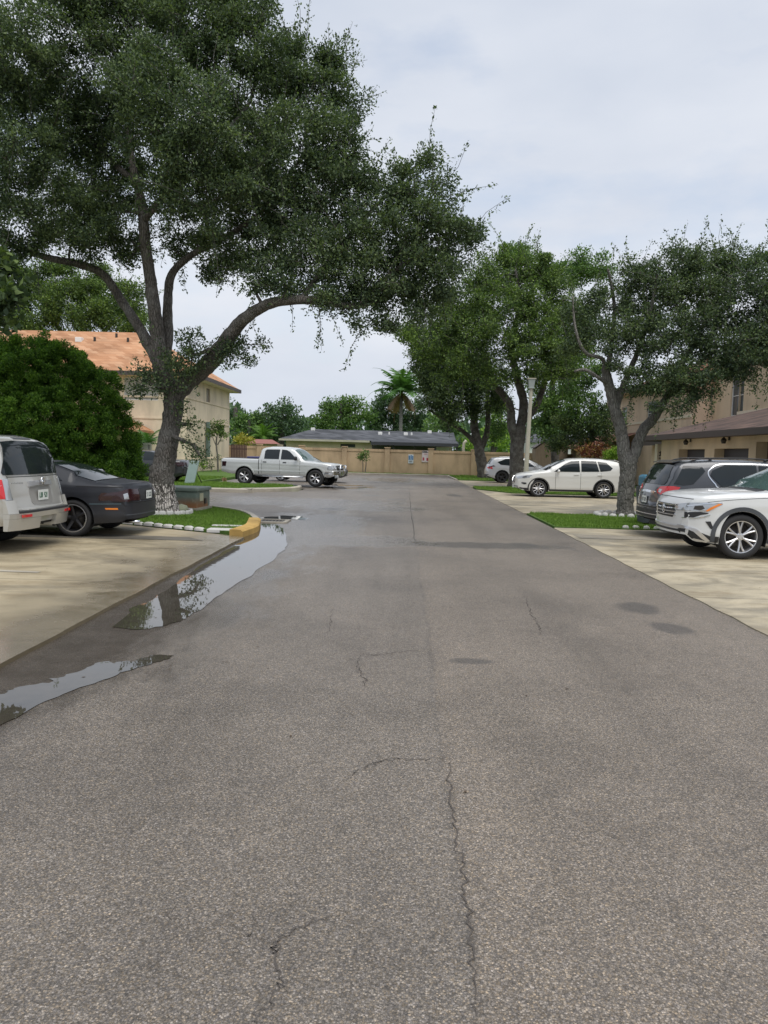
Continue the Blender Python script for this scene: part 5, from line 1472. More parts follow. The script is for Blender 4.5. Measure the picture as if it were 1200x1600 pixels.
# --- black coupe -------------------------------------------------------------------------------
def coupe():
    P_ = paint('matt_black_paint', (.012, .014, .020), rough=.55, coat=.22, dirt=.12)
    Lc, W = 4.61, 1.83
    c = Car('parked_car', 'faded black coupe with dark five spoke wheel and polished rim, tail toward the road', (-4.80 - Lc / 2, 13.18 + W / 2, .035), R(0), Lc, W,
            [(0, .55), (.05, .66), (.2, .74), (.9, .86), (1.35, .92), (2.05, 1.26), (2.4, 1.335), (2.8, 1.345), (3.2, 1.28), (3.95, 1.01), (4.2, .985), (4.50, .975), (4.57, .92), (4.61, .62)],
            [(0, .5), (.1, .62), (.9, .80), (1.4, .86), (3.0, .915), (4.35, .935), (4.54, .87), (4.61, .56)],
            [(0, .3), (.1, .2), (.6, .18), (1.5, .2), (3.2, .22), (4.2, .26), (4.5, .28), (4.61, .34)],
            [(0, .72), (.15, .86), (.5, .97), (1, 1), (3.8, 1.0), (4.3, .97), (4.61, .87)], .66, (.97, 3.55), .335, P_, bow=(.3, .20))
    c.screen('rear_window', 3.02, 3.90, M['glass'], dip=.03, gap=.045)
    c.screen('windshield', 1.42, 2.05, M['glass'])
    for s in 'LR':
        c.decal('window', [(1.7, .93), (2.15, 1.21), (2.7, 1.265), (2.8, .95)], s, M['glass'])
        c.decal('quarter_window', [(2.9, .98), (2.88, 1.2), (3.2, 1.12), (3.35, 1.0)], s, M['glass'])
        
        c.line('trunk_seam', [(3.62, .905), (4.1, .905), (4.5, .90)], s, M['matte_dark'], .012, lift=.002)
        c.line('bumper_seam', [(3.86, .60), (4.1, .605), (4.4, .61)], s, simple('worn_edge', (.08, .12, .14), .5), .014, lift=.004)
        c.decal('side_marker', [(4.13, .535), (4.34, .535), (4.35, .505), (4.15, .505)], s, M['amber'], lift=.008)
        c.decal('taillight', [(4.24, .655), (4.27, .76), (4.36, .83), (4.54, .85), (4.58, .68), (4.5, .645)], s, M['darkred'], lift=.009, thick=.02)
    c.mir('taillight', [(.40, .66), (.40, .86), (.70, .87), (.90, .80), (.90, .66)], 'B', M['darkred'], lift=.009, thick=.02)
    c.mir('reversing_lamp', [(.72, .69), (.72, .80), (.80, .78), (.80, .69)], 'B', M['lens'], lift=.016)
    c.decal('rear_panel', [(-.38, .86), (.38, .86), (.36, .66), (-.36, .66)], 'B', M['black_plastic'], lift=.004)
    c.plate('B', .0, .75, w=.28, h=.15, text='S LIZ', ink=M['plate_dark'])
    c.decal('bumper_seam', [(-.86, .635), (.86, .635), (.86, .62), (-.86, .62)], 'B', M['matte_dark'], lift=.003)
    c.decal('bumper_trim', [(-.8, .42), (.8, .42), (.8, .40), (-.8, .40)], 'B', M['cladding'], lift=.006)
    mb = MB(); mb.lathe([(.02, 0), (.033, 0), (.036, .02), (.03, .04)], 14, 'y')
    c.bar('exhaust_pipe', (4.35, -.5, .27), (4.62, -.5, .27), M['chrome'], .03, k=10)
    c.wheel(.245, 'five', M['darkalloy'], 5, tw=.235, inset=.02, dish=.05, lip=True)
    c.mirror(1.75, .86, .97, P_)
coupe()

# --- pickup ------------------------------------------------------------------------------------
def pickup():
    P_ = paint('pickup_silver', (.60, .61, .60), metal=.3, dirt=.3)
    Lc, W = 5.72, 1.96
    th = R(180 - 12.5)
    fw = np.array([-4.1, 35.15])                           # near front wheel on the ground
    cx = Lc / 2 - .93; co, si = math.cos(th), math.sin(th)
    # root so that local front-left wheel (x=.93-L/2, y=+W/2-.1) lands on fw
    lx, ly = .93 - Lc / 2, (W / 2 - .1)
    ox = fw[0] - (co * lx - si * ly); oy = fw[1] - (si * lx + co * ly)
    c = Car('pickup_truck', 'silver crew cab pickup on big black and silver wheels beside the left lawn', (ox, oy, .03), th, Lc, W,
            [(0, .84), (.04, 1.0), (.12, 1.08), (.4, 1.12), (1.2, 1.17), (1.42, 1.19), (2.02, 1.72), (2.2, 1.80), (2.6, 1.84), (3.3, 1.84), (3.62, 1.79), (3.72, 1.72), (3.76, 1.28), (3.80, 1.245), (5.64, 1.25), (5.72, 1.2)],
            [(0, .80), (.1, 1.0), (.5, 1.08), (1.4, 1.13), (3.7, 1.20), (5.66, 1.21), (5.72, 1.14)],
            [(0, .52), (.15, .46), (.6, .46), (5.2, .50), (5.72, .60)],
            [(0, .86), (.15, .93), (.5, .985), (1, 1), (5.5, 1.0), (5.72, .985)], .76, (.93, 4.50), .40, P_, bow=(.16, .03), category='pickup truck', hmax=.62, well=.08)
    for s in 'LR':
        c.decal('window', [(1.84, 1.24), (2.25, 1.60), (2.42, 1.68), (2.66, 1.70), (2.66, 1.24)], s, M['glass'])
        c.decal('window', [(2.76, 1.25), (2.76, 1.70), (3.42, 1.69), (3.50, 1.62), (3.50, 1.25)], s, M['glass'])
        for x0 in (1.70, 2.71, 3.62):
            c.line('door_seam', [(x0, 1.2), (x0, .9), (x0 + .01, .56)], s, M['matte_dark'], .012, lift=.002)
        c.line('cab_gap', [(3.775, 1.26), (3.775, .9), (3.775, .52)], s, M['matte_dark'], .03, lift=.003)
        c.line('trim_strip', [(1.35, .70), (2.7, .70), (4.0, .70)], s, P_, .05, lift=.015, thick=.02)
        c.line('bed_rail', [(3.84, 1.245), (4.8, 1.25), (5.66, 1.25)], s, M['black_plastic'], .03, lift=.012, thick=.02)
        for x0 in (2.38, 3.38): c.line('door_handle', [(x0, 1.10), (x0 + .17, 1.10)], s, M['black_plastic'], .04, lift=.02, thick=.02)
        c.decal('taillight', [(5.42, 1.08), (5.71, 1.08), (5.71, .86), (5.46, .86)], s, M['darkred'], lift=.012)
        c.decal('headlight', [(.10, 1.0), (.10, .82), (.34, .80), (.38, .90), (.30, 1.0)], s, M['lens'], lift=.012)
        c.decal('front_bumper', [(.0, .74), (.48, .74), (.50, .62), (.40, .55), (.0, .55)], s, M['chrome'], lift=.04, thick=.05)
    c.screen('windshield', 1.48, 2.03, M['glass_green'])
    c.decal('bed_cover', [(3.9, -.80), (3.9, .80), (5.6, .80), (5.6, -.80)], 'T', M['black_plastic'], lift=.012)
    c.mir('headlight', [(.55, 1.0), (.88, 1.0), (.90, .82), (.56, .82)], 'F', M['lens'], lift=.012)
    c.decal('grille', [(-.52, 1.0), (.52, 1.0), (.50, .80), (-.50, .80)], 'F', M['black_plastic'], lift=.008)
    c.line('grille_bar', [(-.5, .9), (0, .9), (.5, .9)], 'F', M['chrome'], .05, lift=.02)
    c.decal('front_bumper', [(-.92, .74), (.92, .74), (.88, .55), (-.88, .55)], 'F', M['chrome'], lift=.04, thick=.05)
    c.ring('wheel_arch_trim', P_, .06, gap=.03, lift=.03)
    for s in (-1, 1): c.bar('side_step', (1.55, s * .96, .43), (3.95, s * .96, .43), M['chrome'], .035, k=8)
    # toolbox in the bed behind the cab, and a bull bar with fog lamps at the nose
    c.blk('tool_box', (3.86, -.72, 1.262), (4.5, .72, 1.34), simple('dark_blue_box', (.05, .05, .14), .5), bev=.03)
    c.bar('bull_bar', (-.10, -.45, .62), (-.12, -.42, 1.02), M['chrome'], .03); c.bar('bull_bar', (-.10, .45, .62), (-.12, .42, 1.02), M['chrome'], .03)
    c.bar('bull_bar', (-.12, -.42, 1.02), (-.12, .42, 1.02), M['chrome'], .03)
    c.blk('fog_light', (-.1, .55, .44), (.08, .72, .56), M['lens'], bev=.03)
    c.mirror(1.86, .98, 1.30, M['black_plastic'], (.14, .12, .10))
    c.wheel(.255, 'twin', M['alloy'], 6, tw=.30, inset=-.03, dish=.03)
pickup()

# --- dark hatchback beyond the pickup, nose showing ------------------------------------------
def dark_sedan(name, label, loc, rot, col, Lc=4.6, redcap=False):
    P_ = paint('sedan_paint_' + label.split()[0] + label.split()[1], col, dirt=.2)
    W = 1.8
    c = Car('parked_car', label, loc, rot, Lc, W,
            [(0, .6), (.05, .72), (.25, .80), (1.0, .92), (1.2, .95), (1.95, 1.36), (2.4, 1.44), (3.0, 1.42), (3.7, 1.13), (3.9, 1.06), (4.4, 1.03), (4.54, .96), (4.6, .65)],
            [(0, .55), (.1, .70), (1.1, .88), (3.8, .97), (4.5, .92), (4.6, .6)],
            [(0, .34), (.15, .24), (.6, .22), (4.2, .25), (4.6, .36)],
            [(0, .76), (.3, .94), (.9, 1), (3.9, 1), (4.35, .95), (4.6, .84)], .68, (.9, 3.6), .325, P_, bow=(.24, .18))
    for s in 'LR':
        c.decal('window', [(1.65, .95), (2.05, 1.28), (2.6, 1.36), (2.65, .97)], s, M['glass'])
        c.decal('window', [(2.72, .97), (2.7, 1.36), (3.1, 1.32), (3.5, 1.05), (3.4, .99)], s, M['glass'])
        c.decal('taillight', [(4.22, .74), (4.25, .92), (4.55, .92), (4.58, .74)], s, M['darkred'], lift=.01)
        c.decal('headlight', [(.10, .62), (.14, .72), (.5, .76), (.42, .64)], s, M['lens'], lift=.01)
        for x0 in (1.6, 2.68): c.line('door_seam', [(x0, .9), (x0, .6), (x0, .3)], s, M['matte_dark'], .01, lift=.002)
    c.mir('taillight', [(.42, .80), (.42, .90), (.86, .90), (.88, .80)], 'B', M['darkred'] if redcap else M['redlens'], lift=.01)
    c.mir('headlight', [(.45, .72), (.80, .74), (.80, .62), (.5, .62)], 'F', M['lens'], lift=.01)
    c.screen('windshield', 1.26, 1.95, M['glass'])
    c.screen('rear_window', 3.1, 3.7, M['glass'], dip=.03)
    c.decal('grille', [(-.38, .68), (.38, .68), (.34, .52), (-.34, .52)], 'F', M['black_plastic'], lift=.006)
    c.plate('B', 0, .66 if not redcap else .72, text='KTH 81P', ink=M['plate_dark'])
    c.mirror(1.7, .86, .97, P_)
    c.wheel(.225, 'five', M['alloy'], 5, tw=.21, inset=.02)
    return c
cB = G(545, 752)
dark_sedan('parked_car', 'glossy black sedan whose nose peeks out past the pickup', (-3.15 - 2.3, 42.2, .03), R(180), (.015, .017, .022))
dark_sedan('parked_car', 'charcoal sedan on the side street, tail showing past the whitewashed oak', (-9.75 - 2.3, 33.4 + .9, .13), R(0), (.02, .022, .026), redcap=True)

# ------------------------------------------------------------------ houses, walls, small things
def wall_with_holes(mb, a, b_, z0, z1, holes, th=.22, reveal=.16, inward=1):
    """wall from a to b (xy), with (u0,u1,v0,v1) openings measured along it; the reveals go inward"""
    a = np.array(a, float); b_ = np.array(b_, float); d = b_ - a; L_ = np.linalg.norm(d); d /= L_
    n = np.array([-d[1], d[0]]) * inward
    us = sorted({0, L_} | {h[0] for h in holes} | {h[1] for h in holes}); vs = sorted({z0, z1} | {h[2] for h in holes} | {h[3] for h in holes})
    def pt(u, v, q=0): p = a + d * u + n * q; return (p[0], p[1], v)
    for i in range(len(us) - 1):
        for j in range(len(vs) - 1):
            um, vm = (us[i] + us[i + 1]) / 2, (vs[j] + vs[j + 1]) / 2
            if any(h[0] < um < h[1] and h[2] < vm < h[3] for h in holes): continue
            mb.add([pt(us[i], vs[j]), pt(us[i + 1], vs[j]), pt(us[i + 1], vs[j + 1]), pt(us[i], vs[j + 1])], [(0, 1, 2, 3)])
    for u0, u1, v0, v1 in holes:
        mb.add([pt(u0, v0), pt(u1, v0), pt(u1, v1), pt(u0, v1), pt(u0, v0, reveal), pt(u1, v0, reveal), pt(u1, v1, reveal), pt(u0, v1, reveal)],
               [(0, 1, 5, 4), (1, 2, 6, 5), (2, 3, 7, 6), (3, 0, 4, 7)])
    return pt
def window(root, pt, h, base, dep=.10, bars=(1, 1), frame=M['white_trim'], glass=M['glass_house'], fw=.05, name='window'):
    """frame with mullions, pane behind as a sub-part"""
    u0, u1, v0, v1 = h
    mb = MB()
    def bx_(ua, ub, va, vb, q0, q1):
        mb.add([pt(ua, va, q0), pt(ub, va, q0), pt(ub, vb, q0), pt(ua, vb, q0), pt(ua, va, q1), pt(ub, va, q1), pt(ub, vb, q1), pt(ua, vb, q1)],
               [(0, 1, 2, 3), (4, 7, 6, 5), (0, 4, 5, 1), (1, 5, 6, 2), (2, 6, 7, 3), (3, 7, 4, 0)])
    e = .003
    bx_(u0 + e, u0 + fw, v0 + e, v1 - e, dep - .04, dep + .02); bx_(u1 - fw, u1 - e, v0 + e, v1 - e, dep - .04, dep + .02)
    bx_(u0 + fw, u1 - fw, v0 + e, v0 + fw, dep - .038, dep + .02); bx_(u0 + fw, u1 - fw, v1 - fw, v1 - e, dep - .038, dep + .02)
    for k in range(1, bars[0]):
        u = u0 + (u1 - u0) * k / bars[0]; bx_(u - fw * .4, u + fw * .4, v0 + fw, v1 - fw, dep - .03, dep + .02)
    for k in range(1, bars[1]):
        v = v0 + (v1 - v0) * k / bars[1]; bx_(u0 + fw, u1 - fw, v - fw * .35, v + fw * .35, dep - .026, dep + .02)
    f = part(name, mb, frame, root, shift=base)
    m2 = MB(); m2.add([pt(u0, v0, dep), pt(u1, v0, dep), pt(u1, v1, dep), pt(u0, v1, dep)], [(0, 1, 2, 3)])
    part('pane', m2, glass, f, shift=base)
    return f
def hip_roof(mb, x0, y0, x1, y1, ze, zr, inset, over=.45, th=.16):
    """hip roof with ridge along the longer side"""
    X0, Y0, X1, Y1 = x0 - over, y0 - over, x1 + over, y1 + over
    if X1 - X0 >= Y1 - Y0: r0, r1 = (X0 + inset, (Y0 + Y1) / 2), (X1 - inset, (Y0 + Y1) / 2)
    else: r0, r1 = ((X0 + X1) / 2, Y0 + inset), ((X0 + X1) / 2, Y1 - inset)
    v = [(X0, Y0, ze), (X1, Y0, ze), (X1, Y1, ze), (X0, Y1, ze), (*r0, zr), (*r1, zr)]
    f = [(0, 1, 5, 4), (1, 2, 5), (2, 3, 4, 5), (3, 0, 4)] if X1 - X0 >= Y1 - Y0 else [(0, 1, 4), (1, 2, 5, 4), (2, 3, 5), (3, 0, 4, 5)]
    mb.add(v, f)
    return (X0, Y0, X1, Y1)
def fascia_ring(root, ext, z, base, mat, h=.2, t=.03, soffit=None):
    X0, Y0, X1, Y1 = ext
    mb = MB()
    mb.box((X0 - t, Y0 - t, z - h), (X1 + t, Y0, z + .03)); mb.box((X0 - t, Y1, z - h), (X1 + t, Y1 + t, z + .03))
    mb.box((X0 - t, Y0, z - h), (X0, Y1, z + .03)); mb.box((X1, Y0, z - h), (X1 + t, Y1, z + .03))
    part('fascia', mb, mat, root, shift=base)
    m2 = MB(); m2.box((X0, Y0, z - h + .02), (X1, Y1, z - h + .05))
    part('soffit', m2, soffit or M['trim'], root, shift=base)

# --- cream two storey house with the orange roof, left ---
def left_house():
    X0, Y0, X1, Y1 = -36.0, 49.0, -14.2, 61.0; base = (X1, Y0, .13)
    root = empty('house', base, 'cream two storey house under an orange shingle roof, left of the road', 'house')
    def U(px, Y=Y0): return P(px, 700, Y)[0] - X0
    def ZZ(px, py, Y=Y0): return P(px, py, Y)[2]
    mb = MB()
    w1 = (U(194), U(247), ZZ(220, 625), ZZ(220, 590)); w1b = (w1[0] - 6.2, w1[0] - 4.0, w1[2], w1[3])
    door = (U(213), U(237), .9, 2.4)
    pt1 = wall_with_holes(mb, (X0, Y0), (X1, Y0), .05, 6.3, [w1, w1b, door])
    def V(px, py): Yp = X1 / (X1 / 60) ; return 0
    # side wall facing the road: slim vent high up and a narrow window
    def onside(px):                                    # distance along the side wall where a sight line meets x = X1
        d = ray(px, 700); return X1 / d.x - Y0
    s1 = (onside(322), onside(327.5), P(325, 631, Y0 + onside(325))[2], P(325, 607, Y0 + onside(325))[2])
    pt2 = wall_with_holes(mb, (X1, Y0), (X1, Y1), .05, 6.3, [s1])
    mb.add([(X0, Y1, .05), (X1, Y1, .05), (X1, Y1, 6.3), (X0, Y1, 6.3)], [(3, 2, 1, 0)]); mb.add([(X0, Y0, .05), (X0, Y1, .05), (X0, Y1, 6.3), (X0, Y0, 6.3)], [(3, 2, 1, 0)])
    part('wall', mb, M['cream'], root, shift=base)
    window(root, pt1, w1, base, bars=(2, 1), glass=M['glass_pale']); window(root, pt1, w1b, base, bars=(2, 1), glass=M['glass_pale'])
    window(root, pt1, door, base, bars=(1, 3), name='patio_door', glass=M['glass_pale'])
    window(root, pt2, s1, base, bars=(2, 1), frame=simple('shutter_brown', (.30, .22, .16), .7), glass=M['glass_pale'])
    mb = MB()
    for z, h in ((.93, .10), (3.55, .10), (4.92, .10)):
        mb.box((X1 + .002, Y0, z), (X1 + .05, Y1, z + h)); mb.box((X0, Y0 - .05, z), (X1 + .05, Y0 - .002, z + h))
    part('trim_band', mb, M['cream'], root, shift=base)
    mb = MB(); e = hip_roof(mb, X0, Y0, X1, Y1, 6.5, 9.95, 5.6, over=.75); part('roof', mb, M['roof_orange'], root, shift=base)
    fascia_ring(root, e, 6.5, base, M['fascia'], .24)
    # lower cross gable in the left half of the front
    mb = MB(); gx = P(110, 560, 46)[0]; mb.add([(-36, 45.8, 6.45), (gx - 0.3, 45.8, 6.45), (gx - 3.2, 45.8 + 2.5, 7.9), (gx - 3.2, 53, 8.6), (-36, 53, 8.6), (gx - .3, 49.5, 6.55), (-36, 48.3, 7.9)], [(0, 1, 2, 6), (1, 5, 3, 2), (6, 2, 3, 4)])
    part('roof', mb, M['roof_orange'], root, shift=base)
    mb = MB(); mb.box((-36, 46.5, .05), (gx - .9, 48.97, 6.3)); part('wall', mb, M['cream'], root, shift=base)
    # porch roof at the near side
    px1 = P(216, 668, 46)[0]
    mb = MB(); mb.add([(-34, 45.6, 2.75), (px1, 45.6, 2.75), (px1, 48.9, 2.75), (px1 - 1.6, 48.9, 3.55), (px1 - 1.6, 47.4, 3.55), (-34, 47.4, 3.55), (-34, 48.9, 3.55)], [(0, 1, 4, 5), (1, 2, 3, 4), (5, 4, 3, 6)])
    mb.box((-34, 45.6, 2.6), (px1, 48.9, 2.74)); part('porch_roof', mb, M['roof_orange'], root, shift=base)
    mb = MB(); mb.box((px1 - .5, 45.8, .1), (px1 - .25, 46.05, 2.6)); mb.box((px1 - 5, 45.8, .1), (px1 - 4.75, 46.05, 2.6)); part('porch_post', mb, M['trim'], root, shift=base)
    # grey-green downpipe on the side wall, roof vents
    y = Y0 + onside(322)
    mb = MB(); mb.box((X1 + .06, y - .22, 1.1), (X1 + .24, y + .22, 3.6)); part('utility_chase', mb, simple('chase_green', (.16, .22, .20), .7), root, shift=base)
    for px_, py_ in ((124, 529), (182, 524), (67, 527), (148, 530), (200, 531)):
        yv = 54.0 if py_ < 528 else 53.2
        q = P(px_, py_, yv); s = .22 if px_ == 124 else .07
        zr = 6.5 + (yv - 48.25) * (9.95 - 6.5) / 6.75
        mb = MB(); mb.box((q[0] - s, yv - s, zr - .1), (q[0] + s, yv + s, zr + (.28 if s < .1 else .22)), bev=.02)
        part('roof_vent', mb, M['white_p'] if s > .1 else M['darkmetal'], root, shift=base)
left_house()

# --- tan garages and two storey houses on the right ---
def Yon(px, X):                                          # where a sight line meets the plane x = X
    d = ray(px, 700); return X / d.x
def garage_house():
    X = 11.5; Y0, Y1 = 17.0, 34.3; base = (X, Y0, 0)
    root = empty('garage_block', base, 'tan garage wing with two dark roller doors and brown shingle roof on the right', 'garage')
    g1 = (Yon(1101.5, X), Yon(1061, X)); g2 = (Yon(1170, X), Yon(1116.5, X)); br = (21.6, Yon(1181.5, X))
    mb = MB()
    # wall runs from far to near so that its openings recede to +x
    def hole(a, z0, z1): return (Y1 - a[1], Y1 - a[0], z0, z1)
    H = [hole(g1, .02, 2.15), hole(g2, .02, 2.15), hole(br, .02, 2.35)]
    pt = wall_with_holes(mb, (X, Y1), (X, Y0), 0, 2.66, H, reveal=.45)
    mb.add([(X, Y1, 0), (X + 6, Y1, 0), (X + 6, Y1, 2.66), (X, Y1, 2.66)], [(0, 1, 2, 3)]); mb.add([(X, Y0, 0), (X + 6, Y0, 0), (X + 6, Y0, 2.66), (X, Y0, 2.66)], [(0, 1, 2, 3)])
    part('wall', mb, M['cream2'], root, shift=base)
    for h, m_, nm in ((H[0], M['garage'], 'garage_door'), (H[1], M['garage'], 'garage_door'), (H[2], M['brownwall'], 'brown_panel')):
        mb = MB(); n = 4 if nm == 'garage_door' else 1
        for k in range(n):
            v0 = h[2] + (h[3] - h[2]) * k / n + .01; v1 = h[2] + (h[3] - h[2]) * (k + 1) / n - .01
            mb.add([pt(h[0] + .01, v0, .36), pt(h[1] - .01, v0, .36), pt(h[1] - .01, v1, .36), pt(h[0] + .01, v1, .36), pt(h[0], v0 - .012, .40), pt(h[1], v0 - .012, .40), pt(h[1], v1 + .012, .40), pt(h[0], v1 + .012, .40)], [(0, 1, 2, 3), (0, 4, 5, 1), (1, 5, 6, 2), (2, 6, 7, 3), (3, 7, 4, 0)])
        part(nm, mb, m_, root, shift=base)
    # hip roof climbing to the two storey wall
    mb = MB(); ex = X - .75; ey = Y1 + .9; s = .30
    mb.add([(ex, 12, 2.72), (ex, ey, 2.72), (ex + 6.5, ey - 6.5, 2.72 + 6.5 * s), (ex + 6.5, 12, 2.72 + 6.5 * s), (ex + 9, ey, 2.72), (ex + 9, ey - 6.5, 2.72 + 6.5 * s)], [(0, 3, 2, 1), (1, 2, 5, 4)])
    part('roof', mb, M['roof_brown'], root, shift=base)
    mb = MB(); mb.box((ex - .04, 12, 2.53), (ex - .001, ey + .04, 2.75)); mb.box((ex - .04, ey, 2.53), (ex + 9, ey + .04, 2.75)); part('fascia', mb, M['fascia'], root, shift=base)
    mb = MB(); mb.box((ex, 12, 2.56), (X + .3, ey, 2.59)); part('soffit', mb, M['brownwall'], root, shift=base)
    for px_ in (1079, 1139):
        y = Yon(px_, X)
        mb = MB(); z = 2.42
        mb.lathe([(.0, -.10), (.07, -.10), (.11, .02), (.05, .10), (.0, .14)], 8, 'z', (X - .2, y, z)); mb.tube([(X, y, z + .1), (X - .1, y, z + .2), (X - .2, y, z + .13)], .016, 6)
        mb.box((X - .03, y - .05, z + .02), (X - .002, y + .05, z + .16))
        part('wall_lamp', mb, M['darkmetal'], root, shift=base)
    # house wall above and behind
    return root
garage_house()
def upper_house(X, Y0, Y1, base, label, wins, zt=6.0, roofm='roof_red', wallm='cream2', xr=10, holes_z0=0):
    root = empty('house', base, label, 'house')
    mb = MB()
    H = [(Y1 - w[1], Y1 - w[0], w[2], w[3]) for w in wins]
    pt = wall_with_holes(mb, (X, Y1), (X, Y0), 0, zt, H, reveal=.14)
    mb.add([(X, Y0, 0), (X + xr, Y0, 0), (X + xr, Y0, zt), (X, Y0, zt)], [(0, 1, 2, 3)]); mb.add([(X, Y1, 0), (X + xr, Y1, 0), (X + xr, Y1, zt), (X, Y1, zt)], [(3, 2, 1, 0)])
    part('wall', mb, M[wallm], root, shift=base)
    for h in H: window(root, pt, h, base, dep=.10, bars=(1, 2), glass=M['glass_house'])
    mb = MB(); mb.box((X - .05, Y0, 4.05), (X - .002, Y1, 4.2)); part('trim_band', mb, M['trim'], root, shift=base)
    mb = MB(); e = hip_roof(mb, X, Y0, X + xr, Y1, zt + .1, zt + 2.4, 4.5, over=.6); part('roof', mb, M[roofm], root, shift=base)
    fascia_ring(root, e, zt + .1, base, M['fascia'], .22)
    return root
X2 = 16.6
wy = (Yon(1157, X2), Yon(1140, X2))
upper_house(X2, 18, 38.5, (X2, 18, 0), 'tan two storey house rising above the brown garage roof', [(wy[0], wy[1] + .2, 4.0, 6.05), (24.0, 25.6, 4.4, 5.8), (Yon(1085, X2), Yon(1065, X2), 4.2, 5.8)], zt=7.2)
def entry_house():
    """recessed entry bay between the garage wing and the next house"""
    X = 13.4; Y0, Y1 = 34.6, 41.5; base = (X, Y0, 0)
    root = empty('entry_wing', base, 'recessed tan entry wing with numbers on its pillar beyond the garage doors', 'house')
    mb = MB(); H = [(1.2, 2.1, 0.03, 2.05), (4.9, 5.5, .9, 2.1)]
    pt = wall_with_holes(mb, (X, Y1), (X, Y0), 0, 2.6, H, reveal=.2)
    mb.add([(X, Y1, 0), (X + 4, Y1, 0), (X + 4, Y1, 2.6), (X, Y1, 2.6)], [(3, 2, 1, 0)])
    part('wall', mb, M['cream2'], root, shift=base)
    window(root, pt, H[1], base, bars=(1, 2)); mb = MB(); mb.add([pt(1.2, .03, .15), pt(2.1, .03, .15), pt(2.1, 2.05, .15), pt(1.2, 2.05, .15)], [(0, 1, 2, 3)]); part('door', mb, M['brownwall'], root, shift=base)
    mb = MB(); mb.add([(X - .9, Y0 - .0, 2.62), (X - .9, Y1 + .6, 2.62), (X + 3.3, Y1 - 1, 3.75), (X + 3.3, Y0, 3.75), (X + 3.3, Y1 + .6, 2.62)], [(0, 3, 2, 1), (1, 2, 4)]); part('roof', mb, M['roof_red'], root, shift=base)
    mb = MB(); mb.box((X - .94, Y0, 2.42), (X - .901, Y1 + .6, 2.65)); part('fascia', mb, M['fascia'], root, shift=base)
    # pillar with vertical house number
    xp = P(1031, 700, 35.1)[0]
    mb = MB(); mb.box((xp - .16, 34.95, 0), (xp + .16, 35.27, 2.42)); pil = part('pillar', mb, M['trim'], root, shift=base)
    mb = MB()
    for k, pat in enumerate(('010110010010111', '111001010010010', '111101111101111', '011100111101111')):
        for i, bit in enumerate(pat):
            if bit == '1': mb.box((xp - .075 + (i % 3) * .05, 34.935, 2.05 - k * .30 - (i // 3) * .045), (xp - .025 + (i % 3) * .05, 34.947, 2.095 - k * .30 - (i // 3) * .045))
    part('house_number', mb, M['darkmetal'], pil, shift=base)
    mb = MB(); mb.box((xp + .02, 34.98, .02), (xp + 1.6, 35.1, .98)); mb.box((xp - .05, 34.93, .98), (xp + 1.7, 35.15, 1.06)); part('low_wall', mb, M['cream2'], root, shift=base)
    mb = MB(); mb.box((X - .16, 38.4, 1.45), (X - .003, 38.75, 1.95), bev=.02); part('meter_box', mb, M['darkmetal'], root, shift=base)
entry_house()
X3 = 15.5
upper_house(X3, 41.6, 55, (X3, 41.6, 0), 'second tan two storey house with red brown roof behind the forked tree', [(Yon(1024, X3), Yon(1008, X3), 3.9, 5.4), (Yon(977, X3), Yon(969, X3), 3.9, 5.4), (Yon(965, X3) - .2, Yon(945, X3), .9, 2.2)], zt=6.3, wallm='peach')
def awning_wing():
    X = 13.6; base = (X, 46, 0); root = empty('porch_wing', base, 'low tan porch wing with red brown roof beyond the white compact SUV', 'house')
    ya, yb = Yon(955, X), Yon(888, X)
    mb = MB(); wall_with_holes(mb, (X, yb - 1), (X, ya), 0, 2.5, []); part('wall', mb, M['cream2'], root, shift=base)
    mb = MB(); mb.add([(X - .8, ya, 2.5), (X - .8, yb, 2.5), (X + 1.85, yb - 2.0, 3.5), (X + 1.85, ya, 3.5)], [(0, 3, 2, 1)]); mb.box((X - .84, ya, 2.36), (X - .80, yb, 2.52)); part('roof', mb, M['roof_red'], root, shift=base)
    mb = MB(); n = 8
    for k in range(n):
        a0, a1 = math.pi * k / n, math.pi * (k + 1) / n; yc = ya + 1.6
        mb.add([(X - 1.5, yc - 1.4 * math.cos(a0), 2.05 + .38 * math.sin(a0)), (X - 1.5, yc - 1.4 * math.cos(a1), 2.05 + .38 * math.sin(a1)), (X - .05, yc - 1.4 * math.cos(a1), 2.35 + .38 * math.sin(a1)), (X - .05, yc - 1.4 * math.cos(a0), 2.35 + .38 * math.sin(a0))], [(0, 1, 2, 3)])
    part('awning', mb, M['trim'], root, shift=base)
awning_wing()

# --- boundary wall at the end of the road ---
WY = 62.0
wr = empty('boundary_wall', (0, WY, 0), 'tan stucco boundary wall with square pillars closing the road', 'wall')
xs_p = [P(px, 720, WY)[0] for px in (338, 405, 471, 538, 605, 673, 740, 807, 874, 941)]
for i, x in enumerate(xs_p):
    mb = MB(); mb.box((x - .21, WY - .12, 0), (x + .21, WY + .30, 2.12)); mb.box((x - .25, WY - .16, 2.12), (x + .25, WY + .34, 2.2))
    part('pillar', mb, M['wallc'], wr, shift=(0, WY, 0))
    if i < len(xs_p) - 1:
        x1 = xs_p[i + 1]
        mb = MB(); mb.box((x + .213, WY, 0), (x1 - .213, WY + .15, 1.80)); mb.box((x + .213, WY - .03, 1.80), (x1 - .213, WY + .18, 2.02))
        n = int((x1 - x - .42) / .16)
        for k in range(n):
            xx = x + .22 + k * .16; mb.box((xx, WY - .045, 1.82), (xx + .10, WY - .031, 2.0))
        part('panel', mb, M['wallc'], wr, shift=(0, WY, 0))
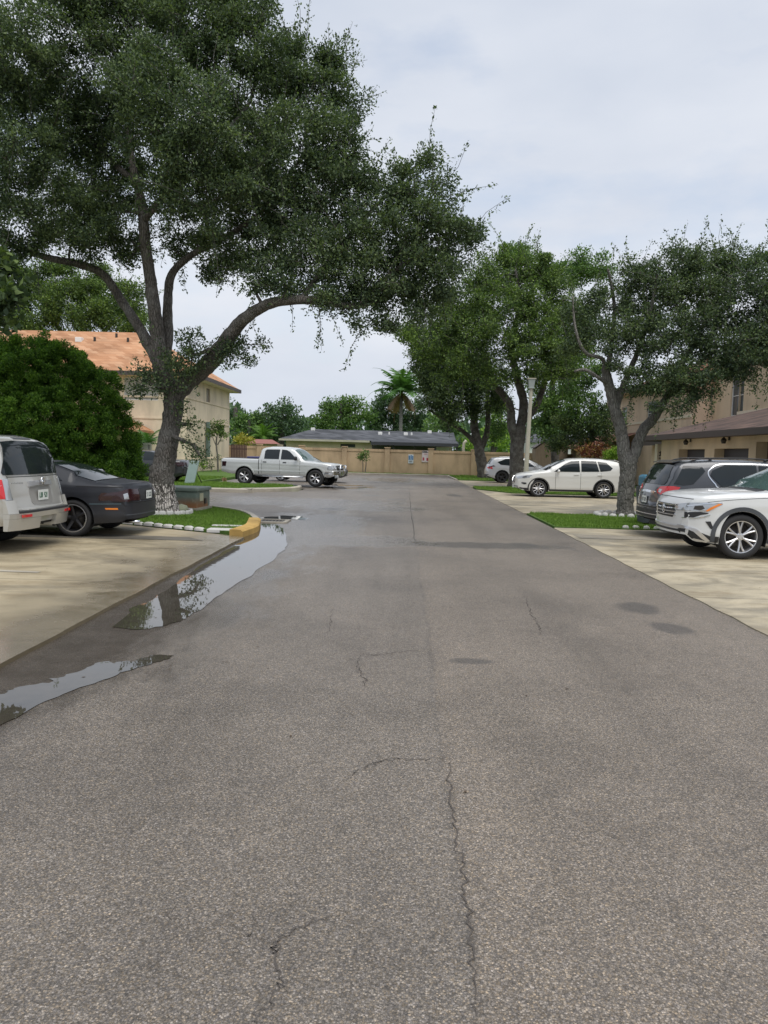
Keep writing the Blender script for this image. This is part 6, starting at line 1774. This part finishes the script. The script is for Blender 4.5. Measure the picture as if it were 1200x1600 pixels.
def sign(name, label, px, py, w, h, build, cols):
    q = P(px, py, WY - .03)
    root = empty(name, (q[0], WY - .03, q[2]), label, 'sign')
    mb = MB(); mb.box((-w / 2, -.015, -h / 2), (w / 2, .0295, h / 2)); part('board', mb, cols[0], root)
    for mat, boxes in build:
        mb = MB()
        for x0, z0, x1, z1 in boxes: mb.box((x0 * w / 2, -.022, z0 * h / 2), (x1 * w / 2, -.0155, z1 * h / 2))
        part('marking', mb, mat, root)
blue = simple('sign_blue', (.09, .22, .42), .5); pale = simple('sign_pale', (.62, .68, .70), .5); red_s = simple('sign_red', (.42, .06, .08), .5); pink = simple('sign_pinkwhite', (.66, .58, .58), .5)
sign('parking_sign', 'small blue and white parking sign fixed to the far tan wall', 642, 717, .42, .72, [(blue, [(-.9, -.1, -.25, .75), (-.1, .0, .35, .85), (.45, -.1, .9, .7), (-.9, -.25, .9, -.12)]), (M['plate_dark'], [(-.7, -.55, .6, -.45), (-.6, -.75, .5, -.66)])], (pale,))
sign('warning_sign', 'pinkish white notice sign with red blocks beside the blue sign', 665, 713, .60, .95, [(red_s, [(-.8, -.7, -.35, -.2), (.25, -.75, .8, -.25), (-.5, .35, .5, .42)]), (M['plate_dark'], [(-.7, .62, .7, .70), (-.3, .78, .2, .84)])], (pink,))
# brown slatted gate next to the cream house
mb_x0, mb_x1 = P(361, 700, 60)[0], P(386, 700, 60)[0]
gr = empty('slatted_gate', ((mb_x0 + mb_x1) / 2, 60, .1), 'dark brown upright slat gate between the cream house and the wall', 'gate')
mb = MB(); n = 10
for k in range(n):
    x = (mb_x0 - mb_x1) / 2 + (mb_x1 - mb_x0) * k / n; mb.box((x, -.03, 0), (x + (mb_x1 - mb_x0) / n - .03, .02, 2.0))
part('slat_panel', mb, simple('gate_brown', (.10, .055, .05), .6), gr)
mb = MB(); mb.box(((mb_x0 - mb_x1) / 2, .02, .3), ((mb_x1 - mb_x0) / 2, .06, .4)); mb.box(((mb_x0 - mb_x1) / 2, .02, 1.6), ((mb_x1 - mb_x0) / 2, .06, 1.7)); part('rail', mb, M['fascia'], gr)

# --- low house with the dark grey roof beyond the wall ---
def far_house():
    Y0, Y1 = 72, 81; xa = P(447, 690, Y0)[0]; xb = P(706, 690, Y0)[0]; base = (xa, Y0, 0)
    root = empty('bungalow', base, 'low bungalow with long dark grey roof beyond the boundary wall', 'house')
    mb = MB(); pt = wall_with_holes(mb, (xa, Y0), (xb, Y0), 0, 2.75, [(5.2, 6.6, 2.2, 2.5), (9.2, 11, 1.2, 2.4), (12.6, 14.4, 1.2, 2.4)], reveal=.15)
    part('wall', mb, M['cream'], root, shift=base)
    for h in ((5.2, 6.6, 2.2, 2.5), (9.2, 11, 1.2, 2.4), (12.6, 14.4, 1.2, 2.4)): window(root, pt, h, base, glass=M['glass_house'], frame=M['darkmetal'])
    zr = 3.95
    mb = MB(); x0, x1 = xa - .6, xb + .4
    mb.add([(x0, Y0 - .6, 2.85), (x1, Y0 - .6, 2.85), (x1, Y0 + 4, zr), (x0 + 2.6, Y0 + 4, zr), (x0, Y1, 2.85), (x1, Y1, 2.85)], [(0, 1, 2, 3), (3, 2, 5, 4), (0, 3, 4), (1, 5, 2)])
    part('roof', mb, M['roof_grey'], root, shift=base)
    mb = MB(); mb.box((x0, Y0 - .72, 2.68), (P(578, 690, Y0)[0], Y0 - .601, 2.86)); part('gutter', mb, M['lamp_grey'], root, shift=base)
    pa = P(580, 690, Y0 - 2)[0]; pb = P(716, 690, Y0 - 2)[0]
    mb = MB(); mb.add([(pa, Y0 - 2.6, 2.72), (pb, Y0 - 2.6, 2.72), (pb, Y0 - .3, 3.0), (pa, Y0 - .3, 3.0)], [(0, 1, 2, 3)]); mb.box((pa, Y0 - 2.66, 2.45), (pb, Y0 - 2.6, 2.75)); mb.box((pa, Y0 - 2.6, 2.50), (pb, Y0 - .72, 2.54))
    part('patio_cover', mb, simple('patio_dark', (.035, .037, .045), .6), root, shift=base)
    for k in range(5):
        x = pa + .1 + (pb - pa - .3) * k / 4
        mb = MB(); mb.box((x, Y0 - 2.5, 0), (x + .12, Y0 - 2.38, 2.5)); part('patio_post', mb, M['darkmetal'], root, shift=base)
    mb = MB(); q = P(680, 700, Y0 - .3)[0]; q2 = P(702, 700, Y0 - .3)[0]
    for k in range(12): mb.box((q + (q2 - q) * k / 12, Y0 - .34, .1), (q + (q2 - q) * (k + .7) / 12, Y0 - .30, 2.4))
    part('blind', mb, M['white_p'], root, shift=base)
    mb = MB(); q = P(583, 700, Y0 - .3)[0]; q2 = P(676, 700, Y0 - .3)[0]; mb.box((q, Y0 - .30, .05), (q2, Y0 - .25, 2.45)); part('screen_panel', mb, simple('screen_grey', (.09, .095, .085), .8), root, shift=base)
    for px_, s in ((594, .2), (608, .07), (634, .2), (643, .08), (671, .2), (489, .2)):
        q = P(px_, 680, Y0 + (2.4 if px_ != 671 and px_ != 489 else 3.6)); yv = q[1]; zz = 2.85 + (yv - Y0 + .6) * (zr - 2.85) / 4.6
        mb = MB(); mb.box((q[0] - s, yv - s, zz - .08), (q[0] + s, yv + s, zz + .22), bev=.03); part('roof_vent', mb, M['white_p'], root, shift=base)
far_house()
def small_shed():
    X0 = P(836, 700, 60.5)[0]; X1 = P(887, 700, 60.5)[0]; Y = 60.3; base = ((X0 + X1) / 2, Y, 0); w = (X1 - X0) / 2
    root = empty('garden_shed', base, 'brown slatted shed with a low rounded gable in front of the far wall', 'shed')
    mb = MB(); prof = [(-w, 0), (-w, 2.35), (-w * .5, 2.85), (0, 3.02), (w * .5, 2.85), (w, 2.35), (w, 0)]
    mb.prism([(x, 0, z) for x, z in prof], (0, 1.5, 0)); part('wall', mb, simple('shed_tan', (.26, .20, .14), .8), root)
    mb = MB(); n = 22
    for k in range(n):
        x = -w + 2 * w * (k + .15) / n; z1 = float(np.interp(x + .04, [p[0] for p in prof[1:6]], [p[1] for p in prof[1:6]])) - .12
        mb.box((x, -.03, .1), (x + 2 * w / n * .6, -.003, z1))
    part('slat', mb, simple('shed_slat', (.20, .15, .105), .8), root)
    mb = MB(); r = [(x * 1.05, z + .06) for x, z in prof[1:6]]
    for a, b_ in zip(r[:-1], r[1:]): mb.prism([(a[0], -.12, a[1]), (b_[0], -.12, b_[1]), (b_[0], -.12, b_[1] + .06), (a[0], -.12, a[1] + .06)], (0, 1.8, 0))
    part('roof', mb, M['fascia'], root)
small_shed()
# white walled house glimpsed behind it
hb = P(880, 690, 78); root = empty('far_cottage', (hb[0], 78, 0), 'white walled cottage glimpsed between the trees above the brown shed', 'house')
mb = MB(); mb.box((-3.5, 0, 0), (3.5, 6, 3.2)); part('wall', mb, M['white_p'], root)
mb = MB(); mb.add([(-4, -.5, 3.2), (4, -.5, 3.2), (4, 3, 4.2), (-4, 3, 4.2), (4, 6.5, 3.2), (-4, 6.5, 3.2)], [(0, 1, 2, 3), (3, 2, 4, 5)]); part('roof', mb, M['roof_grey'], root)
# red tiled garden roof and shrubs above the wall on the left
hb = P(410, 700, 74); root = empty('far_cottage', (hb[0], 74, 0), 'small red roofed cottage behind the wall left of the bungalow', 'house')
mb = MB(); mb.box((-1.4, 0, 0), (1.4, 4, 2.35)); part('wall', mb, M['cream'], root)
mb = MB(); mb.add([(-1.8, -.4, 2.35), (1.8, -.4, 2.35), (.6, 2, 2.8), (-1.0, 2, 2.8)], [(0, 1, 2, 3)]); part('roof', mb, simple('far_red_roof', (.27, .11, .09), .8), root)

# --- lamp post ---
q = P(821, 740, 37); lx = q[0]
lp = empty('street_lamp', (lx, 37, .05), 'pale concrete lamp post with boxy lantern between the dark oak and white compact SUV', 'street lamp')
top = np.array(P(830, 607, 37)) - np.array((lx, 37, .05))
mb = MB(); mb.tube([(0, 0, -.1), top * .5, top], [.125, .105, .08], 8); part('pole', mb, M['lamp_grey'], lp, smooth=False)
mb = MB()
c_ = top
for z0, z1, w0, w1 in ((0, .04, .15, .15), (.04, .44, .11, .165),):
    v = [(c_[0] + sx * w0, c_[1] + sy * w0, c_[2] + z0) for sx, sy in ((-1, -1), (1, -1), (1, 1), (-1, 1))] + [(c_[0] + sx * w1, c_[1] + sy * w1, c_[2] + z1) for sx, sy in ((-1, -1), (1, -1), (1, 1), (-1, 1))]
    mb.add(v, [(0, 3, 2, 1), (4, 5, 6, 7), (0, 1, 5, 4), (1, 2, 6, 5), (2, 3, 7, 6), (3, 0, 4, 7)])
part('lantern', mb, simple('lantern_grey', (.36, .40, .38), .4), lp)
mb = MB(); mb.box((c_[0] - .2, c_[1] - .2, c_[2] + .445), (c_[0] + .2, c_[1] + .2, c_[2] + .485)); part('cap', mb, M['lamp_grey'], lp)

# --- green utility box ---
def ubox():
    b0 = G(318, 800); Y = 19.0
    xr = P(312, 800, Y)[0]
    root = empty('utility_box', (xr - .95, Y + .42, .09), 'weathered green utility box with rusty foot on the left island', 'utility box', R(-4))
    b = NB('utility_green'); x, y, z = b.sep(); n = b.noise(4, 5)
    rust = b.math('MULTIPLY', b.math('SUBTRACT', .36, z, clamp=True), b.math('MULTIPLY', b.ramp(b.noise(1.6, 4), [(.42, 0.0), (.6, 1.0)]), 5), clamp=True)
    c = b.mix(n, (.115, .155, .13), (.20, .245, .205)); c = b.mix(rust, c, (.26, .12, .05)); c = b.mix(b.math('MULTIPLY', b.ramp(b.noise(9, 5), [(.55, 0.0), (.7, 1.0)]), .4), c, (.35, .34, .27))
    b.pbr(c, .6); g = b.m
    mb = MB(); mb.box((-.95, -.52, .08), (.95, .52, .50), bev=.03); part('cabinet', mb, g, root)
    mb = MB(); mb.box((-.99, -.56, .502), (.99, .56, .59), bev=.04); part('lid', mb, g, root)
    mb = MB(); mb.box((-1.0, -.57, -.03), (1.0, .57, .078)); part('plinth', mb, M['kerb'], root)
    mb = MB(); mb.box((.951, -.28, .24), (.958, -.02, .44)); part('notice', mb, simple('notice_cream', (.55, .52, .36), .6), root)
    mb = MB(); mb.box((.951, .05, .16), (.985, .16, .30), bev=.01); part('latch', mb, M['darkmetal'], root)
ubox()

# --- white scalloped edging stones ---
def stone_mesh(w, d, h, seed, mat, round_=.35):
    r_ = np.random.default_rng(seed); mb = MB(); n, m = 10, 6; vs = []
    for i in range(m + 1):
        th = math.pi / 2 * i / m
        for j in range(n):
            a = 2 * math.pi * j / n
            ca, sa = math.cos(a), math.sin(a)
            k = (abs(ca) ** 4 + abs(sa) ** 4) ** -.25
            rr = math.cos(th) ** round_ if i < m else 0
            vs.append((ca * k * rr * w / 2 * (1 + r_.normal(0, .03)), sa * k * rr * d / 2 * (1 + r_.normal(0, .03)), h * math.sin(th) * (1 + r_.normal(0, .03))))
    mb.add(vs, [(i * n + j, i * n + (j + 1) % n, (i + 1) * n + (j + 1) % n, (i + 1) * n + j) for i in range(m) for j in range(n)])
    return mb.data('edging_stone', mat, True)
def row(pts, mesh_set, label, group, name='edging_stone', z=.09, jit=.01, cat='edging stone'):
    for i, (x, y, a) in enumerate(pts):
        o = bpy.data.objects.new(name, mesh_set[i % len(mesh_set)]); COL.objects.link(o)
        o.location = (x + random.uniform(-jit, jit), y + random.uniform(-jit, jit), z); o.rotation_euler = (random.uniform(-.05, .05), 0, a + random.uniform(-.12, .12))
        o.scale = (random.uniform(.9, 1.1), 1, random.uniform(.85, 1.1))
        setp(o, label, cat, group)
st1 = [stone_mesh(.17, .09, .11, k, M['stone_white']) for k in range(4)]
cxo, cyo = ob[0], OY
pts = [(cxo + .03 + .70 * math.cos(a), cyo + .70 * math.sin(a), a + math.pi / 2) for a in np.linspace(0, 2 * math.pi, 26, endpoint=False)]
row(pts, st1, 'small white scalloped stone in the ring around the whitewashed oak', 'white stones ringing the left oak')
st2 = [stone_mesh(.26, .11, .075, k + 9, M['stone_white'], .5) for k in range(4)]
a0, a1 = np.array((-6.75, 16.22)), np.array((-3.75, 14.62)); n = 12
ang = math.atan2(*(a1 - a0)[::-1])
row([(*(a0 + (a1 - a0) * k / n), ang) for k in range(n)], st2, 'grey white block in the low row edging the left island beside the driveway', 'edging blocks along the left island', z=.045)
mb = MB(); mb.box((-.28, -.14, 0), (.28, .14, .07), bev=.02); single('paving_slab', mb, M['stone_white'], 'flat pale slab at the driveway end of the island edging row', 'slab', loc=(-3.52, 14.62, .045))
g = G(355, 822, .1); mb = MB(); mb.box((-.30, -.10, 0), (.30, .10, .02), bev=.008); single('stepping_slab', mb, M['stone_white'], 'pale slab sunk in the grass near the yellow kerb', 'slab', loc=(g[0], g[1], .10))
st3 = [stone_mesh(.20, .14, .12, k + 20, M['stone_white'], .6) for k in range(4)]
row([(b2[0] + .80 * math.cos(a), TY + .72 * math.sin(a), a + math.pi / 2) for a in np.linspace(0, 2 * math.pi, 20, endpoint=False)], st3, 'white stone in the ring around the forked grey oak', 'white stones ringing the right oak', z=.03)
st4 = [stone_mesh(.16, .10, .07, k + 30, M['stone_white'], .7) for k in range(4)]
row([(5.3 + .26 * k, 18.10, 0) for k in range(13)], st4, 'little pale stone in the row along the near edge of the right grass strip', 'pale stones along the right grass strip', z=.03, jit=.03)
# round boulder inside the left ring
mb = MB(); vs = []
g = G(281, 801, .1)
single('boulder', MB().lathe([(0.001, .0), (.17, .0), (.19, .10), (.14, .18), (.001, .22)], 12), simple('mossy_stone', (.30, .32, .22), .9), 'round mossy stone beside the whitewashed trunk foot', 'stone', loc=(g[0], g[1] + .1, .09), smooth=True)

# --- storm drain with concrete collar at the end of the yellow kerb ---
def drain():
    x, y = -3.05, 17.6
    root = empty('storm_drain', (x, y, 0), 'storm drain grate with concrete collar in the water beyond the yellow kerb', 'drain')
    mb = MB()
    for a, b_ in (((-.38, -.38, -.02), (.38, -.28, .03)), ((-.38, .28, -.02), (.38, .38, .03)), ((-.38, -.277, -.02), (-.28, .277, .03)), ((.28, -.277, -.02), (.38, .277, .03))): mb.box(a, b_)
    part('collar', mb, M['kerb'], root)
    mb = MB()
    for k in range(7): mb.box((-.275 + k * .08, -.275, -.015), (-.235 + k * .08, .275, .018))
    part('grate', mb, M['darkmetal'], root)
drain()

# --- board leaning by the charcoal sedan ---
q = P(298, 755, 32.2); root = empty('leaning_board', (q[0], 32.2, .13), 'pale green board leaning on the lawn behind the charcoal sedan', 'board', R(8))
mb = MB(); mb.prism([(-.28, 0, 0), (.14, 0, .06), (.32, .15, 1.0), (-.08, .15, .98)], (.02, .06, .02)); part('panel', mb, simple('board_green', (.25, .33, .31), .6), root)
mb = MB(); mb.tube([(.22, .12, .55), (.42, .5, .02)], .02, 6); part('prop', mb, M['darkmetal'], root)

# --- blue recycling bin lid behind the grey suv ---
Yb = 19.3; q = P(1018, 745, Yb)
root = empty('recycling_bin', (q[0], Yb, .012), 'blue lidded bin standing behind the dark grey SUV', 'bin')
mb = MB(); v = []
for z, w in ((.08, .23), (.98, .29)): v += [(-w, -w, z), (w, -w, z), (w, w, z), (-w, w, z)]
mb.add(v, [(0, 3, 2, 1), (4, 5, 6, 7), (0, 1, 5, 4), (1, 2, 6, 5), (2, 3, 7, 6), (3, 0, 4, 7)]); part('body', mb, simple('bin_dark', (.05, .06, .07), .6), root)
mb = MB(); mb.box((-.26, -.27, 1.0), (.26, .27, 1.28), bev=.07); part('lid', mb, simple('bin_blue', (.04, .17, .26), .5), root)
for s in (-1, 1): mb = MB(); mb.lathe([(.001, -.03), (.09, -.03), (.09, .03), (.001, .03)], 14, 'y', (0, s * .22, .09)); part('wheel', mb, M['rubber'], root)

# --- young trees and plants ---
def sapling(label, pxs, Y, blobs, stems, base_z=.13, mat='oak_leaf_b', leaf=.12, per=26, clump=.22, name='young_tree'):
    b0 = P(pxs, 730, Y); base = (b0[0], Y, base_z)
    grow(name, label, base, stems, blobs, M[mat], M['bark_grey'], leaf=leaf, per=per, dens=1.0, clump=clump, k=6, twig=.008, cat='young tree')
sapling('young tree with twin thin stems in front of the far tan wall', 569, 60.6,
        [(567, 712, 60.5, 7), (563, 716, 60.5, 5), (573, 714, 60.5, 5), (570, 708, 60.5, 5)],
        [[(567, 741, 60.6, .04), (567, 725, 60.6, .035), (566, 712, 60.6, .02)], [(570, 741, 60.6, .05), (572, 725, 60.6, .04), (571, 712, 60.6, .02)]], mat='far_leaf', leaf=.16, per=40, clump=.3)
sapling('slim leafy young tree on the lawn against the cream house side wall', 340, 52,
        [(341, 672, 52, 11), (330, 678, 52, 9), (348, 680, 52, 8), (335, 664, 52, 7), (344, 662, 52, 7), (345, 715, 52, 4)],
        [[(341, 742, 52, .07), (340, 715, 52, .06), (338, 690, 52, .05), (342, 668, 52, .02)], [(339, 700, 52, .04), (331, 680, 52, .02)], [(340, 695, 52, .04), (349, 678, 52, .02)]], leaf=.14, per=60, clump=.3)
sapling('loose shrub with dark leaves at the foot of the young tree', 329, 51,
        [(329, 722, 51, 5), (333, 728, 51, 5), (326, 730, 51, 4)], [[(330, 741, 51, .03), (330, 728, 51, .02), (328, 720, 51, .01)]], leaf=.13, per=20, clump=.25, mat='oak_leaf_d', name='shrub')
sapling('pale green shrub against the cream house side wall', 317, 51,
        [(316, 724, 51, 5), (319, 730, 51, 4), (313, 730, 51, 4)], [[(317, 741, 51, .03), (317, 728, 51, .02), (316, 720, 51, .01)]], leaf=.16, per=26, clump=.25, mat='bright_leaf', name='shrub')
sapling('little dark plant by the cream house behind the charcoal sedan', 280, 50,
        [(280, 722, 50, 4), (280, 716, 50, 3)], [[(280, 741, 50, .03), (280, 728, 50, .02), (280, 718, 50, .01)]], leaf=.13, per=16, clump=.2, mat='oak_leaf_d', name='shrub')
q = G(350, 750); bush('shrub', 'brownish withered tuft on the left lawn', (P(350, 750, 36)[0], 36, .13), [(350, 752, 36, 4), (346, 755, 36, 3)], M['palm_dead'], .08, 50, .08, stems=3, stem_r=.01)
bush('croton_shrub', 'red leaved croton shrub in front of the tan porch wing', (P(930, 720, 44.5)[0], 44.5, 0), [(915, 708, 44.5, 9), (932, 704, 44.5, 9), (945, 706, 44.5, 8), (922, 700, 44.5, 6), (938, 698, 44.5, 5)], M['red_leaf'], .22, 34, .28, stems=5, aspect=.35)
bush('round_shrub', 'bright green low shrub right of the red croton', (P(955, 720, 43.5)[0], 43.5, 0), [(952, 711, 43.5, 8), (962, 710, 43.5, 8), (957, 706, 43.5, 6)], M['bright_leaf'], .10, 90, .2, stems=4)
bush('golden_shrub', 'yellow leaved shrub beside the tan porch wing', (P(912, 720, 46)[0], 46, 0), [(912, 690, 46, 7), (910, 682, 46, 5), (914, 698, 46, 6)], M['yellow_leaf'], .14, 50, .25, stems=4)
bush('golden_shrub', 'yellow green shrub showing over the brown slatted gate', (P(378, 715, 66)[0], 66, 0), [(372, 690, 66, 7), (382, 691, 66, 7), (391, 690, 66, 5), (380, 683, 66, 4)], M['yellow_leaf'], .2, 60, .4, stems=4)
q = P(410, 700, 82)
palm('palm_tree', 'low feathery palm behind the wall left of the bungalow', (q[0], 82, 0), 3.0, 3.2, 12, 2.6, .15, w=.6, lw=.12, mat=M['bright_leaf'])
# pale pipe standing behind the wall at the right
q = P(724, 700, 64); mb = MB(); mb.tube([(0, 0, 0), (0, 0, 2.3), (.05, 0, 2.75), (.25, 0, 2.95)], .12, 8)
single('vent_pipe', mb, M['lamp_grey'], 'pale bent pipe behind the wall right of the bungalow', 'pipe', loc=(q[0], 64, 0), smooth=True)
